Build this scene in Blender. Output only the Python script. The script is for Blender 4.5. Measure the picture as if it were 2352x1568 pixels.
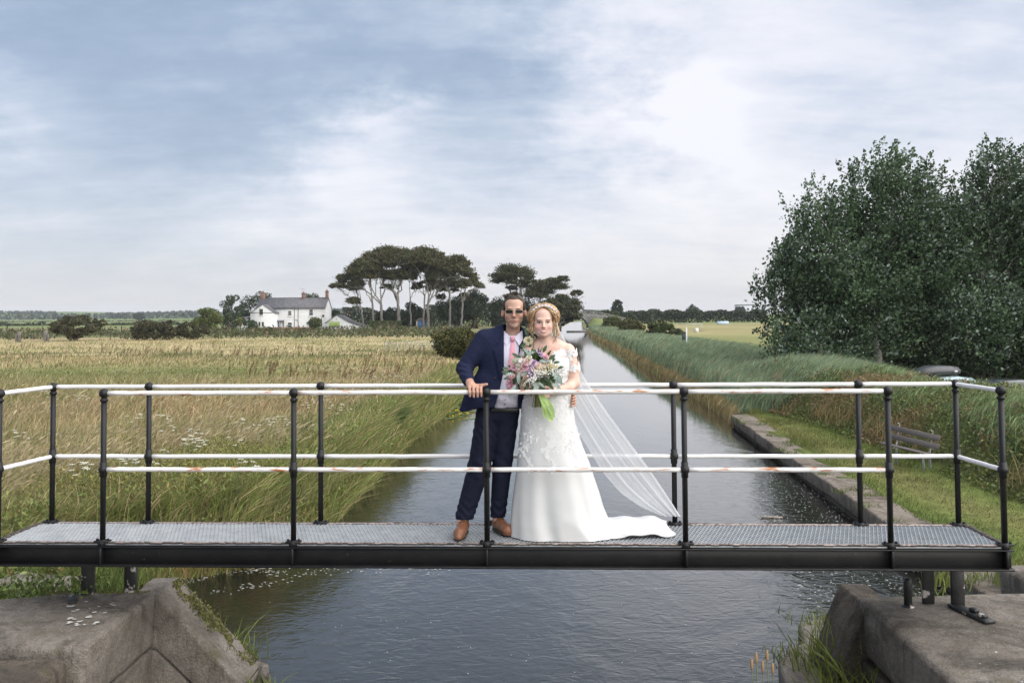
import bpy, bmesh, math, random
import numpy as np
from mathutils import Vector, Matrix, noise as mnoise

for _o in list(bpy.data.objects):
    bpy.data.objects.remove(_o)
SC = bpy.context.scene
COL = SC.collection
R = math.radians

# ---------------------------------------------------------------- camera
EYE = 1.67
cam_d = bpy.data.cameras.new('camera')
cam = bpy.data.objects.new('camera', cam_d)
COL.objects.link(cam)
cam_d.sensor_width = 36.0
cam_d.lens = 30.6
PITCH = R(2.0)
cam_d.shift_y = -0.0562
cam_d.clip_start = 0.1
cam_d.clip_end = 9000
CAM_ROT = Matrix.Rotation(R(90) + PITCH, 3, 'X') @ Matrix.Rotation(R(-0.38), 3, 'Z')
cam.matrix_world = Matrix.Translation((0, 0, EYE)) @ CAM_ROT.to_4x4()
SC.camera = cam

# ---------------------------------------------------------------- sky, sun, exposure
SC.view_settings.view_transform = 'Standard'
SC.view_settings.look = 'None'
SC.view_settings.gamma = 1.0
SC.view_settings.use_curve_mapping = False
EXPO = 2.05
SC.view_settings.exposure = EXPO
SUN_DIR = Vector((0.74, -0.42, 0.80)).normalized()      # towards the sun
sun_d = bpy.data.lights.new('sun', 'SUN')
sun_d.energy = 1.5
sun_d.angle = R(105)
sun_d.color = (1.0, 0.955, 0.90)
sun = bpy.data.objects.new('sun', sun_d)
sun.rotation_euler = SUN_DIR.to_track_quat('Z', 'Y').to_euler()
sun.location = (20, -10, 40)
COL.objects.link(sun)


def pixdir(px, py):
    """direction of a pixel of the photograph (2352 wide) in the world"""
    v = CAM_ROT @ Vector((px - 1176.0, -(py - 784.0) - 0.0562 * 2352, -30.6 / 36 * 2352))
    return v.normalized()


def at(px, py, d):
    """the point seen at a pixel of the photograph, d metres along the canal"""
    v = pixdir(px, py)
    t = d / v.y
    return Vector((v.x * t, d, EYE + v.z * t))


def gp(px, py, z):
    """the point seen at a pixel that stands at height z"""
    v = pixdir(px, py)
    t = (z - EYE) / v.z
    return Vector((v.x * t, v.y * t, z))


W = bpy.data.worlds.new('World')
SC.world = W
W.use_nodes = True
wn, wl = W.node_tree.nodes, W.node_tree.links
wn.clear()


def wmath(op, a, b=None, c=None, clamp=False):
    n = wn.new('ShaderNodeMath')
    n.operation = op
    n.use_clamp = clamp
    for i, v in enumerate((a, b, c)):
        if v is None:
            continue
        if isinstance(v, (int, float)):
            n.inputs[i].default_value = v
        else:
            wl.new(v, n.inputs[i])
    return n.outputs[0]


tc = wn.new('ShaderNodeTexCoord')
nrm = wn.new('ShaderNodeVectorMath'); nrm.operation = 'NORMALIZE'
wl.new(tc.outputs['Generated'], nrm.inputs[0])
sep = wn.new('ShaderNodeSeparateXYZ')
wl.new(nrm.outputs[0], sep.inputs[0])
sx, sy, sz = sep.outputs
zup = wmath('MAXIMUM', sz, 0.0)
den = wmath('ADD', zup, 0.22)
cxn = wmath('DIVIDE', sx, den)
cyn = wmath('DIVIDE', sy, den)


def wnoise(fx, fy, scale, detail, rough, dist, off=0.0):
    cmb = wn.new('ShaderNodeCombineXYZ')
    wl.new(wmath('MULTIPLY', cxn, fx), cmb.inputs[0])
    wl.new(wmath('MULTIPLY', cyn, fy), cmb.inputs[1])
    cmb.inputs[2].default_value = off
    t = wn.new('ShaderNodeTexNoise')
    t.inputs['Scale'].default_value = scale
    t.inputs['Detail'].default_value = detail
    t.inputs['Roughness'].default_value = rough
    t.inputs['Distortion'].default_value = dist
    wl.new(cmb.outputs[0], t.inputs['Vector'])
    return t.outputs['Fac']


n_big = wnoise(0.9, 1.15, 1.5, 9, 0.55, 0.35, 3.7)
n_wisp = wnoise(0.55, 2.2, 2.1, 10, 0.62, 0.5, 11.2)
n_fine = wnoise(1.0, 2.0, 6.5, 9, 0.62, 0.3, 7.9)


wt_ = wn.new('ShaderNodeTexNoise')
wt_.inputs['Scale'].default_value = 5.0; wt_.inputs['Detail'].default_value = 9; wt_.inputs['Roughness'].default_value = 0.66
wmp = wn.new('ShaderNodeMapping'); wmp.inputs['Scale'].default_value = (1, 1, 2.0)
wl.new(nrm.outputs[0], wmp.inputs[0]); wl.new(wmp.outputs[0], wt_.inputs['Vector'])
wsub = wn.new('ShaderNodeVectorMath'); wsub.operation = 'SUBTRACT'
wl.new(wt_.outputs['Color'], wsub.inputs[0]); wsub.inputs[1].default_value = (.5, .5, .5)
wsc = wn.new('ShaderNodeVectorMath'); wsc.operation = 'SCALE'; wsc.inputs['Scale'].default_value = 0.32
wl.new(wsub.outputs[0], wsc.inputs[0])
wad = wn.new('ShaderNodeVectorMath'); wad.operation = 'ADD'
wl.new(nrm.outputs[0], wad.inputs[0]); wl.new(wsc.outputs[0], wad.inputs[1])
wrp = wn.new('ShaderNodeVectorMath'); wrp.operation = 'NORMALIZE'
wl.new(wad.outputs[0], wrp.inputs[0])
n_puff = wt_.outputs['Fac']


def blob(px, py, theta, w):
    d = pixdir(px, py)
    dt = wn.new('ShaderNodeVectorMath'); dt.operation = 'DOT_PRODUCT'
    wl.new(wrp.outputs[0], dt.inputs[0])
    dt.inputs[1].default_value = d
    m = wmath('MAXIMUM', dt.outputs['Value'], 0.0)
    return wmath('MULTIPLY', wmath('POWER', m, 1.0 / theta ** 2), w)


val = wmath('MULTIPLY_ADD', n_big, 0.72, 0.10)
val = wmath('MULTIPLY_ADD', n_wisp, 0.46, wmath('SUBTRACT', val, 0.23))
val = wmath('MULTIPLY_ADD', n_fine, 0.34, wmath('SUBTRACT', val, 0.17))
val = wmath('MULTIPLY_ADD', n_puff, 0.70, wmath('SUBTRACT', val, 0.35))
for b in ((1750, 120, 0.13, 0.40), (1480, 40, 0.09, 0.16), (2260, 150, 0.16, 0.24), (2120, 60, 0.05, -0.12), (1610, 300, 0.035, 0.55), (1680, 370, 0.05, 0.22),
          (885, 290, 0.026, 0.22), (760, 405, 0.05, 0.32), (1000, 455, 0.09, 0.22), (1350, 470, 0.11, 0.18),
          (560, 480, 0.09, 0.12), (60, 305, 0.032, 0.22), (1850, 500, 0.10, 0.12),
          (250, 120, 0.24, -0.09), (1000, 230, 0.09, -0.13), (1270, 260, 0.09, -0.22), (350, 330, 0.12, -0.15), (1830, 340, 0.07, -0.24),
          (700, 200, 0.12, -0.10), (1180, 350, 0.06, -0.08)):
    val = wmath('ADD', val, blob(*b))
low = wmath('DIVIDE', wmath('SUBTRACT', zup, 0.10), 0.11)
val = wmath('MULTIPLY_ADD', wmath('POWER', 2.718, wmath('MULTIPLY', wmath('MULTIPLY', low, low), -1.0)), 0.27, val)
val = wmath('MULTIPLY_ADD', val, 0.86, 0.03)
ramp = wn.new('ShaderNodeValToRGB')
er = ramp.color_ramp
er.elements[0].position = 0.10; er.elements[0].color = (0.275, 0.365, 0.505, 1)
er.elements[1].position = 1.0; er.elements[1].color = (0.95, 0.95, 1.0, 1)
for p, c in ((0.32, (0.365, 0.460, 0.610, 1)), (0.50, (0.50, 0.585, 0.715, 1)), (0.66, (0.66, 0.715, 0.83, 1)), (0.82, (0.82, 0.84, 0.92, 1))):
    e = er.elements.new(p); e.color = c
wl.new(val, ramp.inputs[0])
# pale air towards the horizon
hz = wmath('POWER', 2.718, wmath('MULTIPLY', zup, -11.0))
hz = wmath('MULTIPLY', hz, 0.92)
hmix = wn.new('ShaderNodeMix'); hmix.data_type = 'RGBA'
wl.new(hz, hmix.inputs['Factor'])
wl.new(ramp.outputs[0], hmix.inputs['A'])
hmix.inputs['B'].default_value = (0.79, 0.76, 0.755, 1)
sky = wn.new('ShaderNodeTexSky')
sky.sky_type = 'NISHITA'
sky.sun_disc = False
sky.sun_elevation = math.asin(SUN_DIR.z)
sky.sun_rotation = math.atan2(SUN_DIR.x, SUN_DIR.y)
sky.dust_density = 2.0
STR = 0.10
gain = wn.new('ShaderNodeVectorMath'); gain.operation = 'SCALE'
wl.new(hmix.outputs['Result'], gain.inputs[0])
gain.inputs['Scale'].default_value = 1.0 / STR / 2 ** EXPO
cmix = wn.new('ShaderNodeMix'); cmix.data_type = 'RGBA'
cmix.inputs['Factor'].default_value = 0.95          # thin cloud nearly closes the blue sky
wl.new(sky.outputs[0], cmix.inputs['A'])
wl.new(gain.outputs[0], cmix.inputs['B'])
bg = wn.new('ShaderNodeBackground')
bg.inputs['Strength'].default_value = STR
wl.new(cmix.outputs['Result'], bg.inputs['Color'])
wo = wn.new('ShaderNodeOutputWorld')
wl.new(bg.outputs[0], wo.inputs['Surface'])

# ---------------------------------------------------------------- helpers
RNG = np.random.default_rng(7)
random.seed(7)


def unit(v):
    v = np.asarray(v, float)
    return v / (np.linalg.norm(v, axis=-1, keepdims=True) + 1e-12)


def vnoise(x, y, seed=0):
    """smooth value noise in 0..1"""
    x = np.asarray(x, float); y = np.asarray(y, float)
    xi = np.floor(x).astype(np.int64); yi = np.floor(y).astype(np.int64)
    fx = x - xi; fy = y - yi
    fx = fx * fx * (3 - 2 * fx); fy = fy * fy * (3 - 2 * fy)

    def hsh(a, b):
        h = (a * 374761393 + b * 668265263 + seed * 1442695041) & 0xFFFFFFFF
        h = ((h ^ (h >> 13)) * 1274126177) & 0xFFFFFFFF
        return ((h ^ (h >> 16)) & 0xFFFF) / 65535.0
    a = hsh(xi, yi); b = hsh(xi + 1, yi); c = hsh(xi, yi + 1); d = hsh(xi + 1, yi + 1)
    return (a * (1 - fx) + b * fx) * (1 - fy) + (c * (1 - fx) + d * fx) * fy


def fbm(x, y, seed=0, n=4):
    s = 0; a = 0.5; t = 0
    for i in range(n):
        s = s + a * vnoise(x * 2 ** i, y * 2 ** i, seed + i * 17); t += a; a *= 0.5
    return s / t


def smooth01(t):
    t = np.clip(t, 0, 1)
    return t * t * (3 - 2 * t)


# ---- materials
def mat(name, c1, c2=None, scale=5.0, rough=0.6, metal=0.0, bump=0.0, bscale=60.0, attr=False, stretch=(1, 1, 1), lo=0.35, hi=0.65,
        c3=None, scale3=20.0, lo3=0.6, hi3=0.7, spec=0.5, transl=0.0, detail=5.0, sheen=0.0, coat=0.0):
    m = bpy.data.materials.new(name)
    m.use_nodes = True
    nt = m.node_tree; N = nt.nodes; L = nt.links
    b = N['Principled BSDF']
    b.inputs['Roughness'].default_value = rough
    b.inputs['Metallic'].default_value = metal
    b.inputs['Specular IOR Level'].default_value = spec
    if sheen: b.inputs['Sheen Weight'].default_value = sheen
    if coat: b.inputs['Coat Weight'].default_value = coat
    b.inputs['Base Color'].default_value = (*c1, 1)
    tcn = N.new('ShaderNodeTexCoord'); mp = N.new('ShaderNodeMapping')
    mp.inputs['Scale'].default_value = stretch
    L.new(tcn.outputs['Object'], mp.inputs[0])
    cur = None

    def nz(sc, det=detail):
        t = N.new('ShaderNodeTexNoise')
        t.inputs['Scale'].default_value = sc; t.inputs['Detail'].default_value = det; t.inputs['Roughness'].default_value = 0.6
        L.new(mp.outputs[0], t.inputs['Vector'])
        return t.outputs['Fac']

    def rng(f, a, bb):
        r = N.new('ShaderNodeMapRange')
        r.inputs['From Min'].default_value = a; r.inputs['From Max'].default_value = bb
        L.new(f, r.inputs['Value'])
        return r.outputs['Result']

    def mixc(f, a, bb):
        x = N.new('ShaderNodeMix'); x.data_type = 'RGBA'
        L.new(f, x.inputs['Factor'])
        for v, s in ((a, 'A'), (bb, 'B')):
            if isinstance(v, tuple): x.inputs[s].default_value = (*v, 1)
            else: L.new(v, x.inputs[s])
        return x.outputs['Result']
    if attr:
        at_ = N.new('ShaderNodeAttribute'); at_.attribute_name = 'Col'
        cur = at_.outputs['Color']
        if c2 is not None:            # c1..c2 act as a tint that multiplies the attribute
            tint = mixc(rng(nz(scale), lo, hi), c1, c2)
            x = N.new('ShaderNodeMix'); x.data_type = 'RGBA'; x.blend_type = 'MULTIPLY'
            x.inputs['Factor'].default_value = 1.0
            L.new(cur, x.inputs['A']); L.new(tint, x.inputs['B'])
            cur = x.outputs['Result']
    elif c2 is not None:
        cur = mixc(rng(nz(scale), lo, hi), c1, c2)
    if c3 is not None:
        cur = mixc(rng(nz(scale3), lo3, hi3), cur if cur is not None else c1, c3)
    if cur is not None:
        L.new(cur, b.inputs['Base Color'])
    if bump:
        bp = N.new('ShaderNodeBump')
        bp.inputs['Strength'].default_value = bump
        bp.inputs['Distance'].default_value = 0.4 / bscale
        L.new(nz(bscale, 4), bp.inputs['Height'])
        L.new(bp.outputs[0], b.inputs['Normal'])
    if transl:
        tr = N.new('ShaderNodeBsdfTranslucent')
        if cur is not None: L.new(cur, tr.inputs['Color'])
        else: tr.inputs['Color'].default_value = (*c1, 1)
        ms = N.new('ShaderNodeMixShader'); ms.inputs[0].default_value = transl
        out = N['Material Output']
        L.new(b.outputs[0], ms.inputs[1]); L.new(tr.outputs[0], ms.inputs[2]); L.new(ms.outputs[0], out.inputs['Surface'])
    return m


# ---- meshes
ORG = {}


class MB:
    def __init__(self):
        self.V = []; self.F = []; self.C = []; self.n = 0

    def add(self, V, F, col=None, mi=0):
        V = np.asarray(V, float).reshape(-1, 3)
        if not isinstance(F, list): F = [F]
        for f in F:
            f = np.asarray(f, np.int64)
            if f.size == 0: continue
            if f.ndim == 1: f = f[None, :]
            self.F.append((f + self.n, mi))
        self.V.append(V); self.n += len(V)
        if col is None: col = (0.5, 0.5, 0.5)
        c = np.asarray(col, float)
        if c.ndim == 1: c = np.broadcast_to(c, (len(V), 3))
        self.C.append(c)
        return self

    def build(self, name, mats, parent=None, smooth=False, attr=False, loc=None):
        V = np.concatenate(self.V)
        org = ORG.get(parent.name, np.zeros(3)) if parent is not None else np.zeros(3)
        own = org
        if loc is not None: own = np.asarray(loc, float)
        me = bpy.data.meshes.new(name)
        me.vertices.add(len(V)); me.vertices.foreach_set('co', (V - own).astype(np.float32).ravel())
        nl = sum(f.size for f, _ in self.F); npoly = sum(len(f) for f, _ in self.F)
        me.loops.add(nl); me.polygons.add(npoly)
        me.loops.foreach_set('vertex_index', np.concatenate([f.ravel() for f, _ in self.F]).astype(np.int32))
        tot = np.concatenate([np.full(len(f), f.shape[1]) for f, _ in self.F])
        st = np.concatenate([[0], np.cumsum(tot)[:-1]])
        me.polygons.foreach_set('loop_start', st.astype(np.int32))
        if not isinstance(mats, (list, tuple)): mats = [mats]
        for m in mats: me.materials.append(m)
        if len(mats) > 1:
            me.polygons.foreach_set('material_index', np.concatenate([np.full(len(f), mi) for f, mi in self.F]).astype(np.int32))
        if smooth: me.polygons.foreach_set('use_smooth', np.ones(npoly, bool))
        me.update(calc_edges=True)
        if attr:
            ca = me.attributes.new('Col', 'FLOAT_COLOR', 'POINT')
            C = np.concatenate(self.C); C4 = np.ones((len(C), 4), np.float32); C4[:, :3] = C
            ca.data.foreach_set('color', C4.ravel())
        o = bpy.data.objects.new(name, me)
        COL.objects.link(o)
        if parent is not None:
            o.parent = parent
            o.location = own - org
        elif loc is not None:
            o.location = own
        ORG[o.name] = own
        return o


def thing(name, label, cat, loc, group=None):
    o = bpy.data.objects.new(name, None)
    COL.objects.link(o)
    o.empty_display_size = 0.2
    o.location = loc
    ORG[o.name] = np.asarray(loc, float)
    return tag(o, label, cat, group)


def tag(o, label, cat, group=None):
    o['label'] = label; o['category'] = cat
    if group: o['group'] = group
    return o


def kind(o, k):
    o['kind'] = k
    return o


def box(c, s, rz=0.0, rx=0.0, ry=0.0, ch=None):
    """chamfered box: centre, full sizes"""
    c = np.asarray(c, float); h = np.asarray(s, float) / 2
    if ch is None: ch = min(h) * 0.12
    vs = []; idx = {}
    for sx_ in (-1, 1):
        for sy_ in (-1, 1):
            for sz_ in (-1, 1):
                for ax in range(3):
                    p = np.array([sx_, sy_, sz_]) * (h - ch); p[ax] = np.array([sx_, sy_, sz_])[ax] * h[ax]
                    idx[(sx_, sy_, sz_, ax)] = len(vs); vs.append(p)
    F4 = []; F3 = []

    def orient(f):
        P = np.array([vs[i] for i in f]); n = np.cross(P[1] - P[0], P[2] - P[0])
        return f if np.dot(n, P.mean(0)) > 0 else f[::-1]
    for ax in range(3):
        o1, o2 = [a for a in range(3) if a != ax]
        for s_ in (-1, 1):
            q = []
            for (a, b) in ((-1, -1), (1, -1), (1, 1), (-1, 1)):
                k = [0, 0, 0]; k[ax] = s_; k[o1] = a; k[o2] = b
                q.append(idx[(*k, ax)])
            F4.append(orient(q))
        for a in (-1, 1):
            for b in (-1, 1):
                k1 = [0, 0, 0]; k1[ax] = -1; k1[o1] = a; k1[o2] = b
                k2 = list(k1); k2[ax] = 1
                F4.append(orient([idx[(*k1, o1)], idx[(*k1, o2)], idx[(*k2, o2)], idx[(*k2, o1)]]))
    for sx_ in (-1, 1):
        for sy_ in (-1, 1):
            for sz_ in (-1, 1):
                F3.append(orient([idx[(sx_, sy_, sz_, a)] for a in range(3)]))
    V = np.array(vs)
    M = np.array(Matrix.Rotation(rz, 3, 'Z') @ Matrix.Rotation(ry, 3, 'Y') @ Matrix.Rotation(rx, 3, 'X'))
    return V @ M.T + c, [np.array(F4), np.array(F3)]


def tube(path, rad, n=8, cap=True):
    P = np.asarray(path, float); m = len(P)
    rad = np.broadcast_to(np.asarray(rad, float), (m,))
    T = np.gradient(P, axis=0) if m > 2 else np.repeat((P[1] - P[0])[None], m, 0)
    T = unit(T)
    ref = np.array([0, 0, 1.0]) if abs(T[0][2]) < 0.9 else np.array([1.0, 0, 0])
    V = []
    a = np.linspace(0, 2 * np.pi, n, endpoint=False)
    u = unit(np.cross(T[0], ref))
    for i in range(m):
        u = unit(u - T[i] * np.dot(u, T[i])); v = np.cross(T[i], u)
        V.append(P[i] + rad[i] * (np.cos(a)[:, None] * u + np.sin(a)[:, None] * v))
    V = np.concatenate(V)
    i = np.arange(m - 1)[:, None] * n; j = np.arange(n)[None]; k = (j + 1) % n
    F = [np.stack([i + j, i + k, i + n + k, i + n + j], -1).reshape(-1, 4)]
    if cap:
        F += [np.arange(n)[::-1][None], (np.arange(n) + (m - 1) * n)[None]]
    return V, F


def grid_faces(nu, nv, wrap_v=False):
    i = np.arange(nu - 1)[:, None]; j = np.arange(nv if wrap_v else nv - 1)[None]
    k = (j + 1) % nv
    return np.stack([i * nv + j, i * nv + k, (i + 1) * nv + k, (i + 1) * nv + j], -1).reshape(-1, 4)


def ball(c, r, nu=10, nv=14, sc=(1, 1, 1)):
    t = np.linspace(0, np.pi, nu); p = np.linspace(0, 2 * np.pi, nv, endpoint=False)
    T, Pp = np.meshgrid(t, p, indexing='ij')
    V = np.stack([np.sin(T) * np.cos(Pp), np.sin(T) * np.sin(Pp), -np.cos(T)], -1).reshape(-1, 3) * r * np.array(sc)
    return V + np.asarray(c, float), [grid_faces(nu, nv, True)]


def lathe(prof, c, n=12):
    prof = np.asarray(prof, float); a = np.linspace(0, 2 * np.pi, n, endpoint=False)
    V = np.stack([prof[:, 0][:, None] * np.cos(a), prof[:, 0][:, None] * np.sin(a), np.repeat(prof[:, 1][:, None], n, 1)], -1).reshape(-1, 3)
    return V + np.asarray(c, float), [grid_faces(len(prof), n, True), np.arange(n)[::-1][None], (np.arange(n) + (len(prof) - 1) * n)[None]]


def frames(n, rng, d=None, spread=1.0):
    A = unit(rng.normal(size=(n, 3)))
    if d is not None: A = unit(np.asarray(d) + A * spread)
    B = unit(np.cross(A, rng.normal(size=(n, 3))))
    return A, B


def leaves(P, size, rng, d=None, spread=1.0, aspect=0.55):
    """diamond leaves at points P"""
    n = len(P); A, B = frames(n, rng, d, spread)
    s = (size * rng.uniform(0.7, 1.3, n))[:, None]
    C = np.cross(A, B)
    V = np.stack([P - A * s * .5, P + B * s * aspect * .5 + C * s * .08, P + A * s * .5, P - B * s * aspect * .5 + C * s * .08], 1).reshape(-1, 3)
    return V, [np.arange(4 * n).reshape(-1, 4)]


def blades(P, h, w, lean, rng, jit=0.35, seg=2):
    """curved grass blades; lean: (n,3) or 3 vector of tip offset per unit height"""
    n = len(P); h = np.broadcast_to(np.asarray(h, float), (n,)); w = np.broadcast_to(np.asarray(w, float), (n,))
    ln = np.broadcast_to(np.asarray(lean, float), (n, 3)) + rng.normal(size=(n, 3)) * jit * np.array([1, 1, 0.05])
    a = rng.uniform(0, np.pi, n)
    side = np.stack([np.cos(a), np.sin(a) * 0.5, np.zeros(n)], -1)
    rows = []
    for k in range(seg + 1):
        t = k / (seg + 0.0)
        c = P + np.stack([ln[:, 0] * h * t ** 1.7, ln[:, 1] * h * t ** 1.7, h * (t - 0.22 * t ** 3 * (np.abs(ln[:, 0]) + .2))], -1)
        if k < seg:
            ww = (w * (1 - 0.5 * t))[:, None] * 0.5
            rows += [c - side * ww, c + side * ww]
        else:
            rows += [c]
    V = np.stack(rows, 1); m = V.shape[1]
    b = (np.arange(n) * m)[:, None]
    F = []
    for k in range(seg - 1):
        F.append(b + np.array([2 * k, 2 * k + 1, 2 * k + 3, 2 * k + 2]))
    F.append(b + np.array([2 * seg - 2, 2 * seg - 1, 2 * seg]))
    return V.reshape(-1, 3), F, m


# ---- signed distance modelling for bodies and clothes
class Field:
    def __init__(self, lo, hi, h):
        self.lo = np.asarray(lo, float); self.h = h
        self.n = np.ceil((np.asarray(hi) - self.lo) / h).astype(int) + 1
        self.ax = [self.lo[i] + h * np.arange(self.n[i]) for i in range(3)]
        self.F = np.full(self.n, 0.5, np.float32)

    def _sl(self, lo, hi, mg):
        a = np.clip(np.floor((np.asarray(lo) - mg - self.lo) / self.h).astype(int), 0, self.n)
        b = np.clip(np.ceil((np.asarray(hi) + mg - self.lo) / self.h).astype(int) + 1, 0, self.n)
        if np.any(b <= a): return None, None
        s = tuple(slice(a[i], b[i]) for i in range(3))
        g = [self.ax[i][s[i]] for i in range(3)]
        return s, (g[0][:, None, None], g[1][None, :, None], g[2][None, None, :])

    def _mix(self, s, d, k, sub):
        f = self.F[s]
        if sub:
            d = -d
            hh = np.maximum(k - np.abs(f - d), 0) / max(k, 1e-6)
            self.F[s] = np.maximum(f, d) + hh * hh * k * 0.25
        else:
            hh = np.maximum(k - np.abs(f - d), 0) / max(k, 1e-6)
            self.F[s] = np.minimum(f, d) - hh * hh * k * 0.25

    def cone(self, a, b, ra, rb=None, k=0.015, sub=False):
        a = np.asarray(a, float); b = np.asarray(b, float)
        if rb is None: rb = ra
        r = max(ra, rb)
        s, g = self._sl(np.minimum(a, b) - r, np.maximum(a, b) + r, k + 3 * self.h)
        if s is None: return self
        ab = b - a; L2 = max(np.dot(ab, ab), 1e-9)
        px, py, pz = g[0] - a[0], g[1] - a[1], g[2] - a[2]
        t = np.clip((px * ab[0] + py * ab[1] + pz * ab[2]) / L2, 0, 1)
        d = np.sqrt((px - t * ab[0]) ** 2 + (py - t * ab[1]) ** 2 + (pz - t * ab[2]) ** 2) - (ra + (rb - ra) * t)
        self._mix(s, d.astype(np.float32), k, sub)
        return self

    def chain(self, pts, rads, k=0.015):
        for i in range(len(pts) - 1):
            self.cone(pts[i], pts[i + 1], rads[i], rads[i + 1], k)
        return self

    def ell(self, c, r, k=0.02, sub=False, rot=None):
        c = np.asarray(c, float); r = np.asarray(r, float) * np.ones(3)
        m = r.max() if rot is not None else r
        s, g = self._sl(c - m, c + m, k + 3 * self.h)
        if s is None: return self
        X, Y, Z = g[0] - c[0], g[1] - c[1], g[2] - c[2]
        if rot is not None:
            Rm = np.array(rot).T
            X, Y, Z = (Rm[0, 0] * X + Rm[0, 1] * Y + Rm[0, 2] * Z, Rm[1, 0] * X + Rm[1, 1] * Y + Rm[1, 2] * Z, Rm[2, 0] * X + Rm[2, 1] * Y + Rm[2, 2] * Z)
        k0 = np.sqrt((X / r[0]) ** 2 + (Y / r[1]) ** 2 + (Z / r[2]) ** 2)
        k1 = np.sqrt((X / r[0] ** 2) ** 2 + (Y / r[1] ** 2) ** 2 + (Z / r[2] ** 2) ** 2)
        d = k0 * (k0 - 1) / np.maximum(k1, 1e-6)
        self._mix(s, d.astype(np.float32), k, sub)
        return self

    def grid(self):
        return self.ax[0][:, None, None], self.ax[1][None, :, None], self.ax[2][None, None, :]

    def front(self, x, z, default=None):
        """y of the first surface met coming from the camera"""
        i = int(np.clip(round((x - self.lo[0]) / self.h), 0, self.n[0] - 1)); k = int(np.clip(round((z - self.lo[2]) / self.h), 0, self.n[2] - 1))
        c = self.F[i, :, k]; w = np.where(c < 0)[0]
        if len(w) == 0: return default
        j = w[0]
        if j == 0: return self.ax[1][0]
        return self.ax[1][j - 1] + self.h * c[j - 1] / (c[j - 1] - c[j])

    def mesh(self):
        F = self.F.copy()
        F[0] = F[-1] = 0.5; F[:, 0] = F[:, -1] = 0.5; F[:, :, 0] = F[:, :, -1] = 0.5
        ins = F < 0
        nx, ny, nz = F.shape
        c = np.zeros((nx - 1, ny - 1, nz - 1), np.int8)
        for i in (0, 1):
            for j in (0, 1):
                for k in (0, 1):
                    c += ins[i:nx - 1 + i, j:ny - 1 + j, k:nz - 1 + k]
        I, J, K = np.where((c > 0) & (c < 8))
        acc = np.zeros((len(I), 3)); cnt = np.zeros(len(I))
        cor = [(i, j, k) for i in (0, 1) for j in (0, 1) for k in (0, 1)]
        for a in cor:
            for ax in range(3):
                if a[ax]: continue
                b = list(a); b[ax] = 1
                fa = F[I + a[0], J + a[1], K + a[2]]; fb = F[I + b[0], J + b[1], K + b[2]]
                m = (fa < 0) != (fb < 0)
                t = np.where(m, fa / np.where(m, fa - fb, 1), 0)
                p = np.array(a, float)[None].repeat(len(I), 0); p[:, ax] += t
                acc[m] += p[m]; cnt[m] += 1
        V = acc / cnt[:, None] + np.stack([I, J, K], 1)
        V = V * self.h + self.lo
        ind = np.full((nx - 1, ny - 1, nz - 1), -1, np.int64); ind[I, J, K] = np.arange(len(I))
        Q = []
        for ax in range(3):
            o1, o2 = (ax + 1) % 3, (ax + 2) % 3
            sl0 = [slice(None)] * 3; sl1 = [slice(None)] * 3
            sl0[ax] = slice(0, -1); sl1[ax] = slice(1, None)
            a = ins[tuple(sl0)]; b = ins[tuple(sl1)]
            E = np.stack(np.where(a != b), 1)
            E = E[(E[:, o1] > 0) & (E[:, o2] > 0)]
            fl = ins[tuple(E.T)]
            e1 = np.zeros(3, int); e1[o1] = 1; e2 = np.zeros(3, int); e2[o2] = 1
            q = np.stack([ind[tuple((E - e1 - e2).T)], ind[tuple((E - e2).T)], ind[tuple(E.T)], ind[tuple((E - e1).T)]], 1)
            q[~fl] = q[~fl][:, ::-1]
            Q.append(q)
        Q = np.concatenate(Q)
        Q = Q[(Q >= 0).all(1)]
        return V, [Q]

    def part(self, name, m, parent, colf=None):
        V, F = self.mesh()
        mb = MB().add(V, F, None if colf is None else colf(V))
        return mb.build(name, m, parent, smooth=True, attr=colf is not None)

# ================================================================ the setting: ground, water, hills
ZW = -2.35           # canal level
LY = np.array([-60, 6.9, 7.4, 9.0, 11.0, 12.4, 13.0, 13.9, 17, 29, 34, 45, 63, 103, 151, 212, 236, 300, 420, 900])
LX = np.array([-2.9, -2.9, -3.6, -4.6, -6.1, -6.7, -5.9, -4.4, -3.6, -3.3, -2.9, -2.3, -0.9, 3.0, 6.8, 11.2, 12.6, 17, 27, 66])
RY = np.array([-60, 6.9, 7.6, 8.4, 15.2, 31.0, 33, 40.6, 63, 103, 151, 212, 236, 300, 420, 900])
RX = np.array([2.75, 2.75, 4.6, 5.82, 6.4, 7.75, 8.1, 8.5, 9.6, 11.8, 13.6, 18.2, 20.2, 24, 35, 74])


def lx(y): return np.interp(y, LY, LX)
def rx_(y): return np.interp(y, RY, RX)


XBY = np.array([0, 8, 13, 17, 22, 27, 32.5, 36, 60, 400])
XBX = np.array([12.5, 11.5, 10.3, 9.6, 9.75, 9.75, 9.3, 9.2, 11, 40])


def xbank(y): return np.interp(y, XBY, XBX)


def land(x, y):
    x = np.asarray(x, float); y = np.asarray(y, float)
    left = -1.5 + 0.78 * smooth01((9.2 - y) / 2.0) + 0.14 * (fbm(x * .15, y * .15, 3) - .5) * smooth01((y - 8) / 8)
    right = -1.95 + 1.25 * smooth01((13.0 - y) / 4.5) * smooth01((x - 5.4) / 1.5)
    t = (x - xbank(y))
    bank = 0.78 * smooth01(t / 2.2) - 0.95 * smooth01((t - 3.6) / 2.5)
    right = right + bank * smooth01((44 - y) / 8) * smooth01((y - 6) / 6)
    right = right + 0.35 * smooth01((y - 44) / 20)
    mid = (lx(y) + rx_(y)) / 2
    return np.where(x < mid, left, right)


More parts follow.
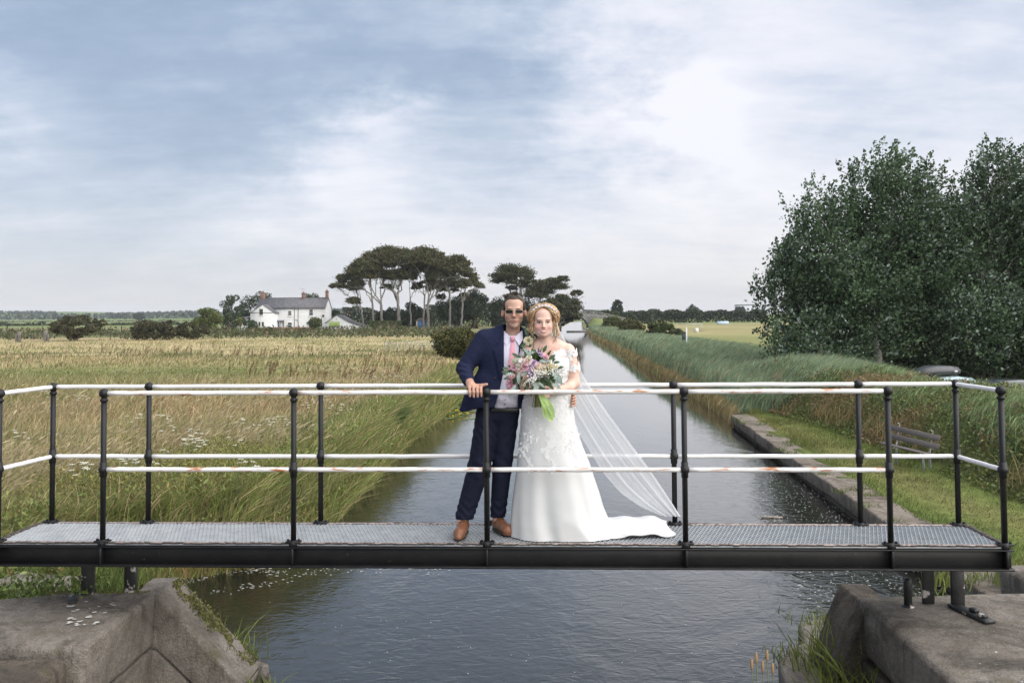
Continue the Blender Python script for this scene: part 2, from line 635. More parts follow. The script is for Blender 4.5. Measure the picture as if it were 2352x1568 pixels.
def terrain(x, y):
    z = land(x, y)
    L_ = lx(y); R_ = rx_(y)
    soft = np.where(y < 7.2, 0.05, np.where(y < 60, 0.55, 1.2))
    inside = np.minimum(x - L_, R_ - x)            # >0 over the water
    t = smooth01((inside + soft * .6) / (soft * 1.3))
    # the quay side drops straight down behind its stones
    tq = smooth01((R_ + 0.36 - x) / 0.10) * (x > (L_ + R_) / 2)
    t = np.where((y > 8.0) & (y < 31.5) & (x > (L_ + R_) / 2), tq, t)
    return z * (1 - t) + (-3.3) * t


def hue_left(x, y):
    """dry meadow: straw, russet and green drifts; the colours of the plants themselves"""
    n1 = fbm(x * .05 + 7, y * .10, 11); n2 = fbm(x * .22, y * .35, 23); n3 = fbm(x * .9, y * .9, 31, 3)
    straw = np.array([.41, .335, .195]); russ = np.array([.35, .22, .115]); gre = np.array([.185, .195, .072]); dk = np.array([.075, .098, .036])
    d = lx(y) - x                                   # distance from the water
    g = smooth01((3.2 - d) / 3.2) * .85 + smooth01((n2 - .50) / .18) * .55
    g = np.maximum(g, smooth01((n2 - .45) / .2) * .65)
    g = np.maximum(g, smooth01((17 - y) / 5) * .62)
    g = np.maximum(g, np.exp(-((y - 47 - 12 * (n1 - .5)) / 8) ** 2) * smooth01((-x - 3) / 14) * 1.0)     # lush green drift
    g = np.clip(g, 0, 1)[..., None]
    ru = (np.exp(-((y - 31) / 7.5) ** 2) * .95 + smooth01((n1 - .52) / .15) * .35)
    ru = np.clip(ru, 0, 1)[..., None]
    c = straw * (1 - ru) + russ * ru
    c = c * (1 - g) + gre * g
    dd = (np.exp(-((y - 72 - 16 * (n1 - .5)) / 10) ** 2) * smooth01((n2 - .34) / .15) * .9)[..., None]
    c = c * (1 - dd) + np.array([.085, .088, .032]) * dd
    far = smooth01((y - 118) / 25)[..., None]
    c = c * (1 - far * .65) + dk * far * .65
    return c * (0.72 + 0.56 * n3[..., None])


def hue_right(x, y):
    n2 = fbm(x * .35, y * .35, 41); n3 = fbm(x * 1.3, y * 1.3, 43, 3)
    lawn = np.array([.105, .140, .036]); worn = np.array([.20, .175, .072])
    t = x - xbank(y)
    w = np.clip(np.exp(-((t + 1.3) / .8) ** 2) * .55 + smooth01((n2 - .5) / .2) * .45, 0, 1)[..., None]
    c = lawn * (1 - w) + worn * w
    bankc = np.array([.09, .10, .04])
    b = smooth01((t + .2) / .6)[..., None] * smooth01((44 - y) / 4)[..., None]
    c = c * (1 - b) + bankc * b
    f = smooth01((y - 60) / 30)[..., None]
    fld = np.array([.26, .23, .11]) * (0.8 + .5 * fbm(x * .05, y * .04, 51)[..., None])
    grn = np.array([.17, .19, .07])
    k = np.clip(smooth01((150 - y) / 40) * .7, 0, 1)[..., None]
    c = c * (1 - f) + (fld * (1 - k) + grn * k) * f
    return c * (0.72 + 0.56 * n3[..., None])


def hue(x, y):
    mid = ((lx(y) + rx_(y)) / 2)
    return np.where((x < mid)[..., None], hue_left(x, y), hue_right(x, y))


ys = np.concatenate([np.linspace(-60, 4, 17), np.arange(4.5, 48, .33), np.geomspace(48, 320, 130), np.geomspace(335, 4200, 40)])
xs_core = np.arange(-14, 20, .33)
xs = np.concatenate([-np.geomspace(14.5, 3500, 70)[::-1], xs_core, np.geomspace(20.2, 3500, 70)])
XX, YY = np.meshgrid(xs, ys, indexing='ij')
ZZ = terrain(XX, YY)
gcol = hue(XX, YY)
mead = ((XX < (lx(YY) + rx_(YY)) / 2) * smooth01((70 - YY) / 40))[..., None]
gcol = gcol * (1 - .42 * mead)            # ground colour darker under the nearer standing grass
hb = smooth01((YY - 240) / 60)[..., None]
gcol = gcol * (1 - hb) + np.array([.16, .19, .075]) * hb
# bare gravel and path beside the lock
pth = (smooth01((7.6 - YY) / .6) * (XX < 0))[..., None]
gcol = gcol * (1 - pth) + np.array([.20, .17, .135]) * pth
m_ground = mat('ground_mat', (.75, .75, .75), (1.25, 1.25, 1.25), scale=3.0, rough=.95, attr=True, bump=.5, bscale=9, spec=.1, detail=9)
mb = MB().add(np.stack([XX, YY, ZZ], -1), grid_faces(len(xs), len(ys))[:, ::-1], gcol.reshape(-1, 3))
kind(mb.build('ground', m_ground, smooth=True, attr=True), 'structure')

# water
m_water = bpy.data.materials.new('water_mat'); m_water.use_nodes = True
nt = m_water.node_tree; N = nt.nodes; L = nt.links; b = N['Principled BSDF']
b.inputs['Base Color'].default_value = (.013, .0125, .0105, 1); b.inputs['Roughness'].default_value = .035; b.inputs['IOR'].default_value = 1.45
tcn = N.new('ShaderNodeTexCoord')
hgt = None
for sc_, st, amp, dist in ((1.1, (1, .55, 1), 1.2, .9), (4.5, (.8, 1.3, 1), .50, 1.2), (16, (.7, 1.5, 1), .085, .4)):
    mp = N.new('ShaderNodeMapping'); mp.inputs['Scale'].default_value = st
    L.new(tcn.outputs['Object'], mp.inputs[0])
    t = N.new('ShaderNodeTexNoise'); t.inputs['Scale'].default_value = sc_; t.inputs['Detail'].default_value = 3; t.inputs['Distortion'].default_value = dist
    L.new(mp.outputs[0], t.inputs['Vector'])
    ma = N.new('ShaderNodeMath'); ma.operation = 'MULTIPLY_ADD'; ma.inputs[1].default_value = amp
    L.new(t.outputs['Fac'], ma.inputs[0])
    if hgt is not None: L.new(hgt, ma.inputs[2])
    else: ma.inputs[2].default_value = 0
    hgt = ma.outputs[0]
bp = N.new('ShaderNodeBump'); bp.inputs['Strength'].default_value = .5; bp.inputs['Distance'].default_value = .032
yb_ = N.new('ShaderNodeSeparateXYZ'); L.new(tcn.outputs['Object'], yb_.inputs[0])
mr = N.new('ShaderNodeMapRange'); mr.inputs['From Min'].default_value = 9; mr.inputs['From Max'].default_value = 38; mr.inputs['To Min'].default_value = .62; mr.inputs['To Max'].default_value = .05      # calmer further up the canal
L.new(yb_.outputs[1], mr.inputs['Value']); L.new(mr.outputs['Result'], bp.inputs['Strength'])
L.new(hgt, bp.inputs['Height']); L.new(bp.outputs[0], b.inputs['Normal']); L.new(bp.outputs[0], b.inputs['Coat Normal'])
b.inputs['Coat Weight'].default_value = .48; b.inputs['Coat IOR'].default_value = 1.4; b.inputs['Coat Roughness'].default_value = .03
wys = np.concatenate([[-60], np.linspace(0, 40, 9), np.geomspace(50, 440, 14)])
WV = []
for y in wys:
    WV += [(lx(y) - 4, y, ZW), (rx_(y) + 2.0, y, ZW)]
i = np.arange(len(wys) - 1) * 2
kind(MB().add(WV, np.stack([i, i + 1, i + 3, i + 2], 1)).build('canal_water', m_water), 'structure')

# floating foam
foam = MB(); rg = np.random.default_rng(5)
def fleck(x, y, s, st=2.2):
    n = rg.integers(6, 10); a = np.sort(rg.uniform(0, 2 * np.pi, n)); r = s * rg.uniform(.55, 1.1, n)
    V = np.stack([x + r * np.cos(a) * st, y + r * np.sin(a), np.full(n, ZW + .006)], 1)
    foam.add(np.concatenate([V, [[x, y, ZW + .010]]]), np.array([[k, (k + 1) % n, n] for k in range(n)]))
for (p0, p1, n, wd, s) in (((485, 1365), (800, 1300), 80, .13, .009), ((340, 1345), (560, 1312), 90, .08, .010), ((560, 1316), (720, 1300), 70, .10, .012), ((800, 1300), (1010, 1302), 60, .16, .009)):
    A, B = gp(*p0, ZW), gp(*p1, ZW)
    for q in rg.uniform(0, 1, n):
        c = A.lerp(B, q); c.y += math.sin(q * 9 + p0[0]) * .12
        fleck(c.x + rg.normal() * wd, c.y + rg.normal() * wd, s * rg.uniform(.4, 1.7))
for q in range(520):
    p = gp(rg.uniform(1740, 2010), rg.uniform(1075, 1200), ZW)
    if vnoise(np.array(p.x * .9), np.array(p.y * .7), 4) > .42: fleck(p.x, p.y, rg.uniform(.006, .016), 1.6)
for q in range(260):
    p = gp(rg.uniform(1830, 2180), rg.uniform(1300, 1400), ZW); fleck(p.x, p.y, rg.uniform(.004, .013), 2)
for q in range(70):
    p = gp(rg.uniform(420, 1850), rg.uniform(1300, 1560), ZW); fleck(p.x, p.y, rg.uniform(.003, .008), 1.5)
m_foam = mat('foam_mat', (.36, .355, .33), (.55, .55, .53), scale=40, rough=.7)
kind(foam.build('foam', m_foam), 'stuff')
fs = box(gp(1772, 1187, ZW + .02), (.42, .03, .03), rz=R(-8), ch=.008)
tag(MB().add(*fs).build('floating_stick', mat('stick_mat', (.42, .38, .31), (.25, .21, .16), scale=30, rough=.8), loc=gp(1772, 1187, ZW + .02)),
    'pale floating stick lying on the dark water beside the quay', 'stick')

# lily pads by the left bank
lp = MB()
for q in range(330):
    a_ = rg.uniform(0, 1); y = 33.5 + a_ * 14; x = lx(y) + abs(rg.normal()) * 1.3 - .1
    r = rg.uniform(.07, .14); an = np.linspace(.3, 2 * np.pi - .1, 8) + rg.uniform(0, 6)
    V = np.stack([x + r * np.cos(an), y + r * np.sin(an), np.full(8, ZW + .008 + rg.uniform(0, .03))], 1)
    lp.add(np.concatenate([V, [[x, y, ZW + .012]]]), np.array([[k, k + 1, 8] for k in range(7)]), np.array([.15, .20, .07]) * rg.uniform(.7, 1.4))
    if rg.random() < .25:
        lp.add(*ball((x, y, ZW + .09), .035, 4, 6), col=(.75, .55, .03))
m_leafattr = mat('leaf_mat', (.8, .8, .8), (1.2, 1.2, 1.2), scale=8, rough=.55, attr=True, transl=.25, spec=.3)
m_grassattr = mat('grass_blade_mat', (.85, .85, .85), (1.15, 1.15, 1.15), scale=1.5, rough=.7, attr=True, transl=.25, spec=.2)
kind(lp.build('lily_pads', m_leafattr, attr=True), 'stuff')

# low hills far to the left with hedged fields
hx = np.linspace(-2600, 300, 90); hy = np.linspace(1050, 3300, 40)
HX, HY = np.meshgrid(hx, hy, indexing='ij')
prof = smooth01((HY - 1050) / 900)
HZ = -2 + prof * (13 + 4 * np.sin(HX * .004 + 1) + 3 * np.sin(HX * .0103) + 10 * (fbm(HX * .003, HY * .003, 5) - .5)) * smooth01((250 - HX) / 900)
hn = vnoise(np.floor(HX / 260 + .3 * vnoise(HX * .01, HY * .01, 2)), np.floor(HY / 190), 6)[..., None]
hcol = np.array([.075, .13, .055]) * (1 - hn) + np.array([.125, .165, .075]) * hn
mb = MB().add(np.stack([HX, HY, HZ], -1), grid_faces(90, 40)[:, ::-1], hcol.reshape(-1, 3))
kind(mb.build('hills', mat('hill_mat', (.9, .9, .9), (1.1, 1.1, 1.1), scale=.02, rough=1, attr=True, spec=.0), smooth=True, attr=True), 'structure')


def hill_z(x, y):
    pr = smooth01((np.asarray(y, float) - 1050) / 900)
    return -2 + pr * (13 + 4 * np.sin(x * .004 + 1) + 3 * np.sin(x * .0103) + 10 * (fbm(x * .003, y * .003, 5) - .5)) * smooth01((250 - x) / 900)

# ================================================================ lock walls in worn sandstone
def stone_mat(name, ca, cb, dark, moss=None):
    m = bpy.data.materials.new(name); m.use_nodes = True
    nt = m.node_tree; N = nt.nodes; L = nt.links; b = N['Principled BSDF']
    b.inputs['Roughness'].default_value = .93; b.inputs['Specular IOR Level'].default_value = .2
    tc_ = N.new('ShaderNodeTexCoord')
    def nz(sc, det, dist=0.0, st=(1, 1, 1)):
        mp = N.new('ShaderNodeMapping'); mp.inputs['Scale'].default_value = st
        L.new(tc_.outputs['Object'], mp.inputs[0])
        t = N.new('ShaderNodeTexNoise'); t.inputs['Scale'].default_value = sc; t.inputs['Detail'].default_value = det
        t.inputs['Roughness'].default_value = .68; t.inputs['Distortion'].default_value = dist
        L.new(mp.outputs[0], t.inputs['Vector']); return t.outputs['Fac']
    def rg_(f, a, c, lo=0.0, hi=1.0):
        r = N.new('ShaderNodeMapRange'); r.inputs['From Min'].default_value = a; r.inputs['From Max'].default_value = c
        r.inputs['To Min'].default_value = lo; r.inputs['To Max'].default_value = hi
        L.new(f, r.inputs['Value']); return r.outputs['Result']
    def mixc(f, a, c, mode='MIX'):
        x = N.new('ShaderNodeMix'); x.data_type = 'RGBA'; x.blend_type = mode
        if isinstance(f, float): x.inputs['Factor'].default_value = f
        else: L.new(f, x.inputs['Factor'])
        for v, s in ((a, 'A'), (c, 'B')):
            if isinstance(v, tuple): x.inputs[s].default_value = (*v, 1)
            else: L.new(v, x.inputs[s])
        return x.outputs['Result']
    base = mixc(rg_(nz(2.6, 8, .6), .36, .64), ca, cb)
    base = mixc(rg_(nz(1.25, 10, .9), .50, .66), base, dark)
    grain = nz(70, 9)
    gc = N.new('ShaderNodeCombineColor')
    gv = rg_(grain, .34, .66, .66, 1.30)
    for i in range(3): L.new(gv, gc.inputs[i])
    base = mixc(1.0, base, gc.outputs[0], 'MULTIPLY')
    base = mixc(rg_(nz(1.6, 8, .3, (5, 5, .45)), .52, .68, 0, .7), base, dark)
    base = mixc(rg_(nz(17, 6), .66, .70, 0, .55), base, (.46, .44, .40))
    if moss is not None: base = mixc(rg_(nz(3.1, 9, .4), .58, .70, 0, .75), base, moss)
    L.new(base, b.inputs['Base Color'])
    ma = N.new('ShaderNodeMath'); ma.operation = 'MULTIPLY_ADD'; ma.inputs[1].default_value = .35
    L.new(grain, ma.inputs[0]); L.new(nz(9, 8, .5), ma.inputs[2])
    bp2 = N.new('ShaderNodeBump'); bp2.inputs['Strength'].default_value = .9; bp2.inputs['Distance'].default_value = .055
    L.new(ma.outputs[0], bp2.inputs['Height']); L.new(bp2.outputs[0], b.inputs['Normal'])
    return m


m_stone = stone_mat('lock_stone_mat', (.165, .142, .118), (.285, .252, .218), (.072, .062, .052), (.115, .105, .05))
m_stone2 = stone_mat('lock_stone_dark_mat', (.082, .068, .055), (.15, .125, .10), (.045, .038, .030), (.10, .095, .03))
m_coping = stone_mat('coping_stone_mat', (.19, .155, .125), (.29, .25, .21), (.10, .083, .066), (.13, .13, .05))
m_moss = mat('moss_mat', (.10, .11, .03), (.17, .16, .05), scale=9, rough=1, bump=.8, bscale=60)


def stone(name, poly, z0, z1, m, parent=None, bev=.05, rough=.012, sub=2, axis='z', seed=0, loc=None, round_=None):
    """worn block: polygon (plan) between two heights; axis='y' takes (x,z) polygons between two depths"""
    bm = bmesh.new()
    f = []
    for lev in (z0, z1):
        f.append([bm.verts.new((p[0], p[1], lev) if axis == 'z' else (p[0], lev, p[1])) for p in poly])
    n = len(poly)
    bm.faces.new(f[0][::-1]); bm.faces.new(f[1])
    for i in range(n):
        bm.faces.new([f[0][i], f[0][(i + 1) % n], f[1][(i + 1) % n], f[1][i]])
    bmesh.ops.recalc_face_normals(bm, faces=bm.faces[:])
    bmesh.ops.bevel(bm, geom=bm.edges[:], offset=bev, segments=3, profile=.55, affect='EDGES', clamp_overlap=True)
    bmesh.ops.triangulate(bm, faces=bm.faces[:])
    for _ in range(sub):
        L_ = [e for e in bm.edges if e.calc_length() > .16]
        if L_: bmesh.ops.subdivide_edges(bm, edges=L_, cuts=1)
        bmesh.ops.triangulate(bm, faces=bm.faces[:])
    bm.normal_update()
    for v in bm.verts:
        p = v.co * 3.1 + Vector((seed * 5.3, 0, 0)); q = v.co * 11
        v.co += v.normal * (rough * 1.3 * mnoise.noise(p) + rough * .5 * mnoise.noise(q))
    V = np.array([v.co[:] for v in bm.verts]); F = np.array([[v.index for v in fc.verts] for fc in bm.faces])
    bm.free()
    return MB().add(V, F).build(name, m, parent, smooth=True, loc=loc)


ab = thing('lock_abutment', 'brown sandstone lock wall carrying the left end of the footbridge, white lichen spots', 'lock wall', (-3.6, 6.6, -2.3), 'stone lock walls under the bridge')
ZL = -.55
stone('stone', [(-2.90, 5.96), (-2.88, 7.15), (-3.62, 7.13), (-4.9, 6.75), (-4.9, 5.98)], ZL - .42, ZL, m_stone, ab, bev=.05, rough=.010, seed=1)
stone('stone', [(-3.02, 3.6), (-2.98, 5.93), (-4.9, 5.95), (-4.9, 3.6)], ZL - .46, ZL - .05, m_stone2, ab, bev=.075, rough=.014, seed=2)
stone('stone', [(-2.905, 6.30), (-2.90, 7.12), (-4.6, 7.0), (-4.6, 6.30)], ZL - .86, ZL - .432, m_stone, ab, bev=.022, seed=3)
stone('stone', [(-2.91, 3.6), (-2.905, 6.285), (-4.6, 6.285), (-4.6, 3.6)], ZL - .86, ZL - .475, m_stone, ab, bev=.022, seed=4)
stone('stone', [(-2.91, 3.6), (-2.90, 7.12), (-4.6, 7.1), (-4.6, 3.6)], -3.4, ZL - .872, m_stone2, ab, bev=.02, seed=5)
# sloping wing wall at the canal end: cap course and two stones below
stone('stone', [(-3.10, -.57), (-2.865, -.56), (-2.16, -1.30), (-2.38, -1.46), (-2.885, -.985), (-3.10, -.985)], 7.06, 7.55, m_stone, ab, bev=.03, axis='y', seed=6)
stone('stone', [(-3.10, -1.0), (-2.885, -1.0), (-2.60, -1.27), (-2.60, -3.2), (-3.10, -3.2)], 7.07, 7.5, m_stone, ab, bev=.012, axis='y', seed=7)
stone('stone', [(-2.59, -1.28), (-2.39, -1.475), (-2.17, -1.32), (-2.15, -3.2), (-2.59, -3.2)], 7.07, 7.5, m_stone, ab, bev=.015, axis='y', seed=8)
ms = MB(); n = 2600
t = rg.uniform(0, 1, n); top = rg.random(n) < .35
P = np.stack([np.where(top, -2.95 - t * .9, -2.86 + t * .66), np.where(top, 7.10 + rg.normal(size=n) * .022, 7.43 + rg.normal(size=n) * .06), np.where(top, ZL + .0 - np.abs(rg.normal(size=n)) * .006, -.555 - t * .70)], 1)
k = vnoise(P[:, 0] * 9, P[:, 1] * 9, 3) > .38
ms.add(*leaves(P[k], .022, rg, (0, 0, .4), 1.0, .8))
kind(ms.build('moss', m_moss, ab, smooth=True), 'stuff')
li = MB()
for k in range(46):
    px_, py_ = rg.uniform(150, 350), 0
    p = gp(px_, rg.uniform(1380, 1440), ZL + .012)
    if -3.7 < p.x < -3.02:
        n = 9; a = np.linspace(0, 2 * np.pi, n, endpoint=False); r = rg.uniform(.004, .030) * rg.uniform(.35, 1.3, n)
        V = np.stack([p.x + r * np.cos(a) * 1.2, p.y + r * np.sin(a), np.full(n, ZL + .016)], 1)
        li.add(np.concatenate([V, [[p.x, p.y, ZL + .020]]]), np.array([[j, (j + 1) % n, n] for j in range(n)]))
kind(li.build('lichen', mat('lichen_mat', (.34, .33, .30), (.52, .51, .48), scale=30, rough=.9), ab), 'stuff')

ab2 = thing('lock_abutment', 'sandstone lock wall under the right end of the footbridge, pale mortar line across its top', 'lock wall', (3.6, 6.6, -2.3), 'stone lock walls under the bridge')
ZR = -.60
stone('stone', [(2.66, 5.18), (2.76, 7.08), (4.9, 7.15), (4.9, 5.20)], ZR - .44, ZR, m_stone, ab2, bev=.065, rough=.010, seed=11)
stone('stone', [(2.55, 3.4), (2.655, 5.15), (4.9, 5.17), (4.9, 3.4)], ZR - .46, ZR - .02, m_stone, ab2, bev=.075, rough=.012, seed=12)
stone('stone', [(2.60, 3.4), (2.72, 7.06), (4.8, 7.1), (4.8, 3.4)], -3.4, ZR - .452, m_stone2, ab2, bev=.02, seed=13)
stone('stone', [(3.0, -.64), (2.775, -.64), (2.66, -.90), (2.565, -1.14), (2.62, -1.4), (3.0, -1.4)], 6.93, 7.5, m_stone2, ab2, bev=.02, axis='y', seed=14)
stone('stone', [(3.0, -1.41), (2.62, -1.41), (2.54, -1.16), (2.52, -3.2), (3.0, -3.2)], 6.94, 7.48, m_stone2, ab2, bev=.02, axis='y', seed=15)
mo = MB()
for k in range(70):
    x = 2.75 + k * .03; V, F = box((x, 5.165 + .01 * math.sin(k * 1.7), ZR - .003), (.035, .022 + .02 * abs(math.sin(k * 2.3)), .02), ch=.003)
    if math.sin(k * .9) + math.sin(k * .37) > -1.0: mo.add(V, F)
kind(mo.build('mortar_joint', mat('mortar_mat', (.50, .44, .36), (.36, .31, .25), scale=20, rough=.95, bump=.6, bscale=60), ab2), 'stuff')
li = MB()
for k in range(22):
    x, y = rg.uniform(2.85, 4.0), rg.uniform(5.3, 6.9)
    li.add(*ball((x, y, ZR + .001), rg.uniform(.004, .010), 4, 7, (1.2, 1, .4)))
kind(li.build('lichen', bpy.data.materials['lichen_mat'], ab2), 'stuff')
wl_ = MB()
stone('wing_platform', [(2.62, 8.0), (2.72, 8.45), (3.1, 8.75), (3.9, 8.75), (3.9, 7.52), (2.9, 7.52), (2.52, 7.05), (2.50, 6.2), (2.16, 6.2), (2.13, 6.9), (2.24, 7.5), (2.42, 7.85)][::-1], -3.3, -1.30, m_stone, None, bev=.05, rough=.02, seed=21, loc=(2.6, 7.6, -2.35))
tag(bpy.data.objects['wing_platform'], 'low curved stone platform at the waterline beside the right lock wall, grass growing on it', 'stone platform')
o = stone('wing_platform', [(-2.75, 8.2), (-2.5, 7.95), (-2.12, 7.62), (-1.90, 7.15), (-1.88, 6.2), (-2.12, 6.2), (-2.14, 7.1), (-2.2, 7.56), (-2.75, 7.56)][::-1], -3.3, -1.33, m_stone, None, bev=.09, rough=.05, seed=22, loc=(-2.4, 7.6, -2.35))
tag(o, 'worn rounded stone ledge at the foot of the sloping left wing wall', 'stone ledge')

# quay of coping stones along the right of the canal
quay = thing('quay_wall', 'long low stone quay edging the mown grass on the right of the canal', 'quay wall', (6.9, 20, ZW))
qy = 10.2; k = 0
while qy < 31:
    ln_ = 1.12 + .35 * vnoise(np.array(k * 1.3), np.array(.5), 3)
    y0, y1 = qy + .02, min(qy + ln_ - .02, 31.2)
    xa, xb_ = rx_(y0), rx_(y1)
    wv = .70 + .10 * vnoise(np.array(k * 2.1), np.array(.2), 5)
    zt = -1.95 + .05 * (vnoise(np.array(k * 1.9), np.array(.7), 8) - .5)
    stone('coping_stone', [(xa, y0), (xb_, y1), (xb_ + wv, y1), (xa + wv, y0)], zt - .30, zt, m_coping, quay, bev=.045, rough=.015, sub=1, seed=30 + k)
    qy += ln_; k += 1
stone('quay_face', [(rx_(10.2) + .06, 10.2), (rx_(31) + .06, 31), (rx_(31) + .5, 31), (rx_(10.2) + .5, 10.2)], -3.2, -2.27, m_stone2, quay, bev=.02, rough=.02, sub=3, seed=60)
p = gp(2335, 1345, -1.35)
o = stone('stone_block', [(5.15, 8.35), (5.15, 9.35), (6.3, 9.5), (6.3, 8.3)], -2.2, -1.02, m_stone, None, bev=.07, rough=.02, seed=70, loc=(5.7, 8.9, -2.2))
tag(o, 'squared mossy stone block in the grass beyond the right lock wall', 'stone block')
o = stone('stone_slab', [(-4.35, 7.45), (-4.08, 8.35), (-4.75, 8.55), (-5.1, 7.5)], -1.05, -.78, m_stone, None, bev=.04, rough=.015, seed=71, loc=(-4.6, 7.9, -1.0))
tag(o, 'flat stone slab sticking out of weeds below the left end of the bridge', 'stone slab')

# ================================================================ the footbridge
BY = R(2.3)
BE = np.array([math.cos(BY), -math.sin(BY), 0]); BN = np.array([math.sin(BY), math.cos(BY), 0])
BO = np.array([-.195, 6.40, 0.0]); BW = .64
UL, UR = -3.70, 3.73


def bp_(u, v, z): return BO + BE * u + BN * v + np.array([0, 0, z])


m_black = mat('black_paint_mat', (.008, .008, .009), (.014, .0135, .0135), scale=9, rough=.42, bump=.12, bscale=70, c3=(.12, .095, .08), scale3=38, lo3=.66, hi3=.76, spec=.3)
m_white = mat('white_paint_mat', (.80, .79, .78), (.70, .68, .66), scale=7, rough=.42, bump=.05, bscale=60, c3=(.42, .17, .055), scale3=26, lo3=.67, hi3=.80, stretch=(.35, 1.6, 1.6))
m_white2 = mat('white_paint_rusty_mat', (.80, .79, .78), (.68, .65, .62), scale=7, rough=.45, bump=.08, bscale=60, c3=(.40, .15, .045), scale3=19, lo3=.545, hi3=.66, stretch=(.35, 1.5, 1.9))
m_grate = mat('galvanised_mat', (.27, .285, .30), (.36, .375, .385), scale=12, rough=.5, metal=.35, c3=(.50, .51, .52), scale3=60, lo3=.62, hi3=.7)
m_rust = mat('rust_edge_mat', (.33, .24, .205), (.36, .32, .30), scale=14, rough=.85, bump=.5, bscale=90, c3=(.06, .05, .045), scale3=30, lo3=.5, hi3=.6)
m_flake = mat('flaking_paint_mat', (.014, .014, .014), (.03, .03, .03), scale=6, rough=.5, bump=.5, bscale=40, c3=(.55, .50, .46), scale3=9, lo3=.58, hi3=.62)
br = thing('footbridge', 'narrow steel footbridge with black posts, white rails and grey grating across the canal', 'footbridge', bp_(0, .3, -.2))
# grating: two sets of crossing bars on a plate
g = MB()
npl = 4
pl = box(bp_((UL + UR) / 2, BW / 2, -.0145), (UR - UL, BW - .01, .012), rz=-BY, ch=.002)
MB().add(*pl).build('deck_plate', m_grate, br)
for s in (-1, 1):
    for k in range(-8, 250):
        u0 = UL + k * .031; u1 = u0 + s * .22 + (0 if s > 0 else .22)
        if s < 0: u0 += .22; u1 = u0 - .22
        a, b2 = bp_(u0, .012, -.006), bp_(u1, BW - .012, -.006)
        ua, ub = u0, u1
        t0, t1 = 0.0, 1.0
        for (lo_, hi_) in ((UL + .01, UR - .01),):
            du = ub - ua
            ta, tb = (lo_ - ua) / du, (hi_ - ua) / du
            t0, t1 = max(t0, min(ta, tb)), min(t1, max(ta, tb))
        if t1 <= t0: continue
        A = a + (b2 - a) * t0; B = a + (b2 - a) * t1
        d = unit(B - A); w = np.array([-d[1], d[0], 0]) * .0035; up = np.array([0, 0, .0035 + .0008 * s])
        dn = np.array([0, 0, -.006])
        V = np.array([A - w + dn, A + w + dn, B + w + dn, B - w + dn, A - w + up, A + w + up, B + w + up, B - w + up])
        g.add(V, np.array([[4, 5, 6, 7], [0, 4, 7, 3], [1, 2, 6, 5]]))
kind(g.build('grating_bars', m_grate, br), 'stuff')
# rusty flat strip and a fine welded lip along the edges
m_lip = mat('weld_lip_mat', (.03, .028, .027), (.10, .075, .06), scale=40, rough=.8)
for v_, v2 in ((.020, .004), (BW - .020, BW - .004)):
    MB().add(*box(bp_((UL + UR) / 2, v_, -.0005), (UR - UL, .034, .006), rz=-BY, ch=.001)).build('deck_edge', m_rust, br)
    e = MB()
    u = UL
    while u < UR:
        w_ = .035 + .03 * random.random()
        e.add(*box(bp_(u + w_ / 2, v2 + random.uniform(-.003, .003), -.002 + random.uniform(-.003, .003)), (w_ * 1.05, .009, .012), rz=-BY + random.uniform(-.10, .10), ch=.003))
        u += w_
    kind(e.build('weld_lip', m_lip, br), 'stuff')
for u_ in (UL + .02, UR - .02):
    e = MB()
    for k in range(22):
        e.add(*box(bp_(u_ + random.uniform(-.012, .012), .03 + k * .027, .002), (.034, .026, .014), rz=-BY + random.uniform(-.3, .3), ch=.004))
    kind(e.build('weld_lip', m_lip, br), 'stuff')


def channel(v, name):
    c = MB(); ln_ = UR - UL + .04; uc = (UL + UR) / 2
    s = -1 if v < BW / 2 else 1
    c.add(*box(bp_(uc, v, -.098), (ln_, .012, .13), rz=-BY, ch=.002))
    c.add(*box(bp_(uc, v + s * .022, -.030), (ln_, .056, .010), rz=-BY, ch=.003))
    c.add(*box(bp_(uc, v + s * .026, -.166), (ln_, .064, .014), rz=-BY, ch=.004))
    return c.build(name, m_black, br)


channel(.035, 'girder'); channel(BW - .035, 'girder')
for u_ in (UL + .03, -1.9, 0, 1.9, UR - .03):
    MB().add(*box(bp_(u_, BW / 2, -.10), (.05, BW - .09, .10), rz=-BY, ch=.004)).build('cross_beam', m_black, br)
PF = [-2.865, -1.43, 0.0, 1.44, 2.90]
PB = [-3.60, -2.80, -1.385, .03, 1.45, 2.90, 3.655]
ZT, ZM = 1.10, .535


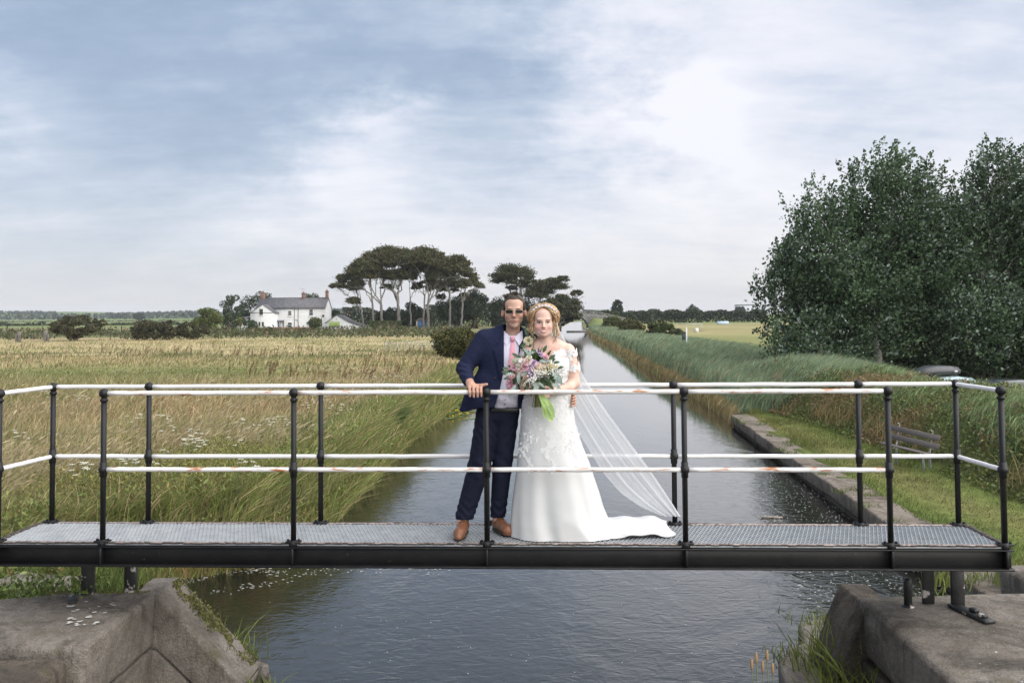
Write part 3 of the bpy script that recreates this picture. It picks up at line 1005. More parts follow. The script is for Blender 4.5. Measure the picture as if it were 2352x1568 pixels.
def post(u, v, front):
    b_ = bp_(u, v, 0)
    p = MB().add(*tube([b_ + [0, 0, -.02], b_ + [0, 0, ZT - .01]], .0205, 12))
    p.add(*lathe([(.0, -.03), (.034, -.03), (.036, .002), (.030, .012), (.023, .02), (.0, .02)], b_, 10))
    o = p.build('post', m_black, br, smooth=False, loc=b_)
    for f in o.data.polygons: f.use_smooth = len(f.vertices) == 4
    MB().add(*ball(b_ + [0, 0, ZT], .037, 10, 14, (1, 1, .95))).add(*lathe([(.0, -.062), (.027, -.062), (.029, -.045), (.0, -.03)], b_ + [0, 0, ZT], 12)).build('ball_joint', m_black, o, smooth=True)
    MB().add(*ball(b_ + [0, 0, ZM], .036, 10, 14)).add(*lathe([(0, -.055), (.026, -.055), (.026, .055), (0, .055)], b_ + [0, 0, ZM], 12)).build('ball_joint', m_black, o, smooth=True)
    # foot flange with bolts
    fl = MB().add(*box(b_ + [0, 0, .008], (.11, .06, .012), rz=-BY, ch=.002))
    for s in (-.04, .04): fl.add(*lathe([(0, 0), (.010, 0), (.010, .012), (0, .014)], b_ + BE * s + [0, 0, .014], 6))
    fl.build('foot_flange', m_black, o)
    if front:
        MB().add(*box(bp_(u, .004, -.098), (.018, .05, .122), rz=-BY, ch=.003)).build('stiffener', m_black, o)
    return o


VF, VB = .02, BW - .02
for u_ in PF: post(u_, VF, True)
for u_ in PB: post(u_, VB, False)
for u_ in (UL + .035, UR - .03): post(u_, VF, True)


def rail(p, q, m):
    P = np.linspace(p, q, 14); P[1:-1, 2] += np.random.default_rng(int(abs(p[0]) * 100)).normal(size=12) * .0008
    d = unit(np.asarray(q) - p); P[0] += d * .03; P[-1] -= d * .03
    o = MB().add(*tube(P, .0172, 12)).build('rail', m, br, smooth=True)
    return o


for z in (ZT, ZM):
    for a, b2 in zip(PF[:-1], PF[1:]): rail(bp_(a, VF, z), bp_(b2, VF, z), m_white2)
    for a, b2 in zip(PB[:-1], PB[1:]): rail(bp_(a, VB, z), bp_(b2, VB, z), m_white)
    rail(bp_(UL + .035, VF, z), bp_(PB[0], VB, z), m_white)
    rail(bp_(UR - .03, VF, z), bp_(PB[-1], VB, z), m_white)
# supports standing on the lock walls
for (u_, v_, zb, w_) in ((-3.25, .52, ZL, .085), (-2.94, .60, ZL, .08), (3.40, .60, ZR, .09), (3.58, .50, ZR, .10)):
    c = bp_(u_, v_, 0)
    l = MB().add(*box((c[0], c[1], (zb - .17) / 2), (w_, .03, -.17 - zb + .01), rz=-BY, ch=.006))
    l.add(*box((c[0] + .035, c[1] + .02, (zb - .17) / 2), (.018, .06, -.17 - zb + .01), rz=-BY, ch=.004))
    o = l.build('support_leg', m_flake, br)
    f = MB().add(*box((c[0] + .01, c[1] - .17, zb + .018), (w_ * .95, .40, .028), rz=-BY + .25, ch=.006))
    if u_ > 3.5:
        for k in (-.24, -.12): f.add(*box((c[0] + .03, c[1] + k - .06, zb + .045), (.055, .06, .03), rz=.4, ch=.008))
        f.build('foot_plate', m_flake, o)
    elif u_ < -3.0:
        f = MB().add(*box((c[0] - .05, c[1] - .13, zb + .012), (w_ * .8, .20, .014), rz=.5, ch=.004)).build('foot_plate', m_flake, o)
pp = gp(2086, 1392, ZR)
bo = tag(MB().add(*tube([(pp.x, pp.y, ZR - .02), (pp.x, pp.y, ZR + .19), (pp.x, pp.y, ZR + .215), (pp.x, pp.y, ZR + .222)], [.031, .031, .026, .008], 14))
         .add(*lathe([(0, 0), (.05, 0), (.045, .012), (.033, .016), (0, .016)], (pp.x, pp.y, ZR - .004), 12)).build('mooring_pin', m_flake, smooth=True, loc=(pp.x, pp.y, ZR)),
         'short round black peg with flaking paint set into the right lock wall', 'peg')

# ================================================================ bench, cars
m_slat = mat('weathered_wood_mat', (.10, .085, .08), (.165, .145, .135), scale=14, rough=.85, bump=.5, bscale=60, stretch=(1, 6, 6))
m_frame = mat('grey_metal_mat', (.42, .43, .44), (.30, .31, .32), scale=8, rough=.5, metal=.3)
bpos = gp(2092, 1068, -1.9); bz = float(land(bpos.x, bpos.y)); bpos.z = bz
bench = thing('park_bench', 'weathered slatted bench with grey metal legs on the mown grass', 'bench', bpos)
ba = R(-57)      # long axis direction in plan
bx_ = unit(np.array([math.cos(ba), math.sin(ba), -.10])); bf = np.array([-math.sin(ba), math.cos(ba), 0]) * -1.0   # bf: seat faces the canal
if bf[0] > 0: bf = -bf
up = np.array([0, 0, 1.0]); B0 = np.array(bpos)
LB = 1.28


def bslat(name, off, z, w, tilt):
    c = B0 + bf * off + up * z
    V, F = box((0, 0, 0), (LB, w, .032), ch=.006)
    Rm = np.stack([bx_, bf * math.cos(tilt) + up * math.sin(tilt), -bf * math.sin(tilt) + up * math.cos(tilt)], 1)
    MB().add(V @ Rm.T + c, F).build(name, m_slat, bench)


for off, z in ((.22, .45), (.11, .435), (.0, .42)): bslat('seat_slat', off, z, .095, R(4))
bslat('back_slat', -.12, .60, .13, R(-76)); bslat('back_slat', -.165, .79, .13, R(-76))
for s in (-.42, .42):
    c = B0 + bx_ * s
    l = MB()
    for off in (.17, -.08): l.add(*box(c + bf * off + up * .19, (.05, .03, .46), rz=ba, ch=.005))
    o = l.build('leg', m_frame, bench)
    P = [c + bf * (.27 - .0) + up * .40, c + bf * .29 + up * .43, c + bf * .20 + up * .415, c + bf * .0 + up * .395, c + bf * -.10 + up * .42, c + bf * -.15 + up * .60, c + bf * -.20 + up * .80, c + bf * -.23 + up * .90, c + bf * -.17 + up * .93]
    MB().add(*tube(P, .016, 8)).build('bracket', m_frame, bench, smooth=True)


m_glass = mat('car_glass_mat', (.02, .025, .03), rough=.08)
m_tyre = mat('tyre_mat', (.02, .02, .02), rough=.85, bump=.3)
m_rim = mat('rim_mat', (.5, .5, .52), rough=.35, metal=.7)
m_lamp_r = mat('rear_lamp_mat', (.35, .015, .012), rough=.2)
m_lamp_w = mat('head_lamp_mat', (.75, .75, .75), rough=.15)


def car(name, label, loc, rz, paint, white_stripe=False, roofbox=False):
    t = thing(name, label, 'car', loc, 'cars parked under the trees')
    Rm = np.array(Matrix.Rotation(rz, 3, 'Z')); O = np.array(loc, float)

    def put(nm, V, F, m, par, smooth=False):
        return MB().add(np.asarray(V) @ Rm.T + O, F).build(nm, m, par, smooth=smooth)
    # lofted body: stations along the length (x), half width, underside, shoulder height, top height
    st = [(-2.08, .62, .42, .60, .62), (-2.0, .76, .28, .72, .78), (-1.55, .84, .22, .80, .98), (-.9, .86, .22, .82, .97), (0, .86, .22, .82, .95), (.8, .86, .22, .82, .93), (1.2, .85, .22, .80, .92), (1.75, .80, .25, .74, .82), (2.0, .70, .30, .62, .70), (2.08, .55, .42, .55, .58)]
    V = []
    for x, w, a, sh, tp in st:
        for yy, zz in ((-w * .85, a), (-w, a + .14), (-w, sh), (-w * .93, tp), (-w * .4, tp + .025), (w * .4, tp + .025), (w * .93, tp), (w, sh), (w, a + .14), (w * .85, a)):
            V.append((x, yy, zz))
    put('body', V, [grid_faces(len(st), 10, True), np.arange(10)[::-1][None], (np.arange(10) + (len(st) - 1) * 10)[None]], paint, t, True)
    cab = [(-1.75, .68, .97), (-1.35, .60, 1.38), (-.6, .58, 1.47), (.15, .58, 1.45), (.95, .72, .95)]
    V = []
    for x, w, tp in cab:
        for yy, zz in ((-.80 if tp < 1 else -.79, .90), (-w, max(tp - .07, .93)), (-w * .8, tp), (w * .8, tp), (w, max(tp - .07, .93)), (.79, .90)):
            V.append((x, yy, zz))
    roof = put('cabin', V, [grid_faces(5, 6, True), np.arange(6)[::-1][None], (np.arange(6) + 24)[None]], paint, t, True)
    for s in (-1, 1):
        put('window', [(-1.38, s * .800, .96), (-.35, s * .800, .96), (-.35, s * .625, 1.38), (-1.18, s * .640, 1.31)], np.array([[0, 1, 2, 3]]), m_glass, t)
        put('window', [(-.27, s * .800, .96), (.62, s * .800, .96), (.12, s * .632, 1.36), (-.27, s * .625, 1.38)], np.array([[0, 1, 2, 3]]), m_glass, t)
    put('windscreen', [(.93, -.66, .985), (.93, .66, .985), (.25, .54, 1.42), (.25, -.54, 1.42)], np.array([[0, 1, 2, 3]]), m_glass, t)
    put('windscreen', [(-1.74, -.60, 1.02), (-1.74, .60, 1.02), (-1.42, .52, 1.36), (-1.42, -.52, 1.36)], np.array([[0, 3, 2, 1]]), m_glass, t)
    for x in (-1.28, 1.30):
        for s in (-1, 1):
            V, F = lathe([(0, -.1), (.24, -.1), (.31, -.07), (.31, .07), (.24, .1), (0, .1)], (0, 0, 0), 18)
            V = np.stack([V[:, 0], V[:, 2] + 0, V[:, 1]], 1) + [x, s * .77, .31]
            w = put('wheel', V, F, m_tyre, t, True)
            V, F = lathe([(0, -.105), (.17, -.105), (.20, -.09), (.20, .09), (.17, .105), (0, .105)], (0, 0, 0), 14)
            put('rim', np.stack([V[:, 0], V[:, 2], V[:, 1]], 1) + [x, s * .77, .31], F, m_rim, w)
    for s in (-1, 1):
        put('headlight', *box((1.93, s * .55, .62), (.18, .26, .13), rz=-s * .45, ch=.03), m_lamp_w, t)
        put('rear_light', *box((-1.99, s * .66, .75), (.12, .16, .22), rz=s * .3, ch=.03), m_lamp_r, t)
        put('mirror', *box((.62, s * .93, 1.0), (.10, .18, .12), ch=.04), paint, t)
    put('bumper', *box((2.05, 0, .42), (.12, 1.3, .18), ch=.05), m_tyre, t)
    if white_stripe:
        put('bonnet_stripe', *box((1.45, 0, .905), (.9, .5, .012), ry=.10, ch=.004), m_lamp_w, t)
    return t


cz = -2.2
m_pale = mat('pale_blue_paint_mat', (.34, .46, .50), rough=.28, coat=.6)
m_red = mat('red_paint_mat', (.45, .012, .015), rough=.28, coat=.6)
m_dkcar = mat('dark_paint_mat', (.012, .013, .016), rough=.25, coat=.6)
m_rbox = mat('roof_box_mat', (.035, .037, .042), (.05, .05, .055), scale=12, rough=.45, stretch=(1, 8, 1))
cpos = at(2150, 900, 32.5); cpos.z = cz
car('parked_car', 'pale blue car half hidden by reeds with a black roof box on top', cpos, R(205), m_pale)
rb = at(2150, 853, 32.5)
Rm = np.array(Matrix.Rotation(R(205), 3, 'Z')); V = []
for x, w, h_ in ((-.98, .26, .18), (-.9, .36, .27), (-.5, .40, .33), (.2, .40, .34), (.7, .34, .26), (.98, .20, .10)):
    for yy, zz in ((-w, .02), (-w, h_ * .55), (-w * .7, h_ * .95), (w * .7, h_ * .95), (w, h_ * .55), (w, .02)): V.append((x, yy, zz))
ro = thing('roof_box', 'black wedge shaped roof box on the pale blue car among the reeds', 'roof box', (cpos.x, cpos.y, cz + 1.50))
MB().add(np.array(V) @ Rm.T + np.array([cpos.x, cpos.y, cz + 1.53]), [grid_faces(6, 6, True), np.arange(6)[::-1][None], (np.arange(6) + 30)[None]]).build('shell', m_rbox, ro)
MB().add(np.concatenate([box((-.60, .39, .12), (.16, .02, .04))[0]]) @ Rm.T + np.array([cpos.x, cpos.y, cz + 1.53]), box((0, 0, 0), (1, 1, 1))[1]).build('badge', m_lamp_w, ro)
for xx in (-.5, .4):
    MB().add(box((xx, 0, 0.01), (.06, 1.0, .03))[0] @ Rm.T + np.array([cpos.x, cpos.y, cz + 1.52]), box((0, 0, 0), (1, 1, 1))[1]).build('roof_bar', m_rbox, ro)
c2 = at(2290, 900, 31.0); c2.z = cz
car('parked_car', 'black car in deep shade behind the reeds at the right', c2, R(195), m_dkcar)
c3 = at(2395, 925, 26.0); c3.z = cz + .1
car('parked_car', 'bright red car with a white bonnet stripe at the right edge beyond the reeds', c3, R(188), m_red, white_stripe=True)

# ================================================================ farmhouse and buildings
m_wash = mat('whitewash_mat', (.80, .80, .80), (.70, .70, .70), scale=1.2, rough=.9, bump=.3, bscale=9, c3=(.50, .49, .47), scale3=3.5, lo3=.66, hi3=.78)
m_slate = mat('slate_mat', (.085, .085, .095), (.16, .155, .165), scale=1.8, rough=.8, bump=.6, bscale=8, c3=(.20, .19, .18), scale3=5, lo3=.62, hi3=.7)
m_brick = mat('brick_stack_mat', (.20, .11, .085), (.27, .16, .12), scale=3, rough=.9, bump=.4, bscale=14)
m_pane = mat('window_glass_mat', (.035, .04, .045), (.10, .11, .12), scale=1.2, rough=.1)
m_sash = mat('sash_mat', (.72, .72, .71), rough=.6)
m_dkframe = mat('dark_frame_mat', (.035, .037, .035), rough=.6)
m_green = mat('green_shutter_mat', (.30, .40, .12), (.36, .45, .16), scale=3, rough=.7)
DH = 200.0
S = DH / 2000.0


def hp(zx, zy, d=DH):
    return at((560 + zx / 5.345) / 1.19048, (760 + zy / 5.345) / 1.19048, d)


GZ = -1.55
house = thing('farmhouse', 'whitewashed two storey farmhouse with slate roof and a gabled wing', 'house', (hp(1100, 700).x, DH, GZ))


def hx_(zx): return hp(zx, 700).x
def hz_(zx, zy): return hp(zx, zy).z


x0, x1 = hx_(757), hx_(1757); ze = hz_(1400, 433); zr = hz_(1400, 286)
dep = 7.0
yb0 = DH; yb1 = DH + dep
# main walls with gable ends
V = [(x0, yb0, GZ - .3), (x1, yb0, GZ - .3), (x1, yb0, ze), (x0, yb0, ze), (x0, yb1, GZ - .3), (x1, yb1, GZ - .3), (x1, yb1, ze), (x0, yb1, ze), (x0, yb0 + dep / 2, zr - .1), (x1, yb0 + dep / 2, zr - .1)]
MB().add(V, [np.array([[0, 1, 2, 3], [5, 4, 7, 6]]), np.array([[1, 5, 6, 9, 2]]), np.array([[4, 0, 3, 8, 7]])]).build('wall', m_wash, house)


def roof_part(name, x0, x1, ya, yb, ze, zr, m, par, axis='x', ov=.25, th=.16):
    """gable roof with real courses of slate"""
    mbv = MB()
    if axis == 'x':
        ym = (ya + yb) / 2
        for (e, s) in ((ya - ov, 1), (yb + ov, -1)):
            n = 10
            for k in range(n):
                t0, t1 = k / n, (k + 1) / n + .01
                p = lambda t: (e + (ym - e) * t, ze - .12 + (zr - ze + .12) * t)
                a, b = p(t0), p(min(t1, 1.0)); lift = .045
                V = [(x0 - .12, a[0], a[1] + lift), (x1 + .12, a[0], a[1] + lift), (x1 + .12, b[0], b[1]), (x0 - .12, b[0], b[1]), (x0 - .12, a[0], a[1] - th), (x1 + .12, a[0], a[1] - th), (x1 + .12, b[0], b[1] - th), (x0 - .12, b[0], b[1] - th)]
                mbv.add(V, np.array([[0, 1, 2, 3], [4, 7, 6, 5], [0, 4, 5, 1], [1, 5, 6, 2], [3, 7, 4, 0]]))
        mbv.add(*box(((x0 + x1) / 2, ym, zr + .03), (x1 - x0 + .3, .26, .14)))
    else:
        xm = (x0 + x1) / 2
        for e in (x0 - ov, x1 + ov):
            n = 8
            for k in range(n):
                p = lambda t: (e + (xm - e) * t, ze - .1 + (zr - ze + .1) * t)
                a, b = p(k / n), p(min((k + 1) / n + .01, 1)); lift = .045
                V = [(a[0], ya - .12, a[1] + lift), (a[0], yb, a[1] + lift), (b[0], yb, b[1]), (b[0], ya - .12, b[1]), (a[0], ya - .12, a[1] - th), (a[0], yb, a[1] - th), (b[0], yb, b[1] - th), (b[0], ya - .12, b[1] - th)]
                mbv.add(V, np.array([[0, 1, 2, 3], [4, 7, 6, 5], [0, 4, 5, 1], [3, 2, 6, 7], [0, 3, 7, 4]]))
    return mbv.build(name, m, par)


rf = roof_part('roof', x0, x1, yb0, yb1, ze, zr, m_slate, house)


def chimney(zx, zy_top, w, pots, par, yo):
    x = hx_(zx); zt = hz_(zx, zy_top)
    c = MB().add(*box((x, yo, (zr - .6 + zt - .5) / 2), (w, .9, zt - .5 - zr + .6)))
    c.add(*box((x, yo, zt - .46), (w + .16, 1.02, .12))).add(*box((x, yo, zt - .62), (w + .08, .96, .08)))
    o = c.build('chimney', m_brick, par)
    for k in range(pots):
        MB().add(*tube([(x, yo + (k - (pots - 1) / 2) * .4, zt - .42), (x, yo + (k - (pots - 1) / 2) * .4, zt)], [.17, .13], 10)).build('chimney_pot', m_brick, o)


chimney(787, 180, .85, 1, house, yb0 + dep / 2); chimney(1391, 190, .75, 1, house, yb0 + dep / 2); chimney(1738, 158, .60, 1, house, yb0 + dep / 2)
ax_, az = hx_(1378), hz_(1378, 150)
MB().add(*tube([(ax_, yb0 + 3, zr), (ax_, yb0 + 3, az)], .025, 6)).add(*tube([(ax_ - .75, yb0 + 3, az + .1), (ax_ + .7, yb0 + 3, az - .1)], .02, 6))\
    .add(*tube([(ax_ - .5, yb0 + 2.7, az + .05), (ax_ - .5, yb0 + 3.3, az + .05)], .015, 5)).add(*tube([(ax_ + .3, yb0 + 2.7, az - .05), (ax_ + .3, yb0 + 3.3, az - .05)], .015, 5)).build('aerial', m_dkframe, house)


def window(xa, xb, za, zb, y, par, dark=False, bars=(1, 1)):
    w, h = xb - xa, zb - za; xc, zc = (xa + xb) / 2, (za + zb) / 2
    f = MB(); t = .11; mfr = m_dkframe if dark else m_sash
    for s in (-1, 1):
        f.add(*box((xc + s * (w / 2 - t / 2), y - .04, zc), (t, .14, h)))
        f.add(*box((xc, y - .04, zc + s * (h / 2 - t / 2)), (w - 2 * t - .01, .13, t)))
    for k in range(bars[1]): f.add(*box((xc, y - .03, za + h * (k + 1) / (bars[1] + 1)), (w - 2 * t - .02, .1, .07)))
    for k in range(bars[0] - 1): f.add(*box((xa + w * (k + 1) / bars[0], y - .03, zc), (.06, .09, h - 2 * t - .02)))
    o = f.build('window', mfr, par)
    MB().add([(xa + t, y - .012, za + t), (xb - t, y - .012, za + t), (xb - t, y - .012, zb - t), (xa + t, y - .012, zb - t)], np.array([[0, 1, 2, 3]])).build('pane', m_pane, o)
    MB().add(*box((xc, y - .10, za - .06), (w + .3, .22, .12))).build('sill', m_wash, o)


window(hx_(1212), hx_(1272), hz_(1240, 552), hz_(1240, 476), yb0, house)
window(hx_(1522), hx_(1586), hz_(1550, 552), hz_(1550, 452), yb0, house)
window(hx_(1208), hx_(1278), hz_(1240, 728), hz_(1240, 645), yb0, house)
window(hx_(1522), hx_(1592), hz_(1550, 725), hz_(1550, 625), yb0, house)
# porch
px0, px1 = hx_(1030), hx_(1142)
po = MB().add(*box(((px0 + px1) / 2, yb0 - .65, hz_(1090, 628)), (px1 - px0 + .5, 1.5, .40))).build('porch_roof', m_slate, house)
for q in (0, .22, .5, .78, 1.0):
    MB().add(*box((px0 + (px1 - px0) * q, yb0 - 1.25, (GZ + hz_(1090, 640)) / 2), (.09, .09, hz_(1090, 640) - GZ))).build('porch_post', m_sash, house)
MB().add(*box(((px0 + px1) / 2 + .1, yb0 - 1.0, GZ + .95), (.85, .08, 1.9))).build('door', mat('blue_door_mat', (.05, .09, .14), rough=.5), house)
# drainpipes, dish
for zx, za_, zb_ in ((1310, 433, 730), (1366, 390, 730), (1708, 575, 735), (1152, 615, 730)):
    MB().add(*tube([(hx_(zx), yb0 - .09, hz_(zx, zb_)), (hx_(zx), yb0 - .09, hz_(zx, za_))], .06, 6)).build('drainpipe', m_dkframe, house)
MB().add(*tube([(hx_(1325), yb0 - .09, hz_(1325, 605)), (hx_(1366), yb0 - .09, hz_(1366, 628))], .055, 6)).build('drainpipe', m_dkframe, house)
MB().add(*ball((hx_(1735), yb0 - .25, hz_(1735, 552)), .27, 8, 12, (1, .35, 1))).build('satellite_dish', m_dkframe, house, smooth=True)
MB().add(*box(((hx_(960) + x1) / 2, yb0 - .12, ze - .03), (x1 - hx_(960), .16, .14))).build('gutter', m_dkframe, house)
# gabled wing in front on the left
wx0, wx1 = hx_(665), hx_(1022); wy = yb0 - 3.2; k_ = (DH - 3.2) / DH
wze = EYE + (hz_(825, 506) - EYE) * k_; wzr = EYE + (hz_(825, 382) - EYE) * k_
wx0 *= k_; wx1 *= k_
xm = (wx0 + wx1) / 2
V = [(wx0, wy, GZ - .4), (wx1, wy, GZ - .4), (wx1, wy, wze), (xm, wy, wzr - .08), (wx0, wy, wze), (wx0, yb0, GZ - .4), (wx1, yb0, GZ - .4), (wx1, yb0, wze), (wx0, yb0, wze)]
MB().add(V, [np.array([[0, 1, 2, 3, 4]]), np.array([[1, 6, 7, 2], [5, 0, 4, 8]])]).build('wing_wall', m_wash, house)
roof_part('wing_roof', wx0, wx1, wy, yb0 + 2.2, wze, wzr, m_slate, house, axis='y', ov=.2, th=.12)
MB().add(*box(((wx0 + wx1) / 2, wy - .04, wze - .02), (wx1 - wx0, .08, .10))).build('band_course', m_dkframe, house)
window(hx_(800) * k_, hx_(848) * k_, EYE + (hz_(820, 542) - EYE) * k_, EYE + (hz_(820, 452) - EYE) * k_, wy, house, True, (2, 1))
window(hx_(786) * k_, hx_(812) * k_, EYE + (hz_(800, 706) - EYE) * k_, EYE + (hz_(800, 642) - EYE) * k_, wy, house, True, (1, 1))
window(hx_(836) * k_, hx_(862) * k_, EYE + (hz_(850, 706) - EYE) * k_, EYE + (hz_(850, 642) - EYE) * k_, wy, house, True, (1, 1))
# garden wall
gw = MB().add(*box(((hx_(900) + hx_(1700)) / 2 * .985, DH - 6, GZ + .2), (hx_(1700) - hx_(900), .4, 1.0)))
tag(gw.build('garden_wall', m_brick, loc=(hx_(1300), DH - 6, GZ)), 'low stone garden wall in front of the white farmhouse', 'garden wall')
# small lean-to at the left end
lx0, lx1 = hx_(490), hx_(663)
le = thing('lean_to', 'small slate roofed lean-to against the left end of the farmhouse', 'outbuilding', ((lx0 + lx1) / 2, DH - 1, GZ))
V = [(lx0, DH - 2, GZ - .3), (lx1, DH - 2, GZ - .3), (lx1, DH - 2, hz_(600, 590)), (lx0, DH - 2, hz_(600, 660)), (lx0, DH + 3, GZ - .3), (lx1, DH + 3, GZ - .3), (lx1, DH + 3, hz_(600, 590)), (lx0, DH + 3, hz_(600, 660))]
MB().add(V, np.array([[0, 1, 2, 3], [4, 0, 3, 7]])).build('wall', m_wash, le)
V = [(lx0 - .2, DH - 2.3, hz_(600, 650)), (lx1, DH - 2.3, hz_(600, 585)), (lx1, DH + 3, hz_(600, 562)), (lx0 - .2, DH + 3, hz_(600, 562)), (lx0 - .2, DH - 2.3, hz_(600, 662)), (lx1, DH - 2.3, hz_(600, 597)), (lx1, DH + 3, hz_(600, 574)), (lx0 - .2, DH + 3, hz_(600, 574))]
MB().add(V, np.array([[0, 1, 2, 3], [0, 4, 5, 1], [3, 7, 4, 0], [4, 7, 6, 5]])).build('roof', m_slate, le)
# outbuilding with green shutter
barn = thing('outbuilding', 'low whitewashed outbuilding with a green shutter beside the farmhouse', 'outbuilding', (hx_(2020), DH - 4, GZ))
kb = (DH - 4) / DH
pts = [(1768, 770), (2283, 770), (2283, 702), (2110, 648), (1930, 545), (1768, 655)]
poly = [(hp(a, b_).x * kb, EYE + (hp(a, b_).z - EYE) * kb) for a, b_ in pts]
poly[0] = (poly[0][0], GZ - .4); poly[1] = (poly[1][0], GZ - .4)
y0, y1 = DH - 4, DH + 4
V = [(a, y0, b_) for a, b_ in poly] + [(a, y1, b_) for a, b_ in poly]
MB().add(V, [np.arange(6)[None], np.array([[1, 7, 8, 2], [6, 0, 5, 11]]), np.arange(6, 12)[::-1][None]]).build('wall', m_wash, barn)
for nm, i0, i1 in (('roof', 5, 4), ('roof', 4, 3), ('roof', 3, 2)):
    a = np.array(poly[i0]); b2 = np.array(poly[i1]); d = unit(b2 - a); a2 = a - d * (.25 if i0 == 5 else 0); b3 = b2 + d * (.25 if i1 == 2 else 0); n_ = np.array([-d[1], d[0]]) * .12
    V = [(a2[0], y0 - .2, a2[1]), (b3[0], y0 - .2, b3[1]), (b3[0], y1, b3[1]), (a2[0], y1, a2[1])]
    V += [(p[0] + n_[0], p[1], p[2] + n_[1]) for p in V]
    MB().add(V, np.array([[4, 5, 6, 7], [0, 1, 5, 4], [1, 2, 6, 5], [3, 0, 4, 7], [0, 3, 2, 1]])).build(nm, m_slate, barn)
sh = [(hp(a, b_).x * kb, EYE + (hp(a, b_).z - EYE) * kb) for a, b_ in ((1815, 706), (1972, 636))]
o = MB()
npl = 9
for k in range(npl):
    w_ = (sh[1][0] - sh[0][0]) / npl
    o.add(*box((sh[0][0] + (k + .5) * w_, y0 - .06, (sh[0][1] + sh[1][1]) / 2), (w_ - .03, .08, sh[1][1] - sh[0][1])))
o.build('shutter', m_green, barn)
MB().add(*box(((sh[0][0] + sh[1][0]) / 2, y0 - .08, sh[0][1] - .06), (sh[1][0] - sh[0][0] + .1, .14, .10))).build('shutter_rail', m_dkframe, barn)
MB().add(*ball((hp(1925, 602).x * kb, y0 - .03, EYE + (hp(1925, 602).z - EYE) * kb), .12, 6, 10, (1, .4, 1))).build('vent', m_dkframe, barn)
# garden bench and blue shed
hut = thing('garden_shed', 'small bright blue shed with pitched roof under the tall trees', 'shed', at(966, 756, 196))
hc = np.array(at(966, 756, 196))
hc[2] = GZ
MB().add(*box(hc + [0, 0, .95], (1.9, 1.8, 1.9), ch=.03)).build('wall', mat('blue_paint_mat', (.03, .11, .30), (.04, .14, .36), scale=3, rough=.6, stretch=(8, 8, 1)), hut)
V = [(-1.1, -1.05, 1.85), (1.1, -1.05, 1.85), (1.1, 1.05, 1.85), (-1.1, 1.05, 1.85), (-.3, -1.05, 2.55), (.3, -1.05, 2.55), (.3, 1.05, 2.55), (-.3, 1.05, 2.55)]
MB().add(np.array(V) + hc, np.array([[0, 1, 5, 4], [1, 2, 6, 5], [2, 3, 7, 6], [3, 0, 4, 7], [4, 5, 6, 7]])).build('roof', mat('felt_mat', (.10, .09, .08), rough=.9), hut)
MB().add(*box(hc + [-.75, -.93, .95], (.28, .05, 1.8))).build('door_post', mat('ochre_mat', (.45, .36, .20), rough=.8), hut)
# stone canal bridge
cb = thing('canal_bridge', 'grey stone humped canal bridge with an arch, half hidden by trees', 'bridge', (20, 236, ZW))
m_grey = mat('bridge_stone_mat', (.17, .165, .155), (.27, .26, .25), scale=1.6, rough=.95, bump=.6, bscale=7)
cx_, cy_ = float((lx(236) + rx_(236)) / 2), 236.0
hw = 4.15
rows = 9
for yo, nm in ((cy_, 'spandrel_wall'), (cy_ + 5, 'spandrel_wall')):
    w_ = MB(); brk = 0
    zz = -2.0
    for r_ in range(13):
        zb = ZW + .25 + r_ * .36; zt = zb + .34
        x = cx_ - 17 + (.45 if r_ % 2 else 0)
        while x < cx_ + 15:
            ln_ = .8 + .3 * ((int(x * 7) * 37 + r_ * 11) % 10) / 10
            xc = x + ln_ / 2; topz = 2.35 - .010 * (xc - cx_) ** 2
            inside = (abs(xc - cx_) < hw) and ((xc - cx_) / hw) ** 2 + ((zb - ZW - .25) / 3.2) ** 2 < 1.05
            if not inside and zt < topz: w_.add(*box((xc, yo, (zb + zt) / 2), (ln_ - .03, .55 + .05 * ((int(x * 13)) % 3), zt - zb), ch=.03))
            x += ln_
    kind(w_.build(nm, m_grey, cb), 'stuff')
for k in range(19):
    a0 = math.pi * k / 19; a1 = math.pi * (k + 1) / 19
    P = [(cx_ + hw * math.cos(a), ZW + .25 + 3.2 * math.sin(a)) for a in (a0 + .012, a1 - .012)]
    P2 = [(cx_ + (hw + .5) * math.cos(a), ZW + .25 + 3.7 * math.sin(a)) for a in (a1 - .012, a0 + .012)]
    q = P + P2
    V = [(a, cy_ - .34, b_) for a, b_ in q] + [(a, cy_ + 5.3, b_) for a, b_ in q]
    MB().add(V, np.array([[0, 3, 2, 1], [4, 5, 6, 7], [0, 1, 5, 4], [3, 7, 6, 2], [1, 2, 6, 5], [0, 4, 7, 3]])).build('arch_stone', m_grey, cb)
for s in range(15):
    xc = cx_ - 16 + s * 2.1; MB().add(*box((xc, cy_, 2.35 - .010 * (xc - cx_) ** 2 + .05), (2.06, .75, .22), ry=.02 * (xc - cx_), ch=.04)).build('parapet_stone', m_grey, cb)
V = [(cx_ - 16, cy_, .0), (cx_, cy_, 1.45), (cx_ + 15, cy_, .1), (cx_ - 16, cy_ + 5, .0), (cx_, cy_ + 5, 1.45), (cx_ + 15, cy_ + 5, .1)]
MB().add(V, np.array([[0, 1, 4, 3], [1, 2, 5, 4]])).build('roadway', m_grey, cb)
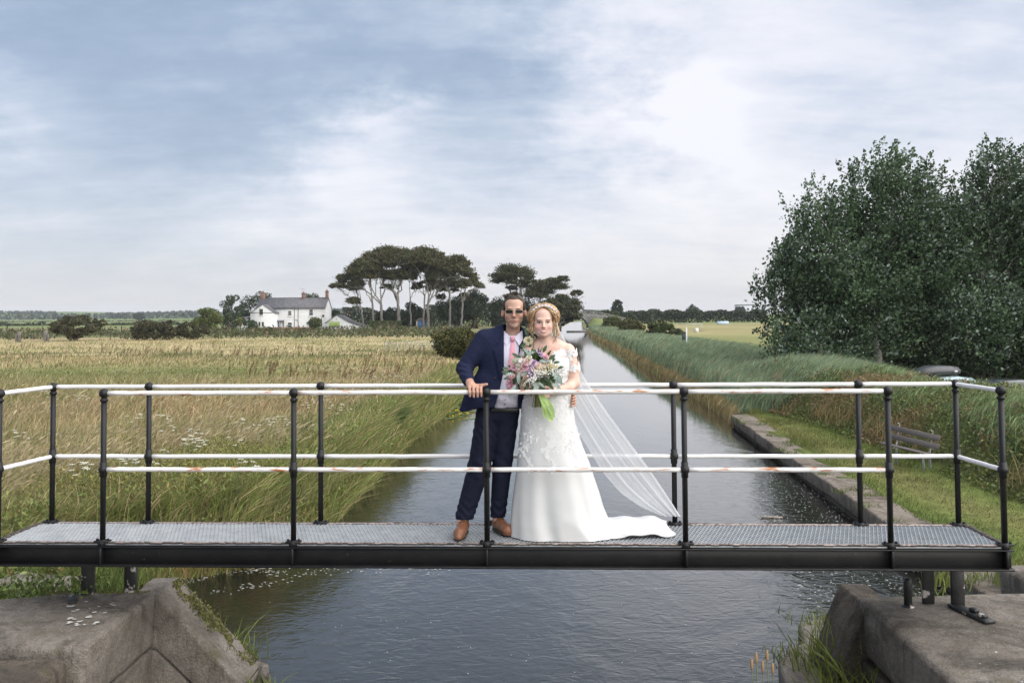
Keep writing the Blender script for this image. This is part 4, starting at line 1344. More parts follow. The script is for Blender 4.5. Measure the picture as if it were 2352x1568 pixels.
# grassy embankment at the bridge's right side and narrow spit in the water
em = MB()
ex = np.linspace(0, 26, 16); ey = np.linspace(-16, 8, 10); EX, EY = np.meshgrid(ex, ey, indexing='ij')
EZ = -2.2 + 2.7 * (1 - smooth01((EX - 1.0) / 12)) * smooth01((EY + 16) / 14) * smooth01((EX + .5) / 1.5) + .25 * fbm(EX, EY, 3)
em.add(np.stack([EX + cx_ + hw - .3 + .02 * EY, EY + cy_ - .6, EZ], -1), grid_faces(16, 10)[:, ::-1], (.14, .17, .05))
kind(em.build('embankment', mat('embankment_mat', (.8, .8, .8), (1.2, 1.2, 1.2), scale=2, rough=1, attr=True), smooth=True, attr=True), 'structure')
sp = at(1322, 763, 196)
tag(MB().add(*box((cx_ - 1.0, 196, ZW + .10), (6.4, 1.3, .32), ch=.10)).build('landing_stage', m_grey, loc=(cx_ - 1, 196, ZW)), 'low dark landing reaching out over the water before the stone bridge', 'landing stage')
# far buildings
fb = at(1712, 708, 620)
ft = thing('far_building', 'tiny pale flat block building on the horizon beside the big poplars', 'building', (fb.x, 620, -1.5))
MB().add(*box((fb.x + 2, 624, fb.z - 3.2), (15, 8, 11), ch=.1)).build('wall', mat('pale_block_mat', (.55, .57, .62), rough=.8), ft)
MB().add(*box((fb.x + 2, 623.9, fb.z + 2.4), (15.4, 8.4, .5), ch=.1)).build('roof_edge', m_dkframe, ft)
for k in range(5): MB().add(*box((fb.x - 4 + k * 3, 619.9, fb.z - .5), (1.4, .2, 1.6), ch=.03)).build('window', m_pane, ft)
fc = at(797, 715, 900)
ft = thing('far_building', 'tiny brown farmstead on the skyline between the farmhouse and the tall trees', 'building', (fc.x, 900, -1))
MB().add(*box((fc.x, 900, fc.z - 2.2), (9, 6, 6), ch=.1)).build('wall', mat('brown_wall_mat', (.33, .25, .20), rough=.9), ft)
V = [(-5, -3.4, 0), (5, -3.4, 0), (5, 3.4, 0), (-5, 3.4, 0), (-5, 0, 3), (5, 0, 3)]
MB().add(np.array(V) + [fc.x, 900, fc.z + .8], [np.array([[0, 1, 5, 4], [2, 3, 4, 5]]), np.array([[0, 4, 3], [1, 2, 5]])]).build('roof', m_slate, ft)
fd = at(1362, 714, 560)
ft = thing('far_building', 'long low grey roofed shed just above the stone canal bridge', 'building', (fd.x, 560, -1))
V = [(-7, -4, -7), (7, -4, -7), (7, 4, -7), (-7, 4, -7), (-7, -4, -.6), (7, -4, -.6), (7, 4, -.6), (-7, 4, -.6)]
MB().add(np.array(V) + [fd.x, 560, fd.z], np.array([[0, 1, 5, 4], [1, 2, 6, 5], [3, 0, 4, 7]])).build('wall', m_grey, ft)
V = [(-7.4, -4.4, -.8), (7.4, -4.4, -.8), (7.4, 4.4, -.8), (-7.4, 4.4, -.8), (-6.5, 0, .8), (6.5, 0, .8)]
MB().add(np.array(V) + [fd.x, 560, fd.z], [np.array([[0, 1, 5, 4], [2, 3, 4, 5]]), np.array([[0, 4, 3], [1, 2, 5]])]).build('roof', mat('mossy_roof_mat', (.17, .185, .16), (.11, .115, .115), scale=.3, rough=.9), ft)
# field gate posts at the far left, trough rail, netting frame, signs
m_oldwood = mat('old_wood_mat', (.11, .095, .085), (.18, .16, .145), scale=3, rough=.9, bump=.4, bscale=15)
gt = thing('field_gate', 'pale metal field gate between two thick wooden posts at the far left', 'gate', at(66, 780, 112))
for (px_, w_, hh) in ((44, .32, 1.35), (104, .34, 1.45), (110, .2, 1.0), (37, .2, .9)):
    p = at(px_, 783, 112); MB().add(*box((p.x, 112, GZ + hh / 2), (w_, w_, hh + .2))).build('gate_post', m_oldwood, gt)
pa, pb = at(47, 780, 112), at(101, 780, 112)
for z in (.25, .5, .72, .92, 1.08):
    MB().add(*tube([(pa.x, 111.8, GZ + z), (pb.x, 111.8, GZ + z)], .016, 6)).build('gate_bar', m_oldwood, gt)
tr = thing('sheep_pen', 'low pale metal rail frame standing in the dry meadow grass', 'rail', at(940, 806, 78))
pa, pb = at(886, 806, 78), at(992, 808, 78)
for z in (-.75, -.95, -1.2):
    MB().add(*tube([(pa.x, 78, z), (pb.x, 78.5, z)], .018, 6)).build('bar', m_frame, tr)
for q in (0, .25, .5, .75, 1):
    MB().add(*tube([(pa.x + (pb.x - pa.x) * q, 78 + q * .5, -1.7), (pa.x + (pb.x - pa.x) * q, 78 + q * .5, -.72)], .03, 6)).build('upright', m_frame, tr)
MB().add(*tube([(pa.x, 78, -.75), (pa.x + .9, 76.8, -.95)], .024, 6)).build('bar', m_frame, tr)
gn = thing('goal_frame', 'thin grey frame with bare bars on the rough field at the right', 'frame', at(1592, 742, 150))
pa, pb = at(1558, 744, 150), at(1612, 743, 150)
for q in (0, .33, .66, .92, 1):
    MB().add(*tube([(pa.x + (pb.x - pa.x) * q, 150, -1.7), (pa.x + (pb.x - pa.x) * q, 150, pa.z)], .05, 6)).build('upright', m_frame, gn)
MB().add(*tube([(pa.x, 150, pa.z), (pb.x, 150, pa.z)], .06, 6)).build('crossbar', m_frame, gn)
sg = thing('sign_board', 'small dark notice board on a white post at the edge of the reeds', 'sign', at(1573, 790, 70))
p = at(1577, 780, 70)
MB().add(*box((p.x, 70, -.6), (.09, .09, 2.2))).build('post', m_sash, sg)
MB().add(*box((p.x - .22, 70, p.z + .22), (.30, .05, .46))).build('board', mat('dark_board_mat', (.05, .06, .06), rough=.7), sg)
for (px_, py_, d_, nm, lab) in ((1602, 744, 148, 'white_drum', 'small white drum near the grey frame in the rough field'), (1706 / 1.0, 730, 260, 'blue_trough', 'pale blue water trough at the far hedge of the right hand field')):
    pass
p = at(1600, 746, 148)
tag(MB().add(*tube([(p.x, 148, -1.65), (p.x, 148, -.9)], .28, 10)).build('white_drum', m_sash, loc=(p.x, 148, -1.65)), 'small white drum beside the grey frame in the rough field', 'drum')
p = at(1660, 738, 235)
tag(MB().add(*box((p.x, 235, -1.0), (3.0, 1.2, .8), ch=.1)).build('water_trough', mat('trough_mat', (.45, .58, .72), rough=.6), loc=(p.x, 235, -1.5)), 'pale blue trough at the far hedge of the right hand field', 'trough')
p = at(48, 747, 340)
tag(MB().add(*box((p.x, 340, p.z), (2.8, 1.6, .9), ch=.25)).build('hay_bale', m_sash, loc=(p.x, 340, p.z)), 'small white wrapped bale on the dark hedge line at the far left', 'bale')

# ================================================================ trees, bushes, hedges
m_bark = mat('bark_mat', (.17, .155, .135), (.28, .265, .24), scale=4, rough=.95, bump=.7, bscale=18, stretch=(1, 1, .25))
m_bark2 = mat('pale_bark_mat', (.105, .098, .088), (.19, .18, .165), scale=2, rough=.95, bump=.5, bscale=10, stretch=(1, 1, .25))
m_stem = mat('stem_mat', (.10, .08, .05), (.16, .13, .08), scale=6, rough=.9)


def limb(mbx, p, q, r0, r1, rng, n=5, wob=.06, sides=7):
    p = np.asarray(p, float); q = np.asarray(q, float)
    t = np.linspace(0, 1, n)[:, None]
    P = p + (q - p) * t
    L_ = np.linalg.norm(q - p)
    P[1:-1] += rng.normal(size=(n - 2, 3)) * L_ * wob
    mbx.add(*tube(P, np.linspace(r0, r1, n), sides))
    return P


def clumpy(rng, c, r, n, k, shell=.55):
    """n points in k clumps that fill an ellipsoid"""
    c = np.asarray(c, float); r = np.asarray(r, float)
    u = unit(rng.normal(size=(k, 3))) * (rng.uniform(.25, 1, k) ** .45)[:, None]
    cc = c + u * r * .82
    cr = (.22 + .22 * rng.random(k))[:, None] * r.min() * 1.15
    i = rng.integers(0, k, n)
    v = unit(rng.normal(size=(n, 3))) * (rng.uniform(shell, 1, n))[:, None]
    return cc[i] + v * cr[i] * np.array([1, 1, .8]), i, cc


def leafcol(rng, n, base, var=.35, alt=None, altp=.1):
    c = np.asarray(base, float) * rng.uniform(1 - var, 1 + var, (n, 1)) * np.array([1, 1, 1]) + rng.normal(size=(n, 3)) * .006
    if alt is not None:
        m = rng.random(n) < altp
        c[m] = np.asarray(alt) * rng.uniform(.7, 1.2, (m.sum(), 1))
    return np.repeat(np.clip(c, .004, 1), 4, 0)


def bush(name, label, cat, base, rx, ry, h, n, ls, col, seed, group=None, alt=None, altp=.1, k=26, dirv=None, spread=1.0, squash=1.0):
    rng = np.random.default_rng(seed)
    base = np.asarray(base, float)
    t = thing(name, label, cat, base, group)
    P, i, cc = clumpy(rng, base + [0, 0, h * .52], (rx, ry, h * .52), n, k)
    P = P[P[:, 2] > base[2] - .1]
    V, F = leaves(P, ls, rng, dirv, spread)
    MB().add(V, F, leafcol(rng, len(P), col, alt=alt, altp=altp)).build('foliage', m_leafattr, t, attr=True)
    s = MB()
    for q in range(5):
        limb(s, base + [rng.normal() * rx * .12, rng.normal() * ry * .1, -.15], cc[rng.integers(len(cc))], h * .03, h * .008, rng, 4, .05, 5)
    s.build('stem', m_stem, t)
    return t


def pbush(name, label, cat, px, py_base, wpx, py_top, d, n, ls, col, seed, ryf=.8, **kw):
    b = at(px, py_base, d); tpt = at(px, py_top, d)
    wm = wpx * d / 2000
    return bush(name, label, cat, (b.x, d, b.z), wm / 2, wm / 2 * ryf, tpt.z - b.z, n, ls, col, seed, **kw)


OL = (.062, .072, .028)
# bushes on the meadow edge, left
pbush('hawthorn_bush', 'broad wind-clipped olive hawthorn bush next to the pale field gate at far left', 'bush', 172, 779, 150, 722, 117, 5200, .34, (.075, .072, .036), 1, k=40)
pbush('hawthorn_bush', 'long low olive hawthorn thicket between the gate bush and the farmhouse garden', 'bush', 352, 783, 140, 734, 119, 4600, .34, (.070, .068, .036), 2, k=40)
pbush('hawthorn_bush', 'right end of the low olive thicket, sloping down towards the garden', 'bush', 440, 780, 110, 740, 121, 3000, .34, (.068, .068, .034), 3, k=30)
pbush('garden_tree', 'rounded yellow-green garden tree left of the farmhouse', 'tree', 474, 766, 76, 708, 165, 4200, .42, (.105, .125, .036), 4, k=40)
pbush('garden_tree', 'loose tall grey-green willow left of the farmhouse', 'tree', 535, 764, 66, 672, 190, 3600, .40, (.060, .082, .045), 5, k=34, dirv=(.3, 0, 1), spread=.5)
pbush('garden_tree', 'dark tree behind the left chimney of the farmhouse', 'tree', 585, 758, 90, 668, 214, 4200, .45, (.040, .055, .026), 6, k=36)
pbush('garden_tree', 'dark tree showing above the farmhouse roof beside the left chimney', 'tree', 622, 740, 60, 668, 216, 2600, .45, (.045, .06, .028), 7, k=28)
pbush('garden_tree', 'dark tree showing above the roof between the two right chimneys', 'tree', 714, 745, 58, 666, 218, 2800, .45, (.042, .058, .028), 8, k=28)
pbush('garden_tree', 'dark tree filling the gap between the farmhouse and the outbuilding', 'tree', 772, 752, 60, 712, 222, 2200, .5, (.045, .062, .030), 9, k=24)
pbush('purple_shrub', 'dark purple leaved shrub in the farmhouse garden beside the lean-to', 'shrub', 522, 766, 36, 746, 176, 1300, .34, (.050, .024, .026), 10)
pbush('purple_shrub', 'small dark purple shrub left of the larger purple shrub', 'shrub', 492, 768, 22, 752, 172, 700, .32, (.055, .028, .026), 11)
pbush('purple_shrub', 'low reddish shrub at the foot of the gabled wing', 'shrub', 617, 764, 20, 750, 182, 600, .30, (.075, .035, .030), 12)
pbush('garden_shrub', 'green shrub in front of the left wall of the gabled wing', 'shrub', 572, 765, 44, 733, 183, 1900, .36, (.055, .085, .040), 13, k=20)
pbush('conifer_shrub', 'bright yellow-green pointed conifer beside the lean-to', 'shrub', 551, 752, 12, 728, 186, 600, .30, (.20, .20, .035), 14, k=12)
pbush('garden_shrub', 'dome shaped clipped green shrub in front of the farmhouse right window', 'shrub', 722, 758, 36, 727, 190, 2600, .30, (.085, .105, .032), 15, k=46)
# clipped hedge under the trees
rng = np.random.default_rng(77)
hb = at(888, 760, 188); hw_ = 66 * 188 / 2000; hh = (760 - 737) * 188 / 2000
n = 6500
u = rng.uniform(-1, 1, (n, 3)); ax_i = rng.integers(0, 3, n); u[np.arange(n), ax_i] = np.sign(u[np.arange(n), ax_i]) * rng.uniform(.86, 1.02, n)
P = np.array([hb.x, 188, hb.z + hh / 2]) + u * np.array([hw_ / 2, .9, hh / 2])
t = thing('clipped_hedge', 'square clipped green hedge under the tall beech trees', 'hedge', (hb.x, 188, hb.z))
MB().add(*leaves(P, .24, rng), leafcol(rng, n, (.070, .095, .030))).build('foliage', m_leafattr, t, attr=True)
MB().add(*box((hb.x, 188, hb.z + hh / 2), (hw_ * .9, 1.4, hh * .85))).build('stem', m_stem, t)

# weedy strip at the foot of the garden
rng = np.random.default_rng(78)
n = 9000
px_ = rng.uniform(-120, 1080, n); dd = rng.uniform(122, 172, n)
X = (px_ - 1176) * dd / 2000; Y = dd
keep = fbm(X * .08, Y * .1, 61) > .38
X, Y = X[keep], Y[keep]; Z = land(X, Y)
hgt_ = rng.uniform(.5, 1.5, len(X))
P = np.stack([X, Y, Z + hgt_ * rng.random(len(X))], 1)
c = leafcol(rng, len(P), (.082, .092, .040), .4, alt=(.17, .11, .08), altp=.12)
kind(MB().add(*leaves(P, .50, rng, (.3, 0, 1), .8), c).build('rough_growth', m_leafattr, attr=True), 'stuff')

# dark spreading bush beside the groom
pbush('gorse_bush', 'dense dark olive bush with feathery shoots left of the man', 'bush', 1048, 829, 128, 752, 62, 9000, .20, (.062, .066, .022), 20, k=90, dirv=(.35, 0, .5), spread=.7, alt=(.16, .145, .04), altp=.18)

# far hedges and trees
far_rows = [  # px0, px1, base, top, depth, n, colour, label
    (-60, 480, 757, 738, 330, 5200, (.040, .052, .028), 'long dark hedge across the far left fields'),
    (-60, 520, 741, 734, 620, 2500, (.055, .072, .048), 'thin far hedge line below the low hills'),
    (1395, 1500, 745, 708, 275, 3800, (.042, .055, .026), 'dark hedgerow just right of the stone bridge'),
    (1480, 1610, 739, 709, 300, 4200, (.040, .052, .026), 'dark far hedgerow behind the grey frame'),
    (1600, 1760, 737, 711, 310, 4200, (.038, .050, .026), 'dark far hedgerow running behind the big poplars'),
    (1340, 1420, 728, 712, 520, 1800, (.050, .066, .042), 'pale far trees above the stone bridge'),
    (790, 1000, 754, 706, 212, 6500, (.045, .060, .032), 'dark hedge behind the beech trunks, left half'),
    (980, 1150, 752, 690, 236, 6500, (.040, .055, .030), 'dark thicket behind the beech trunks, right half')]
for q, (a, b2, base, top, d, n, col_, lab) in enumerate(far_rows):
    rng = np.random.default_rng(90 + q)
    pa, pb = at(a, base, d), at(b2, base, d)
    H = (base - top) * d / 2000
    t = thing('hedgerow', lab, 'hedge', ((pa.x + pb.x) / 2, d, min(pa.z, pb.z)), 'far hedgerows')
    s = rng.uniform(0, 1, n)
    X = pa.x + (pb.x - pa.x) * s
    Hloc = H * (.75 + .5 * fbm(X * 1.3 / H, X * 0, 70 + q, 3))
    Z = min(pa.z, pb.z) - .3 + Hloc * rng.uniform(0, 1, n) ** .6
    Y = d + rng.normal(size=n) * H * .35
    P = np.stack([X, Y, Z], 1)
    MB().add(*leaves(P, max(.42, d * .0021), rng, aspect=.8), leafcol(rng, n, col_)).build('foliage', m_leafattr, t, attr=True)
for q, (px_, base, wpx, top, d, col_, lab) in enumerate(((1418, 727, 32, 688, 330, (.036, .05, .03), 'round topped tree rising above the hedge right of the stone bridge'),
        (1590, 730, 30, 701, 420, (.06, .075, .055), 'pale rounded tree in the far hedgerow near the frame'),
        (1700, 722, 26, 704, 500, (.05, .065, .05), 'small far tree beside the pale block building'),
        (318, 735, 30, 720, 800, (.05, .07, .05), 'lone dark tree on the low hills at left'),
        (150, 738, 40, 728, 700, (.055, .075, .055), 'far clump of trees under the low hills at far left'))):
    pbush('far_tree', lab, 'tree', px_, base, wpx, top, d, 2600, max(.6, d * .0020), col_, 120 + q, k=60)
for q, (xa, xb2, ya) in enumerate(((-700, -560, 1500), (-420, -330, 1700), (-1150, -900, 1600), (-900, -260, 1250), (-1300, -200, 1180))):
    rng = np.random.default_rng(140 + q); n = 900
    s = rng.uniform(0, 1, n); X = xa + (xb2 - xa) * s; Y = ya + s * (120 if q < 3 else 10) + rng.normal(size=n) * 3
    P = np.stack([X, Y, hill_z(X, Y) + rng.uniform(0, 7, n)], 1)
    o = thing('hill_hedge', ('dark hedge slanting over the first low hill', 'dark hedge line over the middle of the low hills', 'dark hedge over the hill at the far left edge', 'hedge along the foot of the low hills', 'lower hedge in front of the low hills')[q], 'hedge', ((xa + xb2) / 2, ya, 0), 'far hedgerows')
    MB().add(*leaves(P, 5.5, rng, aspect=.8), leafcol(rng, n, (.045, .062, .040))).build('foliage', m_leafattr, o, attr=True)
# bushes on the right bank
for q, (px_, base, wpx, top, d, col_, lab) in enumerate(((1405, 760, 52, 722, 172, (.085, .105, .030), 'yellow-green bush nearest the stone bridge on the right bank'),
        (1448, 772, 78, 732, 135, (.080, .085, .032), 'olive bush between the two green bushes on the right bank'),
        (1520, 782, 96, 738, 108, (.060, .080, .030), 'dark green rounded bush at the edge of the right hand field'),
        (1556, 785, 40, 757, 100, (.07, .095, .05), 'grey-green willow bush just left of the notice board'))):
    pbush('bank_bush', lab, 'bush', px_, base, wpx, top, d, 3800, .34, col_, 150 + q, k=44, alt=(.15, .12, .045), altp=.15)

# ---- tall beeches: bare trunks under one umbrella crown
TD = 194


def beech(label, px_base, py_base, px_top, crowns, seed, d=TD, n=4200, col=(.074, .080, .032), r0=.36, fork=.45, group='tall beech trees by the farmhouse', alt=(.13, .085, .035), droop=(0, 0, 0)):
    rng = np.random.default_rng(seed)
    b = np.array(at(px_base, py_base, d))
    t = thing('beech_tree', label, 'tree', b, group)
    tr_ = MB(); br_ = MB(); fo = MB()
    C = []
    for (px_, py_, wpx, hpx) in crowns:
        c = np.array(at(px_, py_, d + rng.uniform(-3, 3))); C.append((c - np.array([0, 0, hpx * d / 4000 * .25]), wpx * d / 4000, hpx * d / 4000 * 1.35))
    C += [(c + np.array([rng.choice([-.55, .5]) * w, rng.uniform(-1, 1), -1.15 * h]), w * .5, h * .5) for c, w, h in C if w > 2.4]
    top = sum(c for c, _, _ in C) / len(C)
    f = b + (np.array([at(px_top, 0, d).x, d, 0]) - b) * np.array([1, 1, 0]) * fork
    f[2] = b[2] + (top[2] - b[2]) * fork
    limb(tr_, b - [0, 0, .3], f, r0, r0 * .72, rng, 7, .010, 9)
    tr_.add(*lathe([(r0 * 1.5, -.1), (r0 * 1.15, .35), (r0 * .98, .9)], b, 9))
    tr_.build('trunk', m_bark2, t, smooth=True)
    tot = sum(w * h for _, w, h in C)
    for c, w, h in C:
        mid = f + (c - f) * .55 + rng.normal(size=3) * np.array([.5, .6, .4])
        limb(br_, f, mid, r0 * .50, r0 * .30, rng, 5, .035, 6)
        for q in range(6):
            e = c + rng.normal(size=3) * np.array([w * .5, w * .45, h * .35])
            P = limb(br_, mid, e, r0 * .22, .035, rng, 5, .06, 5)
            for _ in range(2):
                limb(br_, P[2 + _], e + rng.normal(size=3) * np.array([w * .35, w * .3, h * .4]), r0 * .10, .025, rng, 4, .06, 4)
        nn = int(3.8 * n * w * h / tot)
        k = max(16, int(30 * w * h / 8))
        u = unit(rng.normal(size=(k, 3))); u[:, 2] = np.abs(u[:, 2]) * 1.25 - .45
        cc = c + u * np.array([w, w * .8, h]) * (rng.uniform(.35, 1, k) ** .5)[:, None] * .9
        i = rng.integers(0, k, nn)
        P = cc[i] + rng.normal(size=(nn, 3)) * np.array([.85, .8, .36]) * (w * .19)
        fo.add(*leaves(P, .44, rng, np.array([rng.uniform(-.2, .2), 0, -.3]) + np.array(droop), .9, .5), leafcol(rng, nn, col, .4, alt=alt, altp=.13))
    br_.build('branch', m_bark, t, smooth=True)
    fo.build('crown', m_leafattr, t, attr=True)
    return t


beech('leftmost beech of the tall group, low branch sweeping left near the farmhouse', 835, 757, 826, [(800, 636, 66, 30), (775, 655, 40, 14), (812, 690, 40, 20)], 201, n=3400, r0=.26, fork=.5)
beech('second beech from the left in the tall group, pale straight trunk', 857, 757, 853, [(838, 612, 84, 46), (858, 596, 60, 30)], 202, n=4200, r0=.30)
beech('third beech from the left, thick trunk behind the clipped hedge end', 879, 757, 870, [(866, 594, 84, 44), (842, 628, 60, 26)], 203, n=4200, r0=.38)
beech('forked beech with the tallest crown behind the clipped hedge', 917, 754, 908, [(892, 585, 96, 52), (925, 590, 84, 50), (906, 632, 60, 30)], 204, n=6200, r0=.46, fork=.40)
beech('slim beech just right of the forked beech', 943, 759, 940, [(944, 608, 60, 56)], 205, n=2600, r0=.22, fork=.6)
beech('slender beech leaning left of the blue shed', 972, 757, 976, [(962, 602, 66, 40), (988, 640, 40, 30)], 206, n=3000, r0=.24, fork=.6)
beech('stout beech standing beside the blue shed', 983, 759, 980, [(978, 588, 96, 50), (1002, 612, 60, 44)], 207, n=5200, r0=.38)
beech('slim pale beech right of the blue shed', 1033, 757, 1030, [(1022, 612, 66, 56), (1010, 592, 50, 30)], 208, n=3400, r0=.26, fork=.62)
beech('rightmost beech of the tall group with drooping outer sprays', 1059, 754, 1062, [(1050, 606, 70, 54), (1078, 640, 50, 46), (1100, 655, 26, 16)], 209, n=4800, r0=.28, fork=.58, droop=(.35, 0, -.5))
beech('thin beech at the back between the slim trees, crown merging with its neighbours', 1012, 750, 1008, [(1000, 655, 50, 30), (1040, 640, 46, 34)], 210, d=202, n=2200, r0=.22, fork=.55)
# second group to the right of the tall beeches
beech('flat topped dark tree behind the man with bare stems showing', 1180, 754, 1178, [(1180, 622, 96, 36), (1160, 640, 60, 24), (1212, 640, 44, 26)], 211, d=205, n=4800, r0=.28, fork=.42, group='dark trees behind the couple', col=(.058, .068, .030))
beech('wind bent tree behind the woman with crown streaming right', 1238, 756, 1250, [(1262, 650, 80, 26), (1290, 640, 40, 14), (1240, 668, 70, 34)], 212, d=200, n=4200, r0=.28, fork=.4, group='dark trees behind the couple', col=(.056, .066, .030), droop=(.5, 0, -.1))
beech('spreading dark tree leaning out over the canal right of the woman', 1282, 757, 1290, [(1300, 692, 70, 44), (1325, 672, 30, 16), (1270, 705, 60, 50), (1310, 722, 50, 30)], 213, d=190, n=6200, r0=.28, fork=.35, group='dark trees behind the couple', col=(.056, .066, .030), droop=(.5, 0, -.1))
# dark undergrowth trees
for q, (px_, base, wpx, top, d, nn, lab) in enumerate(((900, 752, 90, 704, 200, 4200, 'dark conifer with flat branches behind the forked beech'),
        (945, 752, 70, 694, 202, 3600, 'dark layered conifer in the middle of the beech trunks'),
        (1040, 752, 96, 682, 199, 5200, 'dark evergreen behind the slim pale beech trunks'),
        (1092, 752, 70, 662, 198, 4600, 'dark evergreen right of the beech trunks, shoots pointing right'),
        (1150, 756, 80, 678, 203, 5000, 'dark evergreen directly behind the man'),
        (1225, 757, 100, 682, 201, 6000, 'dark evergreen between the heads of the couple'),
        (1285, 760, 70, 700, 192, 4600, 'dark evergreen at the water edge right of the woman'))):
    pbush('dark_evergreen', lab, 'tree', px_, base, wpx, top, d, nn, .42, (.042, .058, .032), 230 + q, k=44, dirv=(.5, 0, .15), spread=.7)

# ---- big silver-backed poplars on the right
def poplar(label, base, lobes, seed, n, lean=.25, stems=4):
    rng = np.random.default_rng(seed)
    base = np.asarray(base, float)
    t = thing('poplar_tree', label, 'tree', base, 'wind tossed poplars above the parked cars')
    tr_ = MB(); br_ = MB(); fo = MB()
    C = [(np.array(c), np.array(r)) for c, r in lobes]
    tot = sum(r[0] * r[1] * r[2] for _, r in C) ** 1
    for s in range(stems):
        c, r = C[s % len(C)]
        b = base + [rng.normal() * .8, rng.normal() * .6, -.3]
        m_ = b + (c - b) * .35 + rng.normal(size=3) * .4
        limb(tr_, b, m_, .24, .17, rng, 6, .03, 9)
        P = limb(tr_, m_, c + np.array([r[0] * lean, 0, r[2] * .7]), .17, .03, rng, 7, .03, 7)
        for q in range(14):
            a = P[rng.integers(0, 5)]
            limb(br_, a, c + unit(rng.normal(size=3)) * r * .85, .07, .012, rng, 6, .04, 5)
    tr_.build('trunk', m_bark, t, smooth=True); br_.build('branch', m_bark, t, smooth=True)
    for c, r in C:
        nn = int(n * (r[0] * r[1] * r[2]) / tot)
        ns = max(20, nn // 46)
        u = unit(rng.normal(size=(ns, 3))) * (rng.uniform(.12, 1, ns) ** .42)[:, None]
        keep = (u[:, 1] < .75)
        u = u[keep]; ns = len(u)
        s0 = c + u * r
        d = unit(u * .55 + np.array([.42, 0, .62]) + rng.normal(size=(ns, 3)) * .22)
        ln_ = rng.uniform(.7, 1.5, ns)
        i = np.repeat(np.arange(ns), 46)
        tt = rng.uniform(-.35, 1, len(i))
        P = s0[i] + d[i] * (ln_[i] * tt)[:, None] + rng.normal(size=(len(i), 3)) * (.20 * (1.15 - np.clip(tt, 0, 1)))[:, None]
        ok = P[:, 2] > base[2] + .1
        P = P[ok]; i = i[ok]
        silver = (vnoise(s0[:, 0] * .9, s0[:, 2] * .9, seed) > .50)[i] & (rng.random(len(P)) < .17)
        cl = np.array([.066, .105, .052]) * (.7 + .75 * vnoise(s0[:, 0] * .55 + 3, s0[:, 2] * .55, seed + 5))[i][:, None] * rng.uniform(.5, 1.5, (len(P), 1))
        cl[silver] = np.array([.26, .31, .27]) * rng.uniform(.7, 1.2, (silver.sum(), 1))
        fo.add(*leaves(P, .150 * rng.uniform(.65, 1.5, len(P)), rng, d[i], .9, .62), np.repeat(cl, 4, 0))
    fo.build('crown', m_leafattr, t, attr=True)
    return t


PD = 44.0
def lobe(px_, py_, wpx, hpx, d=PD, dy=.8):
    c = at(px_, py_, d); return (tuple(c), (wpx * d / 4000, wpx * d / 4000 * dy, hpx * d / 4000))


b1 = at(1990, 892, PD); b2 = at(2260, 892, PD)
poplar('left poplar of the big pair on the right, rounded silver flecked crown reaching the reeds', (b1.x, PD, -2.0),
       [lobe(2040, 505, 220, 310), lobe(1890, 605, 200, 340), lobe(1805, 700, 130, 290), lobe(1960, 720, 300, 280), lobe(1860, 820, 220, 130, 42), lobe(2110, 640, 200, 320), lobe(2150, 540, 150, 230)], 301, 100000, stems=6)
poplar('right poplar of the big pair, taller crown cut by the edge of the picture', (b2.x, PD, -2.0),
       [lobe(2300, 500, 210, 310, 45), lobe(2210, 640, 200, 330, 45), lobe(2380, 620, 240, 420, 45), lobe(2240, 770, 330, 200, 43), lobe(2400, 790, 200, 200, 42)], 302, 100000, stems=6)
b3 = at(2560, 892, 47)
poplar('third poplar at the far right, mostly outside the picture', (b3.x, 47, -2.0), [lobe(2560, 520, 300, 380, 47), lobe(2560, 740, 360, 300, 47)], 303, 30000, stems=4)
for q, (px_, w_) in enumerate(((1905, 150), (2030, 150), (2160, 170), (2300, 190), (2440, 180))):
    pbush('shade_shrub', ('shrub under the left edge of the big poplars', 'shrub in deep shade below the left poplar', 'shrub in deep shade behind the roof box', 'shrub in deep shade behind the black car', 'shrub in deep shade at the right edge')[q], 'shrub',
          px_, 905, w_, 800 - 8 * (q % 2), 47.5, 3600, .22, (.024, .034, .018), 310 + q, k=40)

# ================================================================ grasses and reeds
def scatter(n, x0, x1, y0, y1, rng, pw=1.0):
    y = y0 * (y1 / y0) ** (rng.uniform(0, 1, n) ** pw)
    return rng.uniform(0, 1, n), y


rng = np.random.default_rng(401)
# meadow: positions even in the view of a person standing on the bridge, thinner further away
mb_ = MB()
for (y0, y1, n, hmean, w) in ((8.6, 15, 26000, .62, .011), (15, 26, 32000, .66, .016), (26, 48, 32000, .62, .026), (48, 120, 28000, .55, .055)):
    y = y0 * (y1 / y0) ** rng.uniform(0, 1, n)
    xl = -.66 * y - 1.5
    xr = lx(y) + .10
    x = xl + (xr - xl) * rng.uniform(0, 1, n)
    z = land(x, y)
    near = np.clip((xr - x) / .8, 0, 1)
    n2 = fbm(x * .35, y * .35, 23)
    H = hmean * rng.uniform(.55, 1.25, n) * (.55 + .9 * n2) * (.75 + .25 * near)
    if y0 > 40: H *= .62
    H *= np.where((np.abs(y - 47) < 8) & (x < -6), .45, 1)
    c = hue_left(x, y)
    g = rng.random(n)
    straw = np.array([.53, .445, .265])
    gr_ = c[:, 1] / c[:, 0]
    c = np.where((g < np.where(gr_ > .88, .12, .36))[:, None], straw * rng.uniform(.7, 1.2, (n, 1)) * .65 + c * .35, c) * rng.uniform(.5, 1.55, (n, 1))
    c = np.where((g > .74)[:, None], np.array([.19, .22, .075]) * rng.uniform(.6, 1.4, (n, 1)), c)
    P = np.stack([x, y, z - .03 - (1 - near) * .25], 1)
    V, F, m_ = blades(P, H, w * rng.uniform(.6, 1.5, n), np.array([.34, -.05, 0]), rng, .42, 3)
    mb_.add(V, F, np.repeat(c, m_, 0))
